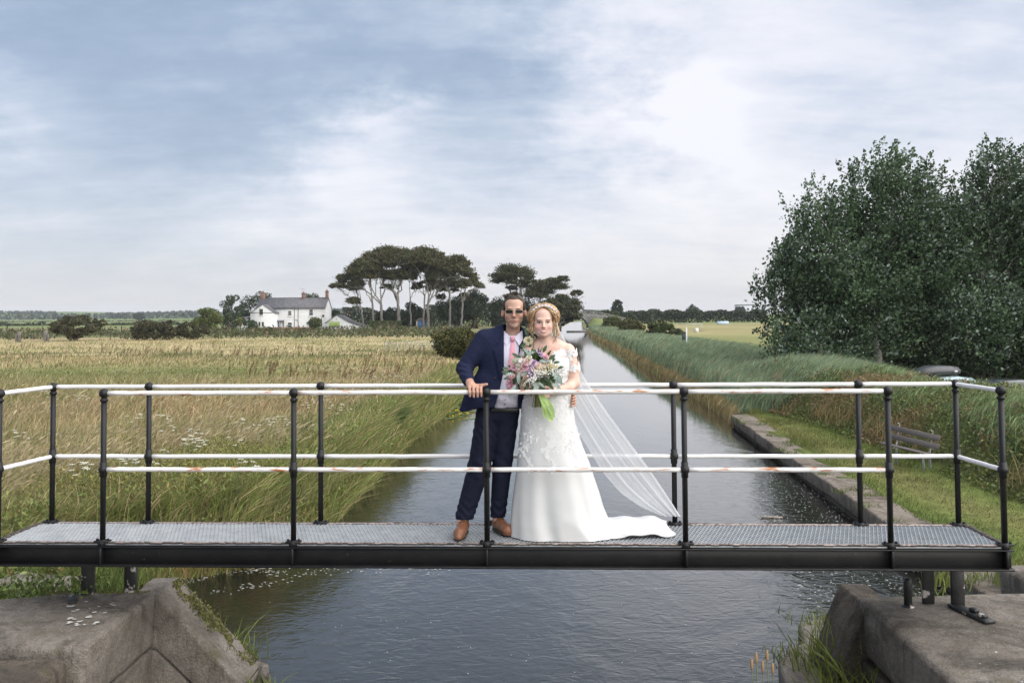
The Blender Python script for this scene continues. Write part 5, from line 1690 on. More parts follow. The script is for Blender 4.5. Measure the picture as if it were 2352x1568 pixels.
kind(mb_.build('meadow_grass', m_grassattr, attr=True), 'stuff')
# seed heads that catch the light
mb_ = MB(); n = 6000
y = 10.5 * (40 / 10.5) ** rng.uniform(0, 1, n); x = (-.64 * y) + (lx(y) - .6 + .64 * y) * rng.uniform(0, 1, n)
k = fbm(x * .3, y * .3, 88) > .46
x, y = x[k], y[k]; n = len(x)
hgt_ = rng.uniform(.75, 1.05, n)
P = np.stack([x, y, land(x, y)], 1)
V, F, m_ = blades(P, hgt_, .009, np.array([.6, -.05, 0]), rng, .16, 3)
c = np.array([.47, .39, .24]) * rng.uniform(.7, 1.2, (n, 1))
mb_.add(V, F, np.repeat(c, m_, 0))
tip = V.reshape(n, m_, 3)[:, -1]; d = unit(tip - V.reshape(n, m_, 3)[:, -3])
V2, F2 = leaves(tip - d * .06, .18, rng, d, .12, .17)
mb_.add(V2, F2, np.repeat(c * 1.05, 4, 0))
kind(mb_.build('seeding_grass', m_grassattr, attr=True), 'stuff')
# broad leaves and weeds at the water's edge and below the bridge
mb_ = MB(); n = 15000
y = 8.6 * (34 / 8.6) ** rng.uniform(0, 1, n); x = lx(y) - np.abs(rng.normal(size=n)) * 1.1 + .22
xo = rng.uniform(-1, 0, n) * (.62 * y) - .0
far_ = rng.random(n) < .30
ny = rng.uniform(8.3, 12.5, n)
y = np.where(far_, ny, y); x = np.where(far_, np.minimum(-.62 * y + rng.uniform(0, 1, n) * 4.5, lx(y) - .1), x)
z = np.where(x > lx(y) - .1, ZW + .1, land(x, y))
P = np.stack([x, y, z + rng.uniform(0, .62, n)], 1)
mb_.add(*leaves(P, .095, rng, (.3, -.2, .6), 1.0, .42), leafcol(rng, n, (.165, .195, .062), .5, alt=(.26, .19, .07), altp=.18))
n = 22000                 # leafy yellow-green weeds low on the bank by the grating
y = rng.uniform(13.2, 19, n); x = lx(y) - .3 - np.abs(rng.normal(size=n)) * 2.6
k = (fbm(x * .55, y * .55, 66) > .40)
x, y = x[k], y[k]; n = len(x)
P = np.stack([x, y, land(x, y) + rng.uniform(.1, 1, n) ** .7 * (.35 + .75 * fbm(x * .9, y * .9, 67))], 1)
cw = leafcol(rng, n, (.19, .195, .060), .5, alt=(.34, .28, .07), altp=.10)
mb_.add(*leaves(P, .060, rng, (.2, -.2, .7), 1.0, .35), cw)
kind(mb_.build('bank_weeds', m_leafattr, attr=True), 'stuff')
mb_ = MB(); n = 17000
y = 8.8 * (48 / 8.8) ** rng.uniform(0, 1, n); x = lx(y) - rng.uniform(-.18, 1.1, n)
P = np.stack([x, y, np.where(x > lx(y), ZW - .02, np.maximum(terrain(x, y), ZW) + .02)], 1)
cc_ = np.where((rng.random(n) < .72)[:, None], np.array([.215, .255, .075]), np.array([.40, .32, .17])) * rng.uniform(.6, 1.35, (n, 1))
V, F, m_ = blades(P, rng.uniform(.40, .85, n), rng.uniform(.010, .022, n) * (1 + y / 30), np.array([.45, -.12, 0]), rng, .50, 3)
mb_.add(V, F, np.repeat(cc_, m_, 0))
# rusty dead grass hanging into the water behind the left lock wall
n2 = 2600
A, B = np.array(gp(290, 1335, ZW)), np.array(gp(600, 1298, ZW))
t_ = rng.uniform(0, 1, n2)[:, None]
P = A + (B - A) * t_ + np.array([-.1, .25, .38]) + rng.normal(size=(n2, 3)) * np.array([.15, .12, .12])
V, F, m_ = blades(P, rng.uniform(.25, .5, n2), .008, np.array([.9, -1.2, 0]), rng, .4, 3)
V = V.reshape(n2, m_, 3)
for q in range(m_):
    V[:, q, 2] -= (.75 * (q // 2) / 3.0) * .55
cc_ = np.array([.38, .23, .09]) * rng.uniform(.55, 1.4, (n2, 1))
mb_.add(V.reshape(-1, 3), F, np.repeat(cc_, m_, 0))
kind(mb_.build('edge_grass', m_grassattr, attr=True), 'stuff')
# dark tussocks
rng = np.random.default_rng(402)
for q, (px_, py_, r) in enumerate(((868, 945, .75), (740, 1005, .5))):
    p = gp(px_, py_ + 20, -1.45)
    n = 900
    a = rng.uniform(0, 2 * np.pi, n); rr = r * rng.uniform(0, 1, n) ** .5
    P = np.stack([p.x + rr * np.cos(a), p.y + rr * np.sin(a), np.full(n, land(p.x, p.y) - .05)], 1)
    V, F, m_ = blades(P, rng.uniform(.4, .8, n), .013, np.stack([np.cos(a) * .5 + .3, np.sin(a) * .5, a * 0], 1), rng, .2, 3)
    c = np.array([.058, .098, .036]) * rng.uniform(.6, 1.4, (n, 1))
    o = MB().add(V, F, np.repeat(c, m_, 0)).build('grass_tussock', m_grassattr, attr=True, loc=(p.x, p.y, land(p.x, p.y)))
    tag(o, ('large dark green tussock high on the left bank beside the canal', 'dark green tussock on the left bank just below the big tussock', 'dark tussock on the left bank at the middle rail', 'dark tussock lowest on the left bank near the grating')[q], 'tussock', 'dark grass tussocks on the left bank')
# cow parsley
m_umb = mat('umbel_mat', (.62, .60, .48), (.72, .70, .62), scale=20, rough=.8)
m_gstem = mat('green_stem_mat', (.11, .14, .05), (.16, .17, .07), scale=8, rough=.7)


def umbel_plant(h, rng, nu):
    s = MB(); us = []
    for q in range(nu):
        u = MB()
        tip = np.array([.25 * h + rng.normal() * .13, rng.normal() * .13, h * rng.uniform(.82, 1.05)])
        s.add(*tube([(0, 0, 0), tip * [.3, .3, .5], tip * [.7, .7, .85], tip], [.006, .005, .004, .003], 5))
        R_ = rng.uniform(.028, .052)
        for k in range(13):
            a = k * 2.4; r = R_ * math.sqrt(k / 13)
            c = tip + [r * math.cos(a), r * math.sin(a), .012 - r * .12]
            u.add(*ball(c + rng.normal(size=3) * .004, .0085, 4, 6, (1, 1, .6)))
            if k % 3 == 0: s.add(*tube([tip - [0, 0, .035], c], .0018, 4))
        us.append(u)
    return s, us


protos = []
spots = [(1140 / 4, 0)]
pts_w = [(1470, 1140), (1690, 590), (1700, 640)]
zoom8 = [(185, 590), (205, 610), (385, 245), (700, 290), (735, 275), (1150, 465), (1250, 450), (1390, 455), (1450, 470), (1470, 530), (1700, 600), (1690, 640), (1620, 670), (1770, 690), (740, 850), (700, 900), (790, 880), (970, 815), (1090, 830), (1320, 990), (1160, 1055), (1240, 1080), (1120, 1135), (1310, 1180), (1400, 740)]
W_SP = [((zx / 3.137) / 1.19048, (1000 + zy / 3.136) / 1.19048) for zx, zy in zoom8]
zoom6 = [(450, 440), (520, 465), (790, 440), (735, 465), (680, 450), (1240, 370), (1305, 340), (1150, 300), (1010, 350), (1040, 280), (1120, 260), (1190, 1050), (1140, 1125), (1200, 1150), (1700, 70), (1640, 90), (1560, 110), (1740, 100), (120, 555), (125, 600), (435, 615), (60, 630)]
W_SP += [((500 + zx / 2.94) / 1.19048, (1000 + zy / 2.94) / 1.19048) for zx, zy in zoom6]
rng = np.random.default_rng(403)
first = {}
for q, (px_, py_) in enumerate(W_SP):
    p = gp(px_, py_, -.72)
    x, y = p.x - .2, p.y
    if y < 14.2 and x > lx(y) - .3: x, y = x * 14.2 / y, 14.2
    if x > lx(y) - .15: x = lx(y) - .2
    zg = float(land(x, y)); h = max(.4, -.72 - zg + .08)
    v = q % 5
    if v not in first:
        t = thing('cow_parsley', 'white flowered cow parsley stalks standing up in the tall meadow grass', 'wild flower', (0, 0, 0), 'cow parsley in the meadow')
        s, u = umbel_plant(.9, np.random.default_rng(500 + v), 3 + v % 3)
        s.build('stalk', m_gstem, t)
        for uu in u: uu.build('umbel', m_umb, t, smooth=True)
        first[v] = t; r = t
    else:
        r = first[v].copy(); COL.objects.link(r)
        for ch in first[v].children:
            c = ch.copy(); COL.objects.link(c); c.parent = r
    r.location = (x, y, zg); r.scale = (1, 1, h / .9)
# brown dock spikes
dk_proto = None
rng = np.random.default_rng(404)
zz8 = [(305, 330), (860, 40), (1025, 40)]
DK = [(60, 795), (250, 800), (300, 812), (350, 806), (420, 808), (560, 812), (612, 815), (600, 850), (640, 862), (690, 866), (760, 870), (830, 862), (880, 868), (940, 858), (955, 808), (700, 800), (500, 790), (860, 835), (990, 850)]
for q, (px_, py_) in enumerate(DK):
    p = gp(px_, py_ + 8, -1.45)
    if p.x > lx(p.y) - .5: continue
    if dk_proto is None:
        dk_proto = thing('dock_plant', 'rusty brown dock spikes sticking out of the dry grass', 'weed', (0, 0, 0), 'dock plants in the meadow')
        pr = np.random.default_rng(9)
        for k in range(9):
            s = MB()
            b0 = pr.normal(size=3) * [.7, .5, 0]; tip = b0 + [.18 + pr.normal() * .15, pr.normal() * .1, pr.uniform(.4, .85)]
            s.add(*tube([b0, (b0 + tip) / 2 + [-.03, 0, 0], tip], [.010, .010, .005], 5), col=(.16, .10, .05))
            Q_ = b0 + (tip - b0) * pr.uniform(.45, 1, (40, 1)) + pr.normal(size=(40, 3)) * .03
            s.add(*leaves(Q_, .065, pr), np.repeat(np.array([[.17, .095, .048]]) * pr.uniform(.6, 1.4, (40, 1)), 4, 0))
            s.build('flower_spike', m_leafattr, dk_proto, attr=True)
        r = dk_proto
    else:
        r = dk_proto.copy(); COL.objects.link(r)
        for ch in dk_proto.children:
            c = ch.copy(); COL.objects.link(c); c.parent = r
    r.location = (p.x, p.y, float(land(p.x, p.y))); r.rotation_euler = (0, 0, rng.uniform(-.5, .5))
# reeds along the right bank
rng = np.random.default_rng(405)
mb_ = MB()
for (y0, y1, n, w) in ((31.5, 46, 14000, .022), (46, 75, 15000, .034), (75, 205, 15000, .075)):
    y = y0 * (y1 / y0) ** rng.uniform(0, 1, n)
    t_ = rng.uniform(0, 1, n)
    wid = np.interp(y, [31, 38, 60, 110, 205], [4.5, 9.5, 7.5, 6, 3.5])
    x = rx_(y) - .1 + wid * t_
    front_ = t_ < .045
    z = np.where(x < rx_(y) + .3, ZW - .05, land(x, y))
    H = rng.uniform(.72, 1.12, n) * np.where(front_, .62, 1.0) * np.interp(y, [31, 42, 75, 110, 205], [1.05, 1.40, 1.10, .88, .75])
    c = np.where(front_[:, None], np.array([.33, .255, .125]), np.array([.200, .265, .160])) * rng.uniform(.55, 1.5, (n, 1))
    m2 = rng.random(n) < .10
    c[m2] = np.array([.40, .33, .20])
    V, F, m_ = blades(np.stack([x, y, z], 1), H, w * rng.uniform(.7, 1.5, n), np.array([.42, -.05, 0]), rng, .22, 3)
    mb_.add(V, F, np.repeat(c, m_, 0))
    # leaves off the canes
    k = 2
    P = np.repeat(V.reshape(n, m_, 3)[:, 4], k, 0) + rng.normal(size=(n * k, 3)) * .06
    V2, F2, m2_ = blades(P, rng.uniform(.25, .5, n * k), np.repeat(w, n * k) * .9, np.array([1.1, -.1, 0]), rng, .35, 2)
    mb_.add(V2, F2, np.repeat(np.repeat(c, k, 0) * rng.uniform(.8, 1.25, (n * k, 1)), m2_, 0))
kind(mb_.build('reeds', m_grassattr, attr=True), 'stuff')
# bramble bank behind the bench with reeds on top
rng = np.random.default_rng(406)
mb_ = MB(); n = 52000
y = rng.uniform(11, 38, n); t_ = rng.uniform(-.15, 4.6, n)
x = xbank(y) + t_
bn = fbm(x * .7, y * .7, 91); top_ = .15 + .75 * smooth01(t_ / 1.0) * (.35 + 1.0 * bn)
bb = np.hypot(x - bpos.x, y - bpos.y) > .8
P = np.stack([x, y, land(x, y) + top_ * rng.uniform(.25, 1, n)], 1)[bb]
y_, bn_ = y[bb], fbm(P[:, 0] * .45, P[:, 1] * .45, 92)
base_ = np.where((bn_ > .55)[:, None], np.array([.21, .155, .080]), np.array([.125, .155, .048])) * rng.uniform(.6, 1.35, (len(P), 1))
yl = rng.random(len(P)) < .08
base_[yl] = np.array([.20, .20, .05])
mb_.add(*leaves(P, .092, rng, (-.4, -.5, .5), 1.0, .5), np.repeat(base_, 4, 0))
n3 = 16000
y = rng.uniform(11, 36, n3); t_ = rng.uniform(.1, 3.5, n3); x = xbank(y) + t_
k = (np.hypot(x - bpos.x, y - bpos.y) > .9) & (fbm(x * .5, y * .5, 96) > .45)
P = np.stack([x, y, land(x, y)], 1)[k]
V, F, m_ = blades(P, rng.uniform(.45, .95, len(P)), .016, np.array([.45, -.2, 0]), rng, .35, 3)
mb_.add(V, F, np.repeat(np.array([.33, .25, .12]) * rng.uniform(.5, 1.4, (len(P), 1)), m_, 0))
kind(mb_.build('bramble_bank', m_leafattr, attr=True), 'stuff')
mb_ = MB(); n = 13000
y = rng.uniform(12.5, 36, n); t_ = rng.uniform(1.0, 4.8, n)
dens = fbm(y * .35, t_ * .5, 95)
wt = smooth01((24 - y) / 4) + smooth01((y - 30) / 3) + smooth01((dens - .5) / .1) * .6
k = rng.random(n) < wt
y, t_ = y[k], t_[k]; n = len(y); x = xbank(y) + t_
P = np.stack([x, y, land(x, y) + .05], 1)
hh_ = rng.uniform(.60, 1.12, n)
c = np.array([.205, .270, .125]) * rng.uniform(.55, 1.5, (n, 1))
V, F, m_ = blades(P, hh_, rng.uniform(.018, .034, n), np.array([.55, -.05, 0]), rng, .2, 3)
mb_.add(V, F, np.repeat(c, m_, 0))
P2 = np.repeat(V.reshape(n, m_, 3)[:, 2:6].reshape(-1, 3), 1, 0)
V2, F2, m2_ = blades(P2, rng.uniform(.2, .42, len(P2)), .026, np.array([1.0, -.2, 0]), rng, .4, 2)
mb_.add(V2, F2, np.repeat(np.repeat(c, 4, 0) * rng.uniform(.8, 1.3, (len(P2), 1)), m2_, 0))
kind(mb_.build('bank_reeds', m_grassattr, attr=True), 'stuff')
# mown lawn blades on the quay side
mb_ = MB(); n = 42000
y = 8.6 * (33 / 8.6) ** rng.uniform(0, 1, n); x = rx_(y) + .62 + (xbank(y) + .8 - rx_(y) - .62) * rng.uniform(0, 1, n)
edge_ = (x - rx_(y)) < 1.1
P = np.stack([x, y, land(x, y) - .01], 1)
H = rng.uniform(.03, .075, n) * np.where(edge_, 2.0, 1.0) * (1 + 1.3 * (fbm(x * .8, y * .8, 97) > .56))
c = hue_right(x, y) * rng.uniform(.75, 1.5, (n, 1))
V, F, m_ = blades(P, H, .012, np.array([.3, -.1, 0]), rng, .5, 2)
mb_.add(V, F, np.repeat(c, m_, 0))
for q in range(26):      # tufts growing out of the quay joints
    y0 = rng.uniform(10.6, 31); x0_ = rx_(y0) + rng.uniform(-.06, .6)
    nn = 46
    P = np.stack([x0_ + rng.normal(size=nn) * .10, y0 + rng.normal(size=nn) * .06, np.full(nn, -1.97)], 1)
    V, F, m_ = blades(P, rng.uniform(.08, .2, nn), .012, np.array([.1, -.3, 0]), rng, .6, 2)
    mb_.add(V, F, np.repeat(np.array([.13, .17, .04]) * rng.uniform(.6, 1.4, (nn, 1)), m_, 0))
kind(mb_.build('lawn_grass', m_grassattr, attr=True), 'stuff')
# grass and weeds on the lock walls
mb_ = MB()
def tuft(c, n, h, sp_, col, lean=(0, 0, 0), w=.012, j=.45):
    P = np.asarray(c, float) + rng.normal(size=(n, 3)) * np.array([sp_, sp_, 0])
    V, F, m_ = blades(P, h * rng.uniform(.5, 1.15, n), w, np.array(lean), rng, j, 3)
    mb_.add(V, F, np.repeat(np.asarray(col) * rng.uniform(.6, 1.45, (n, 1)), m_, 0))
tuft((2.60, 7.25, -1.32), 90, .55, .10, (.17, .21, .05), (.0, -.1, 0))
tuft((2.58, 6.85, -1.32), 110, .45, .13, (.19, .22, .05), (-.2, -.1, 0))
tuft((2.70, 7.62, -1.30), 70, .38, .10, (.17, .21, .05))
tuft((2.48, 7.5, -1.30), 60, .16, .14, (.16, .18, .05))
tuft((2.36, 7.6, -1.32), 50, .12, .12, (.17, .19, .05))
tuft((2.9, 8.4, -1.31), 60, .14, .16, (.16, .19, .05))
tuft((3.55, 7.3, ZR), 70, .22, .09, (.19, .22, .06), (.1, -.2, 0))
for q in range(6): tuft((3.35 + q * .16, 7.95 + .06 * q, -1.2), 60, .25, .12, (.14, .18, .05))
tuft((-2.35, 7.75, -1.38), 60, .26, .08, (.16, .19, .05)); tuft((-2.55, 7.85, -1.36), 50, .35, .08, (.15, .18, .05)); tuft((-2.02, 7.0, -1.36), 60, .2, .09, (.17, .20, .05))
for q in range(26):
    x0_ = rng.uniform(-4.9, -3.45); tuft((x0_, 7.15 + rng.uniform(-.05, .5), -.66 - .2 * rng.random()), 34, .20, .10, (.11, .15, .045), (0, -.2, 0))
for q in range(40):
    x0_ = rng.uniform(-5.6, -3.7); tuft((x0_, rng.uniform(8.3, 9.6), -1.0), 30, .42, .16, (.12, .155, .045), (.2, -.1, 0))
P = np.stack([rng.uniform(-4.7, -3.35, 900), 7.12 + rng.uniform(-.18, .25, 900), -.56 + rng.uniform(-.08, .10, 900)], 1)
mb_.add(*leaves(P, .045, rng, (0, -.3, .6), 1, .6), leafcol(rng, 900, (.12, .16, .045), .5))
kind(mb_.build('wall_weeds', m_grassattr, attr=True), 'stuff')
rng = np.random.default_rng(420)
tf = thing('plantain_stalks', 'few thin dry flowering stalks rising from the bottom edge beside the curved stone', 'wild flower', (2.05, 6.3, -1.3))
st_ = MB(); hd = MB()
for px_, py_ in ((2050 / 1.0, 0),) * 0 or ((1727, 1535), (1737, 1520), (1762, 1515), (1752, 1540), (1775, 1545)):
    p = at(px_, py_, 6.4)
    st_.add(*tube([(p.x + .03, 6.4, -1.6), (p.x, 6.4, p.z)], .004, 5)); hd.add(*ball((p.x, 6.4, p.z + .03), .012, 6, 7, (1, 1, 4)))
st_.build('stalk', m_gstem, tf); hd.build('flower_head', mat('dry_head_mat', (.36, .24, .12), rough=.9), tf, smooth=True)

# ================================================================ the couple
m_skin = mat('skin_mat', (.93, .93, .93), (1.06, 1.06, 1.06), scale=30, rough=.5, attr=True, spec=.35)
m_skin.node_tree.nodes['Principled BSDF'].inputs['Subsurface Weight'].default_value = .12
m_skin.node_tree.nodes['Principled BSDF'].inputs['Subsurface Radius'].default_value = (.010, .004, .002)
m_suit = mat('navy_wool_mat', (.0095, .0125, .036), (.014, .018, .048), scale=60, rough=.85, bump=.25, bscale=14, spec=.2)
m_trous = mat('dark_trouser_mat', (.007, .0088, .021), (.010, .0125, .028), scale=50, rough=.85, bump=.5, bscale=11, spec=.2)
m_shirt = mat('shirt_mat', (.66, .63, .76), (.72, .70, .80), scale=120, rough=.75, bump=.3, bscale=16, stretch=(6, 1, .2))
m_tie = mat('pink_tie_mat', (.68, .27, .35), (.75, .36, .44), scale=140, rough=.45, bump=.1, bscale=90, sheen=.2)
m_shoe = mat('tan_leather_mat', (.15, .058, .026), (.23, .095, .045), scale=16, rough=.42, bump=.15, bscale=50)
m_sole = mat('sole_mat', (.03, .02, .015), rough=.8)
m_hairm = mat('brown_hair_mat', (.050, .038, .030), (.115, .095, .080), scale=40, rough=.6)
m_hairb = mat('blonde_hair_mat', (.30, .175, .08), (.42, .27, .14), scale=22, rough=.45, attr=False, bump=.2, bscale=60, c3=(.33, .165, .06), scale3=30, lo3=.55, hi3=.7)
m_btn = mat('black_button_mat', (.012, .012, .012), rough=.4)
m_gold = mat('thin_metal_mat', (.45, .38, .25), rough=.3, metal=.8)
m_lens = mat('sunglass_lens_mat', (.012, .010, .009), rough=.2, spec=.25)
m_white_eye = mat('eye_white_mat', (.72, .70, .68), rough=.25)
m_iris = mat('iris_mat', (.05, .065, .075), rough=.15)
m_teeth = mat('teeth_mat', (.66, .62, .57), rough=.3)
m_satin = mat('satin_mat', (.555, .555, .545), (.60, .60, .59), scale=3, rough=.42, sheen=.2, spec=.4)
m_lace = mat('lace_mat', (.80, .80, .79), (.72, .72, .72), scale=90, rough=.8)


def g3(V, c, r):
    r = np.asarray(r, float) * np.ones(3)
    return np.exp(-(((V - np.asarray(c)) / r) ** 2).sum(1))


def paint(V, base, spots):
    C = np.repeat(np.asarray(base, float)[None], len(V), 0)
    for c, r, col_, w in spots:
        k = np.clip(g3(V, c, r) * w, 0, 1)[:, None]
        C = C * (1 - k) + np.asarray(col_) * k
    return C


def head(F, cx, yf, ez, nz, mz, chz, topz, s=1.0, male=True, smile=False, ears=True):
    """face looking towards the camera; yf: depth of the face plane, ez/nz/mz/chz/topz: eyes, nose tip, mouth, chin, crown"""
    cr = (topz + ez) / 2
    F.ell((cx, yf + .106 * s, cr + .008), (.0755 * s, .096 * s, (topz - cr) * .92), .01)
    F.ell((cx, yf + .070 * s, (ez + mz) / 2 + .014), (.0675 * s, .066 * s, (ez - chz) * .68), .03)
    F.ell((cx, yf + .060 * s, ez + .040), (.055 * s, .052 * s, .042), .02)
    if male:
        F.ell((cx, yf + .058 * s, mz + .004), (.0585 * s, .058 * s, .040), .014)
        F.ell((cx, yf + .040 * s, chz + .028), (.042, .044, .028), .016)
        F.ell((cx, yf + .010 * s, chz + .017), (.021, .014, .015), .014)
        for q in (-1, 1): F.ell((cx + q * .042 * s, yf + .030 * s, nz - .002), (.018, .022, .016), .016)
    else:
        F.ell((cx, yf + .056 * s, mz + .004), (.0600 * s, .056 * s, .046), .014)
        F.ell((cx, yf + .038 * s, chz + .028), (.040, .042, .028), .018)
        F.ell((cx, yf + .012 * s, chz + .016), (.018, .013, .014), .014)
        for q in (-1, 1): F.ell((cx + q * .038 * s, yf + .024 * s, nz - .002), (.022, .019, .018), .014)
    # brow, eye sockets
    F.cone((cx - .036 * s, yf + .012, ez + .022), (cx + .036 * s, yf + .012, ez + .022), .009, .009, .016)
    for q in (-1, 1):
        F.ell((cx + q * .0335 * s, yf - .004, ez - .002), (.020, .013, .0125), .010, sub=True)
    # nose
    F.cone((cx, yf + .006, ez + .010), (cx, yf - .014, nz + .004), .0075, .0115 if male else .0095, .010)
    F.ell((cx, yf - .013, nz), (.0125 if male else .0105, .011, .0095), .006)
    for q in (-1, 1):
        F.ell((cx + q * .0125, yf - .003, nz - .003), (.0075, .009, .0065), .005)
        F.ell((cx + q * .0065, yf - .010, nz - .0105), (.0035, .006, .003), .002, sub=True)
    # lips
    w = .031 if smile else .025
    up_ = .0085 if smile else .0045
    P = [(cx + w * t, F.front(cx + w * t, mz, yf) + .001, mz + up_ + (.004 * t * t if smile else -.0035 * t * t)) for t in np.linspace(-1, 1, 7)]
    F.chain(P, [.0020, .0036, .0045, .0042, .0045, .0036, .0020], .004)
    P = [(cx + w * t, F.front(cx + w * t, mz, yf) + .001, mz - (.010 if smile else .006) * (1 - t * t) + (.008 if smile else -.0015) * t * t) for t in np.linspace(-.9, .9, 7)]
    F.chain(P, [.0022, .0044, .0058, .0062, .0058, .0044, .0022], .004)
    if not smile: F.cone((cx - w * .85, yf - .004, mz), (cx + w * .85, yf - .004, mz), .0026, .0026, .002, sub=True)
    if ears:
        for q in (-1, 1):
            Rr = Matrix.Rotation(-R(10) * q, 3, 'Y') @ Matrix.Rotation(R(-32) * q, 3, 'Z')
            F.ell((cx + q * .082 * s, yf + .105 * s, ez - .012), (.009, .020, .032), .006, rot=Rr)
            F.ell((cx + q * .091 * s, yf + .094 * s, ez - .008), (.007, .011, .020), .004, sub=True, rot=Rr)


def on_face(F, x, z, off=.001):
    return (x, F.front(x, z, 6.6) - off, z)


def face_patch(F, pts_top, pts_bot, name, m, par, off=.001, n=11):
    """thin piece lying on the face between an upper and a lower line of (x, z)"""
    pt = np.array(pts_top); pb_ = np.array(pts_bot); t = np.linspace(0, 1, n)
    X = lambda P, k: np.interp(t, np.linspace(0, 1, len(P)), P[:, k])
    rows = []
    for v in (0, .33, .67, 1.0):
        xx = X(pt, 0) * (1 - v) + X(pb_, 0) * v; zz = X(pt, 1) * (1 - v) + X(pb_, 1) * v
        rows += [on_face(F, a_, b_, off + .0012 * math.sin(math.pi * v)) for a_, b_ in zip(xx, zz)]
    return MB().add(rows, grid_faces(4, n)[:, ::-1]).build(name, m, par, smooth=True)


# ---------------------------------------------------------------- the man
MX, MY = -.10, 6.72
man = thing('person', 'man in navy suit, pink tie and sunglasses, one hand on the bridge rail', 'person', (MX, MY, 0.0), 'couple on the bridge')
HXm, YFm = .014, 6.635
rl = bp_(-.13, VF, ZT)              # rail under his right hand
F = Field((-.46, 6.34, .04), (.50, 6.98, 1.83), .0048)
head(F, HXm, YFm, 1.690, 1.656, 1.619, 1.562, 1.805, 1.07, True)
F.chain([(HXm - .004, 6.765, 1.62), (-.000, 6.775, 1.50), (-.02, 6.785, 1.42)], [.052, .057, .075], .018)
F.ell((-.06, 6.78, 1.30), (.16, .085, .19), .04).ell((-.11, 6.79, 1.02), (.105, .06, .17), .05)
SH, EL, WR = (-.205, 6.77, 1.475), (-.368, 6.735, 1.25), (-.322, 6.52, 1.168)
F.chain([SH, EL, WR], [.055, .042, .030], .02)
F.chain([(.14, 6.80, 1.43), (.27, 6.90, 1.20), (.38, 6.80, 1.045)], [.055, .042, .029], .02)
for hp_, kn, an in (((-.20, 6.77, .86), (-.285, 6.73, .50), (-.395, 6.68, .10)), ((-.05, 6.77, .86), (-.085, 6.76, .50), (-.125, 6.77, .10))):
    F.chain([hp_, kn, an], [.075, .052, .038], .02)
# right hand over the rail: palm, four fingers hanging down the near side, thumb along the top
kx = np.array([-.333, -.305, -.277, -.250]) + .012
F.chain([WR, (-.308, 6.455, 1.148)], [.029, .034], .012)
F.ell((-.290, 6.440, 1.141), (.046, .038, .020), .012)
for q, x in enumerate(kx):
    F.chain([(x, 6.435, 1.142), (x + .004, rl[1] - .022, 1.139 - .004 * abs(q - 1)), (x + .006, rl[1] - .036, 1.103), (x + .008, rl[1] - .031, 1.068 + .004 * abs(q - 1.4))], [.0125, .0118, .0106, .0088], .004)
F.chain([(-.268, 6.452, 1.146), (-.225, rl[1] - .006, 1.150), (-.190, rl[1] - .014, 1.158)], [.0135, .0125, .0100], .006)
# left hand round her waist: fingertips show at her far hip
F.chain([(.38, 6.80, 1.045), (.425, 6.735, 1.030)], [.028, .030], .012)
for q in range(4):
    z = 1.062 - q * .021
    F.chain([(.425, 6.715, z - .014), (.466, 6.665, z - .014), (.474, 6.625, z - .018), (.452 - .004 * q, 6.596, z - .024)], [.0105, .0098, .0086, .0070], .002)
F.chain([(.40, 6.74, 1.062), (.43, 6.71, 1.09)], [.013, .010], .006)
SKIN = (.50, .31, .235)
def man_cols(V):  # nostril and lip-gap shade painted into the skin colour
    ry = .07
    C = paint(V, SKIN, [((HXm, 6.615, 1.656), (.018, .02, .014), (.50, .225, .16), .8),
                        ((HXm - .04, 6.64, 1.645), (.022, ry, .018), (.50, .225, .16), .7), ((HXm + .04, 6.64, 1.645), (.022, ry, .018), (.50, .225, .16), .7),
                        ((HXm, 6.63, 1.580), (.046, ry, .028), (.30, .195, .155), .65), ((HXm - .050, 6.66, 1.61), (.020, ry, .035), (.31, .19, .145), .7), ((HXm + .050, 6.66, 1.61), (.020, ry, .035), (.31, .19, .145), .7),
                        ((HXm, 6.62, 1.6355), (.026, ry, .0060), (.20, .125, .10), .9), ((HXm - .029, 6.62, 1.622), (.005, ry, .012), (.26, .16, .125), .7), ((HXm + .029, 6.62, 1.622), (.005, ry, .012), (.26, .16, .125), .7),
                        ((HXm, 6.62, 1.596), (.014, ry, .006), (.22, .145, .115), .8),
                        ((HXm, 6.625, 1.6130), (.023, ry, .0075), (.40, .150, .125), .95),
                        ((HXm - .007, 6.61, 1.6465), (.005, .03, .0032), (.14, .06, .045), .9), ((HXm + .007, 6.61, 1.6465), (.005, .03, .0032), (.14, .06, .045), .9),
                        ((HXm - .098, 6.735, 1.675), (.014, .03, .034), (.58, .22, .165), .8), ((HXm + .098, 6.735, 1.675), (.014, .03, .034), (.58, .22, .165), .8),
                        ((HXm, 6.62, 1.6190), (.022, ry, .0034), (.075, .03, .028), 1.0)])
    hand_ = (V[:, 2] < 1.2)[:, None]
    C = np.where(hand_, np.array([.50, .285, .205]), C)
    for x in list(kx + .008):
        k = (g3(V, (x, rl[1] - .04, 1.062), (.006, .012, .007)) * .8)[:, None]
        C = C * (1 - k) + np.array([.60, .40, .33]) * k
    return C
F.part('body', m_skin, man, man_cols)
m_lipm = mat('pale_lip_mat', (.40, .175, .145), (.46, .21, .175), scale=90, rough=.45)
m_mouth = mat('mouth_line_mat', (.07, .028, .025), rough=.6)
xm2 = np.linspace(-.024, .024, 9); um = xm2 / .024
face_patch(F, [(HXm + x, 1.6195 + .0042 * (1 - u * u)) for x, u in zip(xm2, um)], [(HXm + x, 1.6190) for x in xm2], 'upper_lip', m_lipm, man, .0012)
face_patch(F, [(HXm + x, 1.6190 + .0010 * (1 - u * u)) for x, u in zip(xm2 * 1.03, um)], [(HXm + x, 1.6170 - .0004 * (1 - u * u)) for x, u in zip(xm2 * 1.03, um)], 'mouth', m_mouth, man, .0020)
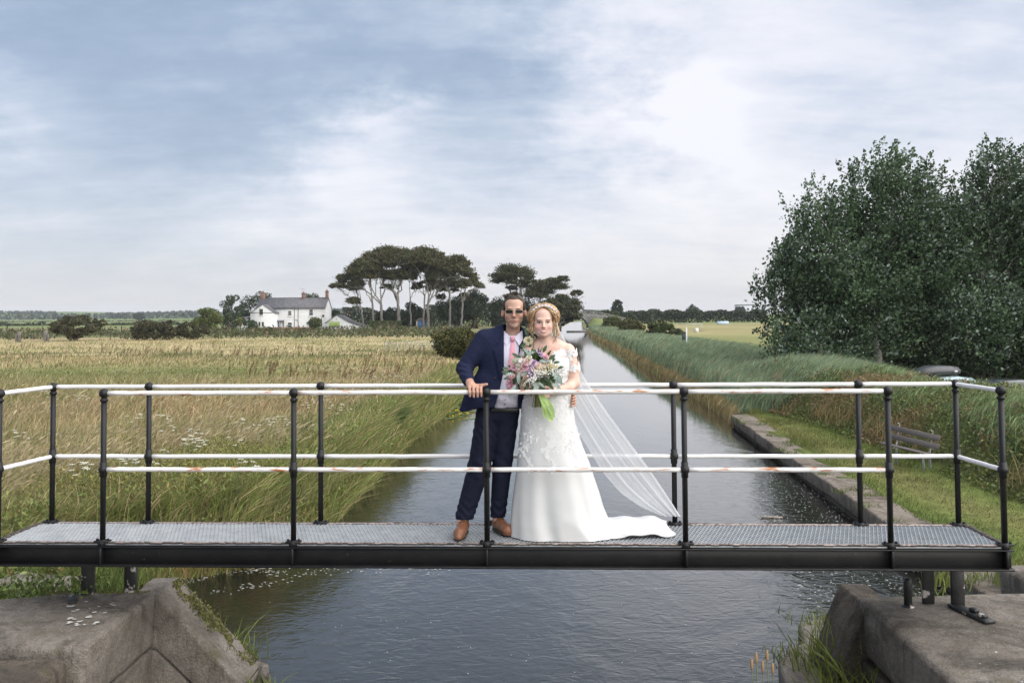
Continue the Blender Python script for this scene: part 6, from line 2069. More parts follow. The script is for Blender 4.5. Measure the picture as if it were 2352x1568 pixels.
face_patch(F, [(HXm + x, 1.6168) for x in xm2 * .92], [(HXm + x, 1.6160 - .0080 * (1 - u * u)) for x, u in zip(xm2 * .92, um)], 'lower_lip', m_lipm, man, .0014)

# jacket
J = Field((-.56, 6.42, .84), (.50, 7.05, 1.66), .0066)
J.ell((-.065, 6.785, 1.33), (.205, .128, .225), .02).ell((-.10, 6.775, 1.12), (.190, .122, .20), .05)
J.chain([(-.205, 6.785, 1.478), (-.06, 6.80, 1.525), (.02, 6.80, 1.525), (.135, 6.805, 1.455)], [.072, .058, .058, .070], .05)
J.chain([(-.215, 6.775, 1.472), (-.371, 6.735, 1.255)], [.083, .062], .025).chain([(-.371, 6.735, 1.255), (-.335, 6.545, 1.180)], [.062, .047], .02)
J.chain([(.14, 6.81, 1.44), (.27, 6.915, 1.20), (.36, 6.83, 1.07)], [.080, .062, .048], .03)
J.chain([(-.22, 6.755, 1.14), (-.285, 6.735, 1.02), (-.335, 6.725, .93)], [.085, .085, .075], .05)
J.chain([(-.15, 6.77, 1.05), (-.16, 6.765, .93)], [.13, .135], .06)
J.chain([(.04, 6.79, 1.10), (.055, 6.795, .92)], [.085, .095], .05)
gx, gy, gz = J.grid()
shirt_l = np.interp(gz, [.84, .93, 1.10, 1.25, 1.52, 1.66], [-.165, -.150, -.098, -.066, -.064, -.064])
shirt_r = np.interp(gz, [.84, .95, 1.2, 1.50, 1.66], [.040, .040, .034, .056, .056])
# lapels stand a little proud of the front
lap_l = np.clip((np.interp(gz, [1.13, 1.40, 1.42, 1.52], [-.093, -.155, -.125, -.085]) - gx) / -.012, 0, 1) * ((gz > 1.13) & (gz < 1.53)) * (gx < shirt_l + .004)
lap_r = np.clip((gx - np.interp(gz, [1.13, 1.38, 1.40, 1.50], [.036, .125, .105, .085])) / -.012, 0, 1) * ((gz > 1.13) & (gz < 1.51)) * (gx > shirt_r - .004)
J.F -= (.009 * np.maximum(lap_l, lap_r) * (gy < 6.80)).astype(np.float32)
# folds in the sleeves and below the button
J.F += (.0045 * np.sin((gz * 1.0 + gx * .9 + gy * .6) * 95) * np.exp(-((gx + .37) / .07) ** 2 - ((gz - 1.25) / .075) ** 2)).astype(np.float32)
J.F += (.003 * np.sin((gz * .8 - gx * .7) * 70) * np.exp(-((gz - 1.08) / .12) ** 2)).astype(np.float32)
op = np.maximum(np.maximum(shirt_l - gx, gx - shirt_r), gy - 6.775)
J.F = np.maximum(J.F, -op)                                 # open front
hem = .925 + .035 * smooth01((gx + .42) / .2) * 1.0 - .015 * (gx > 0)
J.F = np.maximum(J.F, hem - gz)
J.F = np.maximum(J.F, np.where(np.hypot(gx - .005, (gy - 6.765) * .9) < .073, 1, -1) * np.where(gz > 1.44, 1, -1) * .02 - .0)  if False else J.F
J.F = np.maximum(J.F, .070 - np.sqrt((gx - .0) ** 2 + (gy - 6.755) ** 2) - 10 * np.maximum(1.46 - gz, 0))
jk = J.part('jacket', m_suit, man)
for (x, z) in ((-.155, 1.10), (-.125, 1.185)):
    y = J.front(x - .012, z, 6.65)
    MB().add(*ball((x - .012, y - .002, z), .0085, 6, 10, (1, .5, 1))).build('button', m_btn, jk, smooth=True)
yk = J.front(-.20, 1.12, 6.66)
MB().add(*box((-.225, yk - .001, 1.095), (.12, .012, .045), ry=.10, rz=-.25, ch=.004)).build('pocket_flap', m_suit, jk)
# shirt
Sh = Field((-.24, 6.55, .90), (.16, 6.95, 1.60), .0055)
Sh.ell((-.03, 6.785, 1.33), (.150, .122, .20), .02).ell((-.065, 6.775, 1.10), (.150, .118, .22), .05)
Sh.chain([(-.09, 6.79, 1.44), (.07, 6.795, 1.44)], [.08, .08], .05)
Sh.cone((0.0, 6.772, 1.47), (.003, 6.765, 1.540), .080, .071, .015)
gx, gy, gz = Sh.grid()
Sh.F += (.003 * np.sin(gz * 75 + gx * 30) * np.exp(-((gz - 1.0) / .10) ** 2)).astype(np.float32)
Sh.F = np.maximum(Sh.F, (.945 - .012 * np.sin(gx * 40)) - gz)
Sh.F = np.maximum(Sh.F, .062 - np.sqrt((gx - .003) ** 2 + (gy - 6.765) ** 2) - 10 * np.maximum(1.50 - gz, 0))
Sh.F = np.maximum(Sh.F, gz - (1.542 - .55 * np.maximum(6.765 - gy, 0)))      # collar dips at the throat
sh_ = Sh.part('shirt', m_shirt, man)
for z in (1.08, 1.02, .985):
    MB().add(*ball((-.04 - (1.2 - z) * .10, Sh.front(-.04, z, 6.66) - .001, z), .0058, 5, 8, (1, .6, 1))).build('button', m_btn, sh_, smooth=True)


def drape(Fd, rows, name, m, par, off=.004, th=.004, nx=6):
    """cloth piece lying on a surface: rows of (z, x0, x1)"""
    V = []
    for z, xa, xb2 in rows:
        for q in range(nx):
            x = xa + (xb2 - xa) * q / (nx - 1); y = Fd.front(x, z, None)
            if y is None: y = V[-1][1] + off if V else 6.66
            V.append((x, y - off - .004 * math.sin(math.pi * q / (nx - 1)), z))
    V = np.array(V); n = len(V)
    W_ = np.concatenate([V, V + [0, th, 0]])
    Fq = grid_faces(len(rows), nx)
    return MB().add(W_, [Fq[:, ::-1], Fq + n]).build(name, m, par, smooth=True)


for q in (-1, 1):                                           # collar points
    c0 = .003
    V = [(c0 + q * .074, 6.745, 1.545), (c0 + q * .040, 6.700, 1.520), (c0 + q * .012, 6.690, 1.487), (c0 + q * .050, 6.672, 1.432), (c0 + q * .078, 6.690, 1.475)]
    V = np.array(V); V2 = V + [0, .006, 0]
    MB().add(np.concatenate([V, V2]), [np.arange(5)[None] if q > 0 else np.arange(5)[::-1][None], (np.arange(5) + 5)[None]]).build('collar', m_shirt, sh_)
tz = np.linspace(1.492, 1.455, 4)
V, Fk = lathe([(0, 0), (.013, 0), (.016, .018), (.022, .036), (0, .038)], (0, 0, 0), 12)
tie = drape(Sh, [(1.465, -.010, .014), (1.40, -.018, .020), (1.30, -.030, .026), (1.20, -.042, .028), (1.14, -.048, .026), (1.11, -.040, .014), (1.085, -.014, -.010)], 'tie', m_tie, man, .008, .006)
MB().add(V * [1, .7, 1] + [.002, Sh.front(.002, 1.46, 6.67) - .010, 1.462], Fk).build('knot', m_tie, tie, smooth=True)
MB().add(*box((-.008, Sh.front(-.01, 1.29, 6.66) - .016, 1.285), (.055, .006, .006), ry=-.18, ch=.001)).build('tie_clip', m_gold, tie)
MB().add(*box((-.060, 6.655, .942), (.20, .012, .030), ch=.003)).build('belt', m_btn, man)
# trousers
T = Field((-.50, 6.50, .09), (.10, 6.95, 1.02), .0066)
T.ell((-.115, 6.775, .92), (.168, .118, .12), .02)
T.chain([(-.195, 6.765, .86), (-.258, 6.735, .52), (-.375, 6.700, .13)], [.098, .086, .070], .02)
T.chain([(-.055, 6.775, .86), (-.085, 6.765, .50), (-.120, 6.775, .13)], [.098, .075, .060], .02)
gx, gy, gz = T.grid()
T.F += (.0040 * np.sin((gz + .35 * gx) * 90 + 2.2 * np.sin(gx * 45 + gy * 30)) * np.exp(-((gz - .17) / .085) ** 2)).astype(np.float32)
T.F += (.004 * np.sin((gz * .9 + gx * .8) * 60) * np.exp(-((gz - .52) / .10) ** 2)).astype(np.float32)
T.F += (.0035 * np.sin((gz - np.abs(gx + .12) * 1.3) * 80) * np.exp(-((gz - .78) / .08) ** 2)).astype(np.float32)
T.F = np.maximum(np.maximum(T.F, (.115 + .02 * np.clip((gy - 6.68) * -3, -.5, .6)) - gz), gz - .955)
T.part('trousers', m_trous, man)
# shoes
def shoe(h, t, par):
    h = np.array(h, float); t = np.array(t, float); d = unit(t - h); s = np.array([-d[1], d[0], 0])
    lo = np.minimum(h, t) - .09; hi = np.maximum(h, t) + .09; lo[2] = -.002; hi[2] = .17
    f = Field(lo, hi, .0045)
    f.chain([h + [0, 0, .045], h + d * .10 + [0, 0, .048], h + d * .19 + [0, 0, .036], t - d * .035 + [0, 0, .026]], [.037, .038, .042, .026], .02)
    f.cone(h + [0, 0, .06], h + d * .02 + [0, 0, .10], .036, .040, .02)
    f.cone(h + d * .04 + [0, 0, .085], h + d * .14 + [0, 0, .055], .034, .030, .02)
    f.ell(t - d * .02 + [0, 0, .018], (.022, .022, .017), .03)
    f.F = np.maximum(f.F, .010 - f.grid()[2])
    f.F = np.maximum(f.F, f.grid()[2] - .118)
    o = f.part('shoe', m_shoe, par)
    sl = MB(); n = 20
    P = []
    for k in range(n):
        u = k / (n - 1); w = np.interp(u, [0, .08, .3, .55, .72, .9, 1], [.012, .034, .036, .040, .044, .030, .006])
        P.append((h - d * .036 + (t - h + d * .040) * u, w))
    L_ = [p + s * w for p, w in P]; R2 = [p - s * w for p, w in P]
    ring = np.array(L_ + R2[::-1]); m = len(ring)
    V = np.concatenate([ring + [0, 0, .001], ring + [0, 0, .016]])
    sl.add(V, [np.arange(m)[::-1][None], (np.arange(m) + m)[None], np.array([[i, (i + 1) % m, (i + 1) % m + m, i + m] for i in range(m)])])
    sl.build('sole', m_sole, o)
    la = MB()
    for k in range(4):
        c = h + d * (.095 + k * .020) + [0, 0, .100 - k * .010]
        la.add(*tube([c - s * .020, c + [0, 0, .006], c + s * .020], .0032, 5))
    la.build('laces', m_sole, o)


shoe((-.378, 6.725, 0.006), (-.412, 6.475, 0.006), man)
shoe((-.130, 6.80, 0.006), (-.030, 6.600, 0.006), man)
# hair
Hm = Field((-.10, 6.60, 1.60), (.13, 6.88, 1.88), .0045)
Hm.ell((HXm, 6.748, 1.738), (.0885, .108, .080), .01)
Hm.ell((HXm, 6.758, 1.690), (.0865, .100, .075), .02)
Hm.ell((HXm + .005, 6.725, 1.795), (.060, .072, .030), .03)
gx, gy, gz = Hm.grid()
hairline = 6.668 + np.clip(1.785 - gz, 0, .2) * .75 - .010 * np.cos((gx - HXm) * 60) + np.clip(1.70 - gz, 0, 1) * 1.4
Hm.F = np.maximum(Hm.F, hairline - gy)
Hm.F = np.maximum(Hm.F, 1.635 + np.clip(6.78 - gy, -.1, .2) * .35 - gz)
hm = Hm.part('hair', m_hairm, man)
rng = np.random.default_rng(601)
n = 7000
u = unit(rng.normal(size=(n, 3))); u[:, 2] = np.abs(u[:, 2]) - .12; u = unit(u)
P = np.array([HXm, 6.745, 1.735]) + u * np.array([.087, .106, .080])
P[:, 2] += np.where(u[:, 2] > .55, .012, 0)
k = P[:, 1] > 6.672 + np.clip(1.785 - P[:, 2], 0, .2) * .75
P = P[k]; u = u[k]; n = len(P)
ln_ = np.where(u[:, 2] > .62, .026 + .010 * np.sin(P[:, 0] * 90), .0065) * rng.uniform(.5, 1.2, n)
d = unit(u * np.where(u[:, 2:3] > .45, .5, .6) + np.stack([.5 * np.sin(P[:, 0] * 55 + 1), -.5 + .4 * np.sin(P[:, 1] * 60), np.where(u[:, 2] > .45, .30, -.5)], 1) + rng.normal(size=(n, 3)) * .20)
s = unit(np.cross(d, rng.normal(size=(n, 3)))) * .0018
V = np.stack([P - s, P + s, P + d * ln_[:, None]], 1).reshape(-1, 3)
kind(MB().add(V, np.arange(3 * n).reshape(-1, 3)).build('hair_spikes', m_hairm, hm), 'stuff')
# sunglasses
sg = MB(); ln2 = MB()
yg = YFm - .020
def lens_ring(cx, cz, w, h, y, n=18):
    a = np.linspace(0, 2 * np.pi, n, endpoint=False)
    c, s = np.cos(a), np.sin(a)
    return np.stack([cx + w * np.sign(c) * np.abs(c) ** .55, y + .010 * ((cx - HXm + w * c) / .06) ** 2, cz + h * np.sign(s) * np.abs(s) ** .6], 1)
gl = None
fr = MB()
for q in (-1, 1):
    c = HXm + .001 + q * .0375
    rr = lens_ring(c, 1.689, .0285, .0145, yg)
    fr.add(*tube(np.concatenate([rr, rr[:2]]), .0012, 5))
    fr.add(*tube([(c + q * .028, yg + .010, 1.694), (c + q * .043, yg + .03, 1.696), (HXm + q * .086, YFm + .095, 1.694)], .0019, 5))
fr.add(*tube([(HXm - .010, yg, 1.692), (HXm, yg - .004, 1.694), (HXm + .011, yg, 1.692)], .0016, 5))
gl = fr.build('sunglasses', m_gold, man, smooth=True)
for q in (-1, 1):
    rr = lens_ring(HXm + .001 + q * .0375, 1.689, .0280, .0140, yg)
    MB().add(np.concatenate([rr, rr + [0, .002, 0]]), [np.arange(18)[::-1][None], (np.arange(18) + 18)[None]]).build('lens', m_lens, gl)
# eyebrow hints above the rims
for q in (-1, 1):
    P = [(HXm + q * .016, YFm - .003, 1.7085), (HXm + q * .036, YFm - .002, 1.713), (HXm + q * .055, YFm + .012, 1.708)]
    MB().add(*tube(P, [.0022, .0028, .0014], 5)).build('eyebrow', m_hairm, man, smooth=True)

# buttonhole flower on his lapel
m_cream = mat('cream_petal_mat', (.72, .66, .44), (.78, .74, .56), scale=30, rough=.6)
m_dleaf = mat('dark_leaf_mat', (.030, .065, .022), (.055, .095, .035), scale=20, rough=.5, bump=.2, bscale=60)
m_gleaf = mat('silver_leaf_mat', (.21, .275, .245), (.34, .40, .37), scale=25, rough=.8, bump=.3, bscale=60)
m_pink = mat('pink_petal_mat', (.66, .34, .42), (.78, .55, .60), scale=28, rough=.6)
m_blush = mat('blush_petal_mat', (.78, .60, .54), (.80, .70, .64), scale=28, rough=.6)
m_lilac = mat('lilac_petal_mat', (.50, .34, .56), (.62, .50, .68), scale=40, rough=.6)
m_ivory = mat('ivory_petal_mat', (.76, .75, .66), (.70, .72, .50), scale=24, rough=.6)


def rose(c, r, d, m, par, name='rose', nl=4, seed=0, openn=1.0):
    """layered flower: rings of cupped petals round a tight bud"""
    rg_ = np.random.default_rng(seed); d = unit(np.asarray(d, float))
    a_ = unit(np.cross(d, [.3, .2, 1])); b_ = np.cross(d, a_)
    B = np.stack([a_, b_, d], 1)
    mb2 = MB()
    for L_ in range(nl):
        t = L_ / max(nl - 1, 1); npet = 3 + L_ * 1
        for k in range(npet):
            a = 2 * np.pi * (k / npet) + L_ * .9 + rg_.uniform(-.15, .15)
            W_ = []
            for iu in range(4):
                uu = iu / 3
                for iv in range(5):
                    vv = iv / 4 - .5
                    rad = r * (.16 + .26 * t + (.10 + .52 * t * openn) * uu ** 1.5)
                    ang = a + vv * (2.2 * np.pi / npet) * (.55 + .45 * math.sin(math.pi * (.25 + .6 * uu)))
                    z = r * (-.30 * t + (.85 - .30 * t) * uu - .22 * t * uu ** 3 - .3 * abs(vv) ** 2 * uu) + .01 * r * rg_.normal()
                    W_.append((rad * math.cos(ang), rad * math.sin(ang), z))
            mb2.add(np.array(W_) @ B.T + c, grid_faces(4, 5))
    return mb2.build(name, m, par, smooth=True)


def leaf(c, d, ln_, w, m, par, name='leaf', up_=(0, -1, .3), curl=.25, lobed=False):
    d = unit(np.asarray(d, float)); s = unit(np.cross(d, up_)); n_ = np.cross(s, d)
    W_ = []
    nu = 9 if lobed else 6
    for iu in range(nu):
        t = iu / (nu - 1); ww = w * (math.sin(math.pi * min(t * .93 + .05, 1)) ** .8) * (1 + (.45 * (-1) ** iu if lobed else 0))
        p = np.asarray(c) + d * ln_ * t - n_ * ln_ * curl * t * t
        W_ += [p - s * ww + n_ * ww * .25, p, p + s * ww + n_ * ww * .25]
    return MB().add(np.array(W_), grid_faces(nu, 3)).build(name, m, par, smooth=True)


bq = thing('buttonhole_flower', "cream rose buttonhole with green leaves on the man's lapel", 'flower', (.122, 6.64, 1.468))
bc = np.array([.122, 6.635, 1.470])
rose(bc, .036, (-.3, -1, .25), m_cream, bq, seed=3)
for d_, l_ in (((-.25, -.1, 1), .085), ((-.1, -.2, 1), .060), ((-.9, -.3, -.7), .07), ((.8, -.3, .3), .055), ((.3, -.3, -1), .05)):
    leaf(bc + unit(d_) * .015 + [0, .012, 0], d_, l_, .011, m_dleaf, bq)

# ---------------------------------------------------------------- the woman
woman = thing('person', 'woman in white off-the-shoulder lace wedding dress with curled blonde hair, holding flowers', 'person', (.25, 6.66, 0.0), 'couple on the bridge')
HXw, YFw = .236, 6.548
F = Field((.0, 6.40, .92), (.56, 6.82, 1.76), .0044)
head(F, HXw, YFw, 1.604, 1.574, 1.544, 1.498, 1.725, 1.09, False, True, ears=False)
F.chain([(HXw + .006, 6.655, 1.54), (.254, 6.672, 1.46), (.265, 6.690, 1.40)], [.044, .049, .068], .02)
F.chain([(.135, 6.69, 1.385), (.20, 6.69, 1.415), (.335, 6.69, 1.415), (.415, 6.69, 1.388)], [.055, .055, .055, .055], .04)
F.ell((.275, 6.70, 1.30), (.165, .095, .15), .05)
for q in (-1, 1): F.ell((.272 + q * .072, 6.630, 1.300), (.068, .060, .066), .04)
F.ell((.275, 6.70, 1.10), (.135, .09, .17), .06)
REL, RWR = (.468, 6.665, 1.145), (.335, 6.545, 1.100)
F.chain([(.425, 6.69, 1.385), (.458, 6.685, 1.25), REL], [.055, .052, .045], .02)
F.chain([REL, (.42, 6.60, 1.112), RWR], [.045, .040, .028], .015)
LEL, LWR = (.085, 6.66, 1.165), (.112, 6.545, 1.095)
F.chain([(.128, 6.69, 1.385), (.088, 6.685, 1.26), LEL], [.055, .050, .043], .02)
F.chain([LEL, (.095, 6.60, 1.120), LWR], [.043, .037, .027], .015)
# hands close round the stems: her left (seen right) in front, fingers pointing to the picture's left
F.chain([RWR, (.292, 6.500, 1.094)], [.027, .029], .012)
F.ell((.275, 6.488, 1.090), (.034, .020, .030), .012, rot=Matrix.Rotation(R(-20), 3, 'Y'))
for q in range(4):
    z = 1.106 - q * .0155
    F.chain([(.262, 6.478, z), (.222, 6.455, z - .010), (.197, 6.458, z - .020), (.180, 6.468, z - .028)], [.0100, .0094, .0084, .0068], .003)
F.chain([(.285, 6.484, 1.106), (.258, 6.462, 1.128), (.236, 6.456, 1.134)], [.0105, .0098, .0078], .005)
F.chain([LWR, (.135, 6.510, 1.108)], [.026, .028], .012)
F.ell((.150, 6.500, 1.108), (.030, .022, .027), .012)
for q in range(4):
    z = 1.128 - q * .0150
    F.chain([(.160, 6.492, z), (.186, 6.470, z - .004), (.210, 6.470, z - .010), (.224, 6.482, z - .014)], [.0098, .0092, .0082, .0066], .003)
F.chain([(.146, 6.492, 1.125), (.168, 6.466, 1.146), (.190, 6.462, 1.150)], [.0102, .0094, .0075], .005)
gz_ = F.grid()[2]
F.F = np.maximum(F.F, .93 - gz_)
SKW = (.64, .425, .345)
def woman_cols(V):
    ry = .06; L_ = []
    for q in (-1, 1):
        L_ += [((HXw + q * .045, YFw + .01, 1.574), (.022, ry, .020), (.64, .26, .225), .62),
               ((HXw + q * .031, YFw + .006, 1.556), (.005, ry, .006), (.40, .14, .13), .7),
               ((HXw + q * .0325, YFw, 1.611), (.019, ry, .0055), (.27, .16, .14), .75),
               ((HXw + q * .033, YFw, 1.6250), (.018, ry, .0040), (.36, .22, .16), .5),
               ((HXw + q * .0060, YFw - .015, 1.5645), (.0045, .03, .0028), (.32, .12, .10), .8),  # dark nostrils: their shade is put into the colour
               ((HXw + q * .026, YFw, 1.561), (.004, ry, .012), (.50, .27, .21), .6)]
    L_ += [((HXw, YFw - .015, 1.575), (.012, .02, .012), (.64, .33, .265), .5),
           ((HXw, YFw, 1.5530), (.024, ry, .0040), (.56, .22, .21), .7), ((HXw, YFw, 1.5325), (.020, ry, .0040), (.56, .22, .21), .7),
           ((.27, 6.60, 1.36), (.12, .2, .05), (.60, .33, .25), .5), ((.186, 6.46, 1.06), (.01, .02, .01), (.70, .48, .44), .6)]
    return paint(V, SKW, L_)
F.part('body', m_skin, woman, woman_cols)
FW = F
for q in (-1, 1):
    c = (HXw + q * .0325, 1.6035)
    xs_ = np.linspace(-.0165, .0165, 7)
    top = [(c[0] + x, c[1] + .0062 * (1 - (x / .0168) ** 2) - .0005) for x in xs_]
    bot = [(c[0] + x, c[1] - .0038 * (1 - (x / .0168) ** 2) - .0005) for x in xs_]
    e = face_patch(FW, top, bot, 'eye', m_white_eye, woman, .0008)
    a = np.linspace(0, 2 * np.pi, 14, endpoint=False)
    ring = [on_face(FW, c[0] + .0062 * math.cos(t), c[1] + .0008 + .0050 * math.sin(t), .0026) for t in a]
    MB().add(ring + [on_face(FW, c[0], c[1] + .0008, .0034)], np.array([[k, (k + 1) % 14, 14] for k in range(14)])).build('iris', m_iris, e, smooth=True)
    MB().add([on_face(FW, c[0] + .0030 * math.cos(t), c[1] + .0008 + .0030 * math.sin(t), .0040) for t in a], np.arange(14)[None]).build('pupil', m_btn, e)
    P = [on_face(FW, c[0] + x * 1.06 + q * .0012, z + .0006, .0022) for (x, z) in [(xx, zz) for xx, zz in zip(xs_, [p[1] for p in top])]]
    MB().add(*tube(P, [.0010, .0018, .0023, .0025, .0023, .0018, .0010], 5)).build('eyelash', m_btn, woman, smooth=True)
xs_ = np.linspace(-.0275, .0275, 9)
face_patch(FW, [(HXw + x, 1.5495 + .0035 * (x / .0275) ** 2) for x in xs_], [(HXw + x, 1.5378 + .0130 * (x / .0275) ** 2) for x in xs_], 'teeth', m_teeth, woman, .0016)

m_lip = mat('lip_mat', (.50, .155, .15), (.58, .20, .19), scale=90, rough=.35)
xl2 = np.linspace(-.0310, .0310, 11); un = xl2 / .0310
zt_ = 1.5493 + .0042 * un ** 2; zb_ = 1.5372 + .0150 * un ** 2
face_patch(FW, [(HXw + x, z + .0052 * (1 - u * u) * (1 - .25 * math.exp(-(u / .18) ** 2)) + .0006) for x, z, u in zip(xl2, zt_, un)], [(HXw + x, z - .0004) for x, z in zip(xl2, zt_)], 'upper_lip', m_lip, woman, .0020)
face_patch(FW, [(HXw + x, z + .0006) for x, z in zip(xl2, zb_)], [(HXw + x, z - .0068 * (1 - u * u) - .0004) for x, z, u in zip(xl2, zb_, un)], 'lower_lip', m_lip, woman, .0022)
m_brow = mat('eyebrow_mat', (.20, .115, .065), rough=.8)
for q in (-1, 1):
    bx2 = [(.0155, 1.6235), (.026, 1.6268), (.038, 1.6285), (.047, 1.6262), (.0535, 1.6215)]
    MB().add(*tube([on_face(FW, HXw + q * x, z, .0004) for x, z in bx2], [.0018, .0024, .0022, .0017, .0008], 6)).build('eyebrow', m_brow, woman, smooth=True)

# hair: drawn up from a parting, wavy strands over an under layer, loose curls at the sides
HC = np.array([HXw + .004, 6.672, 1.648])
Hw = Field((.10, 6.48, 1.50), (.38, 6.86, 1.78), .005)
Hw.ell(HC + [0, .004, .008], (.095, .100, .084), .01)
Hw.ell(HC + [0, .035, -.03], (.092, .080, .080), .03)
gx, gy, gz = Hw.grid()
face = ((gx - HXw) / .073) ** 2 + ((gz - 1.600) / np.where(gz > 1.60, .077, .13)) ** 2 - 1 + np.clip(gy - 6.63, 0, 1) * 22
Hw.F = np.maximum(Hw.F, (-face * .04))
m_hairs = mat('blonde_strand_mat', (.85, .85, .85), (1.15, 1.15, 1.15), scale=30, rough=.42, attr=True)
hw_o = Hw.part('hair', m_hairb, woman)
rng = np.random.default_rng(602)
st_ = MB()
BL = np.array([[.46, .295, .155], [.58, .41, .245], [.38, .22, .105], [.27, .15, .072], [.66, .51, .34]])
def strand(P, r, c=None):
    P = np.array(P); c = BL[rng.integers(0, 5)] * rng.uniform(.85, 1.12) if c is None else c
    st_.add(*tube(P, r * np.sin(np.linspace(.5, 2.75, len(P))), 5), col=c)
def clear(P):
    k = (((P[:, 0] - HXw) / .068) ** 2 + ((P[:, 2] - 1.598) / np.where(P[:, 2] > 1.598, .073, .135)) ** 2 > 1.0) | (P[:, 1] > 6.65)
    if k.all(): return P
    i = np.where(~k)[0][0]; j = np.where(~k)[0][-1]
    A_, B_ = P[:i], P[j + 1:]
    return A_ if len(A_) > len(B_) else B_
for k in range(2100):
    q = rng.choice([-1, 1])
    d0 = unit(np.array([-.10 + q * rng.uniform(.0, .30), rng.uniform(-.95, .5), 1.0]))
    d1 = unit(np.array([q * 1.0, rng.uniform(-.42, .9), rng.uniform(-.85, .05)]))
    t = np.linspace(0, 1, 15)
    om = math.acos(np.clip(d0 @ d1, -1, 1))
    D = (np.sin((1 - t) * om)[:, None] * d0 + np.sin(t * om)[:, None] * d1) / math.sin(om)
    lift = 1.0 + .16 * rng.random() ** 1.6 + .035 * np.sin(t * rng.uniform(8, 14) + rng.uniform(0, 6)) * (.3 + t)
    P = HC + D * np.array([.104, .112, .093]) * lift[:, None]
    P[:, 0] += .004 * np.sin(t * 17 + k); P[:, 1] += .004 * np.cos(t * 17 + k)
    P = clear(P)
    if len(P) > 4: strand(P, rng.uniform(.0012, .0025))
for q, x0_, z0_, z1_, amp, nn in ((-1, HXw - .084, 1.61, 1.470, .007, 7), (-1, HXw - .096, 1.60, 1.50, .007, 7), (-1, HXw - .075, 1.575, 1.455, .010, 3), (-1, HXw - .082, 1.64, 1.545, .006, 9),
                              (1, HXw + .086, 1.61, 1.450, .008, 7), (1, HXw + .098, 1.60, 1.480, .008, 8), (1, HXw + .080, 1.63, 1.53, .006, 9), (1, HXw + .104, 1.58, 1.462, .011, 3)):
    for j in range(nn):
        t = np.linspace(0, 1, 22); ph = rng.uniform(0, 6); f_ = rng.uniform(9, 14)
        P = np.stack([x0_ + rng.normal() * .006 + q * .010 * t + amp * np.sin(t * f_ + ph) * (0.4 + t), 6.615 + rng.normal() * .012 + amp * np.cos(t * f_ + ph) * (.3 + t) + .02 * t, z0_ + (z1_ + rng.uniform(0, .05) - z0_) * t], 1)
        strand(P, rng.uniform(.0020, .0038))
for k in range(240):       # loose ends around the crown
    u = unit(np.array([rng.normal(), rng.normal() * .6, abs(rng.normal()) * .8])); p = HC + u * np.array([.102, .11, .094])
    if p[1] < 6.63 and p[2] < 1.715: continue
    e = p + u * .014 + rng.normal(size=3) * .014
    strand([p, (p + e) / 2 + rng.normal(size=3) * .004, e], .0013)
kind(st_.build('curls', m_hairs, hw_o, smooth=True, attr=True), 'stuff')
# tiara
ti = MB(); m_pearl = mat('pearl_mat', (.80, .80, .84), rough=.2, metal=.2)
for k in range(34):
    a = -1.25 + 2.5 * k / 33
    c = np.array([HXw + .004 + .108 * math.sin(a), 6.572 + .05 * (1 - math.cos(a)) * 1.3, 1.628 + .106 * math.cos(a)])
    ti.add(*ball(c, .0038 + .0020 * (k % 3 == 0), 5, 7))
    if k % 3 == 0:
        for q in range(5): ti.add(*ball(c + [.0065 * math.cos(q * 1.257), -.002, .0065 * math.sin(q * 1.257) + .003], .0034, 4, 6, (1, .6, 1)))
a = np.linspace(-1.3, 1.3, 20)
ti.add(*tube(np.stack([HXw + .004 + .107 * np.sin(a), 6.576 + .065 * (1 - np.cos(a)), 1.627 + .105 * np.cos(a)], 1), .0016, 5))
ti.build('tiara', m_pearl, woman, smooth=True)
# pendant
MB().add(*ball((.285, FW.front(.285, 1.372, 6.62) - .003, 1.372), .0045, 6, 8)).build('pendant', m_pearl, woman, smooth=True)
MB().add(*ball((HXw - .078, 6.628, 1.560), .0048, 6, 8)).build('earring', m_pearl, woman, smooth=True)

# dress: bodice and skirt as one loft with soft folds
zs = np.array([0.0, .03, .10, .20, .30, .42, .52, .66, .80, .90, .99, 1.06, 1.13, 1.20, 1.26, 1.31, 1.335])
xl_ = np.array([-.035, -.033, -.027, -.018, -.006, .012, .024, .042, .058, .064, .070, .095, .118, .118, .112, .112, .118])
xr_ = np.array([.805, .770, .715, .675, .650, .612, .584, .530, .484, .468, .462, .445, .430, .434, .440, .440, .436])
yc_ = np.array([6.70, 6.70, 6.70, 6.70, 6.70, 6.70, 6.70, 6.70, 6.70, 6.70, 6.70, 6.70, 6.70, 6.695, 6.69, 6.69, 6.69])
bd_ = np.array([.275, .272, .265, .25, .235, .215, .20, .185, .172, .160, .150, .128, .115, .118, .128, .126, .118])
nz, na = 90, 120
Z = np.linspace(0, 1.335, nz); A = np.linspace(0, 2 * np.pi, na, endpoint=False)
from_ = lambda arr: np.interp(Z, zs, arr)
XL, XR, YC, BD = from_(xl_), from_(xr_), from_(yc_), from_(bd_)
V = np.zeros((nz, na, 3))
ca, sa = np.cos(A), np.sin(A)
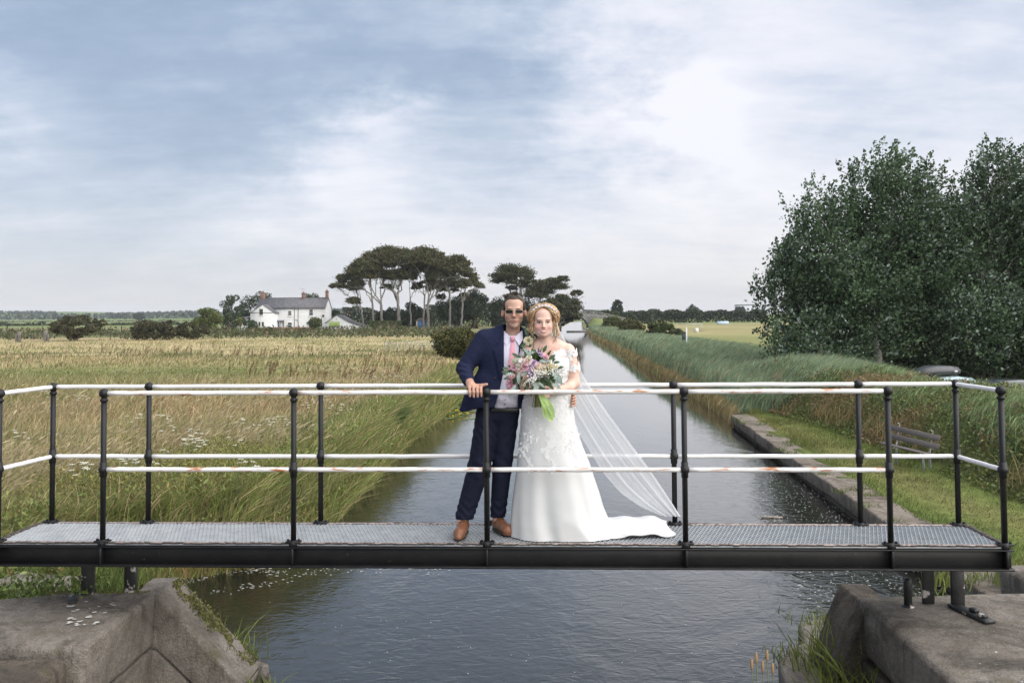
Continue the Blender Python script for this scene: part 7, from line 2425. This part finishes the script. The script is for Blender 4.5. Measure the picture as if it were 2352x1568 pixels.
for i in range(nz):
    z = Z[i]; low = smooth01((.80 - z) / .75)
    f = 1 + low * (.045 * np.sin(A * 5 + 1.1 + z * .8) + .036 * np.sin(A * 9 + 2.0 - z * 1.2) + .020 * np.sin(A * 15 + z * 2))
    sc = np.sign(ca) * np.abs(ca) ** .92; ss = np.sign(sa) * np.abs(sa) ** .92
    xm = (XL[i] + XR[i]) / 2; hw2 = (XR[i] - XL[i]) / 2
    V[i, :, 0] = xm + hw2 * sc * (1 + (f - 1) * .4)
    V[i, :, 1] = YC[i] + BD[i] * ss * f
    V[i, :, 2] = z + .004
    if z > 1.17:      # bust
        for q in (-1, 1):
            V[i, :, 1] -= np.where(sa < 0, .030 * np.exp(-((V[i, :, 0] - .272 - q * .075) / .06) ** 2 - ((z - 1.27) / .06) ** 2), 0)
V[:, :, 1] = np.maximum(V[:, :, 1], 6.435)
V[0, :, 2] = .003
dz = V[:, :, 2]
dr = MB().add(V.reshape(-1, 3), grid_faces(nz, na, True))
dress = dr.build('dress', m_satin, woman, smooth=True)
DV = V


def dress_pt(z, x):
    """front surface of the dress"""
    i = int(np.clip(round(z / 1.335 * (nz - 1)), 0, nz - 1)); row = DV[i]; fr_ = row[sa < 0]
    j = np.argmin(np.abs(fr_[:, 0] - x)); return fr_[j]


# lace motifs: small five petalled flowers and leaves sewn on
def motif(c, n_, r, rng, mbx):
    n_ = unit(n_); a_ = unit(np.cross(n_, rng.normal(size=3))); b_ = np.cross(n_, a_)
    np_ = rng.integers(4, 7); off = rng.uniform(0, 6)
    for k in range(np_):
        a = off + 2 * np.pi * k / np_; d = a_ * math.cos(a) + b_ * math.sin(a); s = np.cross(n_, d)
        rr = r * rng.uniform(.7, 1.15)
        W_ = [c + n_ * .0015, c + d * rr * .55 + s * rr * .30 + n_ * .003, c + d * rr + n_ * .0025, c + d * rr * .55 - s * rr * .30 + n_ * .003]
        mbx.add(np.array(W_), np.array([[0, 1, 2, 3]]))


rng = np.random.default_rng(603)
lace = MB()
for k in range(420):      # hips and upper skirt, thinning downwards, plus a trailing spray
    z = 1.05 - .42 * rng.random() ** 1.5
    i = int(z / 1.335 * (nz - 1)); j = rng.integers(0, na)
    if sa[j] > .3: continue
    p = DV[i, j]; motif(p, (ca[j], sa[j] * 1.3, 0), rng.uniform(.010, .022), rng, lace)
for x0_, z0_, z1_, n in ((.275, .80, .50, 120), (.10, .78, .50, 70), (.44, .78, .58, 50), (.30, .78, .66, 50)):
    for k in range(n):
        t = rng.random(); z = z0_ + (z1_ - z0_) * t; x = x0_ + .03 * math.sin(t * 9) + rng.normal() * .022 * (1.2 - t)
        p = dress_pt(z, x); motif(p, (p[0] - .3, -1, 0), rng.uniform(.008, .020), rng, lace)
for k in range(620):      # bodice
    z = rng.uniform(1.10, 1.335); i = int(z / 1.335 * (nz - 1)); j = rng.integers(0, na)
    if sa[j] > .4: continue
    motif(DV[i, j], (ca[j], sa[j] * 1.3, 0), rng.uniform(.010, .020), rng, lace)
kind(lace.build('lace_applique', m_lace, dress), 'stuff')
for q in (-1, 1):         # off-the-shoulder lace sleeves, open enough to show skin
    lace = MB()
    cx0, cx1 = (.425, .462) if q > 0 else (.128, .086)
    for k in range(300):
        t = rng.random(); a = rng.uniform(0, 2 * np.pi)
        z = 1.392 - .155 * t; xc = cx0 + (cx1 - cx0) * t; r_ = .063 - .004 * t
        if .30 < t < .62 and math.cos(a) * q > -.2 and rng.random() < .72: continue
        p = np.array([xc + r_ * math.cos(a), 6.688 + r_ * 1.02 * math.sin(a), z + (.012 * math.cos(a) * q if t < .3 else 0)])
        if p[2] > 1.395: continue
        motif(p, (math.cos(a), math.sin(a), 0), rng.uniform(.012, .022), rng, lace)
    for k in range(130):  # band across to the bodice
        t = rng.random(); x = (.40 - .09 * t) if q > 0 else (.148 + .07 * t); z = 1.345 + .03 * (1 - t) + rng.normal() * .012
        y = FW.front(x, z, 6.62)
        motif(np.array([x, y - .004, z]), (0, -1, .2), rng.uniform(.010, .018), rng, lace)
    lace.build('lace_sleeve', m_lace, dress)
# train lying on the grating
nu, nv = 60, 26
U, Vv = np.meshgrid(np.linspace(0, 1, nu), np.linspace(0, 1, nv), indexing='ij')
fy0 = np.interp(U, [0, .3, .9, 1], [6.48, 6.52, 6.54, 6.60]); fy1 = np.interp(U, [0, .3, 1], [6.90, 6.97, 6.95])
X = .58 + .62 * U + .02 * np.sin(Vv * 7 + 1) * U
Y = fy0 + (fy1 - fy0) * Vv + .010 * np.sin(U * 9 + 1)
Zt = .010 + .085 * smooth01((Vv - .10) / .5) * (1 - .55 * smooth01((Vv - .7) / .3)) * np.interp(U, [0, .15, .85, 1], [1.3, 1.0, .95, .55]) + .030 * np.maximum(0, np.sin(U * 13 + Vv * 3 + 1.5 * np.sin(U * 5))) * np.exp(-((Vv - .10) / .16) ** 2) + .006 * np.sin(U * 19 + 7 * Vv + 2 * np.sin(Vv * 4))
Zt = np.maximum(Zt, .006)
P = np.stack([X, Y, Zt], -1).reshape(-1, 3); n = len(P)
G = grid_faces(nu, nv)
MB().add(np.concatenate([P, P - [0, 0, .004]]), [G[:, ::-1] * 1, G + n]).build('train', m_satin, dress, smooth=True)
# veil
m_veil = bpy.data.materials.new('veil_mat'); m_veil.use_nodes = True
nt = m_veil.node_tree; N = nt.nodes; L = nt.links
N.remove(N['Principled BSDF'])
df = N.new('ShaderNodeBsdfDiffuse'); df.inputs['Color'].default_value = (.86, .86, .87, 1)
tl = N.new('ShaderNodeBsdfTranslucent'); tl.inputs['Color'].default_value = (.86, .86, .87, 1)
ad = N.new('ShaderNodeMixShader'); ad.inputs[0].default_value = .5
tp = N.new('ShaderNodeBsdfTransparent')
mx = N.new('ShaderNodeMixShader')
atn = N.new('ShaderNodeAttribute'); atn.attribute_name = 'Col'
sp_ = N.new('ShaderNodeSeparateColor')
L.new(atn.outputs['Color'], sp_.inputs[0])
L.new(df.outputs[0], ad.inputs[1]); L.new(tl.outputs[0], ad.inputs[2])
L.new(sp_.outputs[0], mx.inputs[0]); L.new(tp.outputs[0], mx.inputs[1]); L.new(ad.outputs[0], mx.inputs[2])
L.new(mx.outputs[0], N['Material Output'].inputs['Surface'])
ss_ = np.array([0, .14, .30, .44, .56, .68, .80, .90, 1.0])
EL_ = np.array([(.215, 6.70, 1.700), (.215, 6.80, 1.52), (.29, 6.82, 1.22), (.42, 6.84, .92), (.56, 6.86, .66), (.70, 6.88, .42), (.84, 6.90, .25), (1.00, 6.92, .14), (1.20, 6.93, .06)])
ER_ = np.array([(.265, 6.70, 1.702), (.355, 6.76, 1.57), (.45, 6.80, 1.40), (.56, 6.82, 1.16), (.72, 6.84, .92), (.90, 6.87, .68), (1.08, 6.89, .44), (1.21, 6.91, .24), (1.335, 6.92, .04)])
nu, nv = 110, 70
su = np.linspace(0, 1, nu)
sm = lambda arr: np.stack([np.interp(su, ss_, np.convolve(np.r_[arr[0, k], arr[:, k], arr[-1, k]], [.15, .7, .15], 'same')[1:-1]) for k in range(3)], 1)
EL2, ER2 = sm(EL_), sm(ER_)
for arr in (EL2, ER2):
    for _ in range(12): arr[1:-1] = arr[1:-1] * .5 + (arr[:-2] + arr[2:]) * .25
tv = np.linspace(0, 1, nv)
V = EL2[:, None] * (1 - tv)[None, :, None] + ER2[:, None] * tv[None, :, None]
fold = np.sin(tv * 23) + .55 * np.sin(tv * 41 + 1) + .10 * np.sin(tv * 83 + 2)
V[:, :, 1] += .010 * fold[None] * smooth01(su / .3)[:, None]
V[:, :, 2] = np.maximum(V[:, :, 2], .03)
fine = np.random.default_rng(5).normal(size=nv); fine = np.convolve(fine, [.25, .5, .25], 'same')
al = .64 + .10 * np.abs(np.gradient(fold))[None] / np.abs(np.gradient(fold)).max() + .05 * fine[None] + .34 * smooth01((su - .66) / .34)[:, None] + .10 * (1 - smooth01(su / .35))[:, None]
al = np.repeat(np.clip(al, .30, .93)[..., None], 3, -1)
MB().add(V.reshape(-1, 3), grid_faces(nu, nv), al.reshape(-1, 3)).build('veil', m_veil, woman, smooth=True, attr=True)

# ---------------------------------------------------------------- the bouquet
bc = np.array([.155, 6.490, 1.235])
bo = thing('bouquet', 'round bouquet of pink and cream roses with trailing green ribbon held by the woman', 'bouquet', (.185, 6.47, 1.06))


def bpix(zx, zy, dy=-.06):
    """position from the close view of the flowers"""
    px_, py_ = (1370 + zx / 6.272) / 1.19048, (920 + zy / 6.272) / 1.19048
    return np.array(at(px_, py_, 6.49 + dy))


def facing(p): return unit(np.array([(p[0] - bc[0]) * 1.3, -.11, (p[2] - bc[2]) * 1.3 + .02]))


for q, (zx, zy, r, m, nm) in enumerate(((230, 415, .024, m_ivory, 'rose'), (310, 500, .026, m_ivory, 'rose'), (410, 500, .033, m_pink, 'rose'), (215, 520, .026, m_pink, 'rose'), (320, 575, .026, m_blush, 'rose'),
        (455, 420, .030, m_blush, 'rose'), (560, 450, .028, m_lilac, 'freesia'), (615, 530, .040, m_blush, 'rose'), (715, 545, .036, m_cream, 'rose'), (850, 520, .032, m_cream, 'rose'), (735, 470, .026, m_blush, 'rose'),
        (765, 360, .025, m_pink, 'rose'), (690, 320, .020, m_lilac, 'freesia'), (650, 255, .016, m_lilac, 'freesia'), (500, 530, .026, m_lilac, 'freesia'), (530, 620, .028, m_lilac, 'freesia'), (560, 660, .022, m_lilac, 'freesia'),
        (840, 410, .018, m_ivory, 'rose'), (330, 405, .018, m_blush, 'rose'), (950, 515, .016, m_cream, 'rose'), (780, 530, .018, m_pink, 'rose'), (210, 660, .020, m_blush, 'rose'), (160, 760, .024, m_pink, 'rose'), (170, 830, .024, m_pink, 'rose'), (480, 350, .020, m_ivory, 'rose'))):
    p = bpix(zx, zy, -.055 - .02 * (1 - min(1, math.hypot(zx - 560, zy - 560) / 400)))
    rose(p, r * 1.25, facing(p) + np.random.default_rng(q).normal(size=3) * .12, m, bo, nm, 4 if r > .022 else 3, q + 20, .8 + .3 * (q % 3) / 2)
rng = np.random.default_rng(604)
for q, (zx, zy, dx, dz_, l_, m) in enumerate(((660, 420, 1, .1, .085, m_gleaf), (460, 600, -1, -.5, .062, m_gleaf), (300, 620, .0, -1, .085, m_gleaf), (430, 300, .6, .2, .07, m_gleaf), (250, 830, -.6, -1, .10, m_gleaf), (560, 760, .4, -1, .11, m_gleaf), (640, 780, .5, -.4, .06, m_gleaf), (900, 600, .5, -1, .10, m_gleaf), (980, 640, .3, -1, .09, m_gleaf), (930, 760, .4, -1, .08, m_gleaf),
        (470, 290, -.5, .6, .06, m_gleaf), (400, 260, -.2, 1, .05, m_dleaf), (720, 270, .5, 1, .06, m_dleaf), (820, 390, .8, .6, .06, m_dleaf), (130, 560, -1, .3, .05, m_dleaf), (200, 630, -1, -.1, .06, m_gleaf), (120, 600, -1, 0, .05, m_dleaf), (780, 500, .5, -1, .06, m_dleaf),
        (150, 700, -1, -.2, .05, m_dleaf), (300, 360, -.8, .6, .06, m_dleaf), (900, 450, 1, .2, .05, m_dleaf), (970, 550, 1, .4, .05, m_dleaf))):
    p = bpix(zx, zy, -.075)
    leaf(p, (dx, -.25, dz_), l_ * .95, l_ * .17 if m is m_gleaf else l_ * .22, m, bo, lobed=(m is m_gleaf and q % 2 == 1))
for q in range(70):       # dark inner leaves
    a = rng.uniform(0, 2 * np.pi); rr = rng.uniform(.05, .15)
    p = bc + np.array([rr * math.cos(a) * 1.15, rng.uniform(-.03, .03), rr * math.sin(a) * .85])
    leaf(p, (math.cos(a), rng.uniform(-.9, .1), math.sin(a)), rng.uniform(.05, .085), rng.uniform(.010, .018), m_dleaf, bo)
fe = MB()                 # feathery fern and asparagus
for zx, zy, dx, dz_, l_ in ((560, 330, 0, 1, .12), (600, 360, .3, 1, .10), (640, 330, .4, .9, .08), (850, 680, 1, -.6, .12), (800, 740, .6, -1, .10), (880, 760, .9, -.8, .09), (720, 760, .1, -1, .08), (420, 700, -.3, -1, .08), (380, 740, -.6, -1, .08), (780, 650, .9, .2, .08)):
    p = bpix(zx, zy, -.05); d = unit(np.array([dx, -.25, dz_]))
    for k in range(60):
        t = rng.random(); c = p + d * l_ * t
        e = c + unit(d * .8 + rng.normal(size=3) * .8) * .028 * (1.1 - t)
        s = unit(np.cross(e - c, [0, 1, .2])) * .0018
        fe.add(np.array([c - s, c + s, e]), np.array([[0, 1, 2]]))
kind(fe.build('fern', mat('fern_mat', (.055, .11, .025), (.10, .16, .045), scale=12, rough=.7), bo), 'stuff')
gy_ = MB()                # baby's breath
for k in range(95):
    zx = rng.normal() * 75 + 560 + (60 if k % 3 else -40); zy = 690 + (zx - 560) * -.55 + rng.normal() * 45
    p = bpix(zx, zy, -.095 - .02 * rng.random()); gy_.add(*ball(p, rng.uniform(.0035, .0062), 4, 6))
for k in range(45):
    p = bpix(rng.normal() * 60 + 880, rng.normal() * 30 + 605, -.08); gy_.add(*ball(p, rng.uniform(.003, .0045), 4, 6))
for k in range(40):
    p = bpix(rng.normal() * 30 + 335, rng.normal() * 25 + 410, -.08); gy_.add(*ball(p, rng.uniform(.003, .005), 4, 6))
kind(gy_.build('tiny_white_flowers', mat('gyp_mat', (.78, .78, .74), rough=.7), bo), 'stuff')
sm_ = mat('cut_stem_mat', (.10, .13, .035), (.24, .22, .09), scale=60, rough=.6, stretch=(1, 1, .05))
for k in range(18):
    a = rng.uniform(0, 6.28); r_ = .030 * math.sqrt(rng.random())
    top = np.array([.185 + r_ * math.cos(a) * .7, 6.472 + r_ * math.sin(a) * .6, 1.12]); bot = np.array([.180 + r_ * math.cos(a) * 1.25 - .004, 6.462 + r_ * math.sin(a), .985 + rng.normal() * .006])
    MB().add(*tube([bc + (top - bc) * .6, top, bot], .0042, 6)).build('flower_stem', sm_, bo, smooth=True)
m_rib = mat('green_ribbon_mat', (.42, .60, .19), (.52, .70, .28), scale=10, rough=.5, transl=.35)
def ribbon(P, w, name):
    P = np.array(P, float); n = 26
    t = np.linspace(0, 1, len(P)); tt_ = np.linspace(0, 1, n)
    C = np.stack([np.interp(tt_, t, P[:, k]) for k in range(3)], 1)
    for _ in range(5): C[1:-1] = C[1:-1] * .5 + (C[:-2] + C[2:]) * .25
    T_ = unit(np.gradient(C, axis=0)); s = unit(np.cross(T_, [0, 1, 0]))
    tw = np.sin(tt_ * 7)[:, None] * .5
    s = s + np.array([0, 1, 0]) * tw
    W_ = np.stack([C - s * w, C - s * w * .3 + [0, .004, 0], C + s * w * .3 + [0, .004, 0], C + s * w], 1).reshape(-1, 3)
    MB().add(W_, grid_faces(n, 4)).build(name, m_rib, bo, smooth=True)
ribbon([(.205, 6.445, 1.075), (.225, 6.43, 1.03), (.240, 6.425, .98), (.262, 6.43, .93), (.285, 6.43, .885)], .017, 'ribbon')
ribbon([(.208, 6.447, 1.075), (.245, 6.435, 1.035), (.275, 6.43, 1.0), (.290, 6.43, .955), (.292, 6.43, .91)], .016, 'ribbon')
ribbon([(.200, 6.447, 1.07), (.215, 6.43, 1.01), (.228, 6.428, .955), (.236, 6.43, .905)], .008, 'ribbon')

# ================================================================ thin summer haze over the far fields
hz_o = MB().add(*box((0, 2120, 25.0), (7600, 4600, 59.0), ch=.5)).build('haze', [])
hz_m = bpy.data.materials.new('haze_mat'); hz_m.use_nodes = True
N = hz_m.node_tree.nodes; L = hz_m.node_tree.links
N.remove(N['Principled BSDF'])
pv = N.new('ShaderNodeVolumePrincipled')
pv.inputs['Color'].default_value = (.86, .90, .96, 1); pv.inputs['Density'].default_value = .00014
L.new(pv.outputs[0], N['Material Output'].inputs['Volume'])
hz_o.data.materials.append(hz_m)
kind(hz_o, 'stuff')
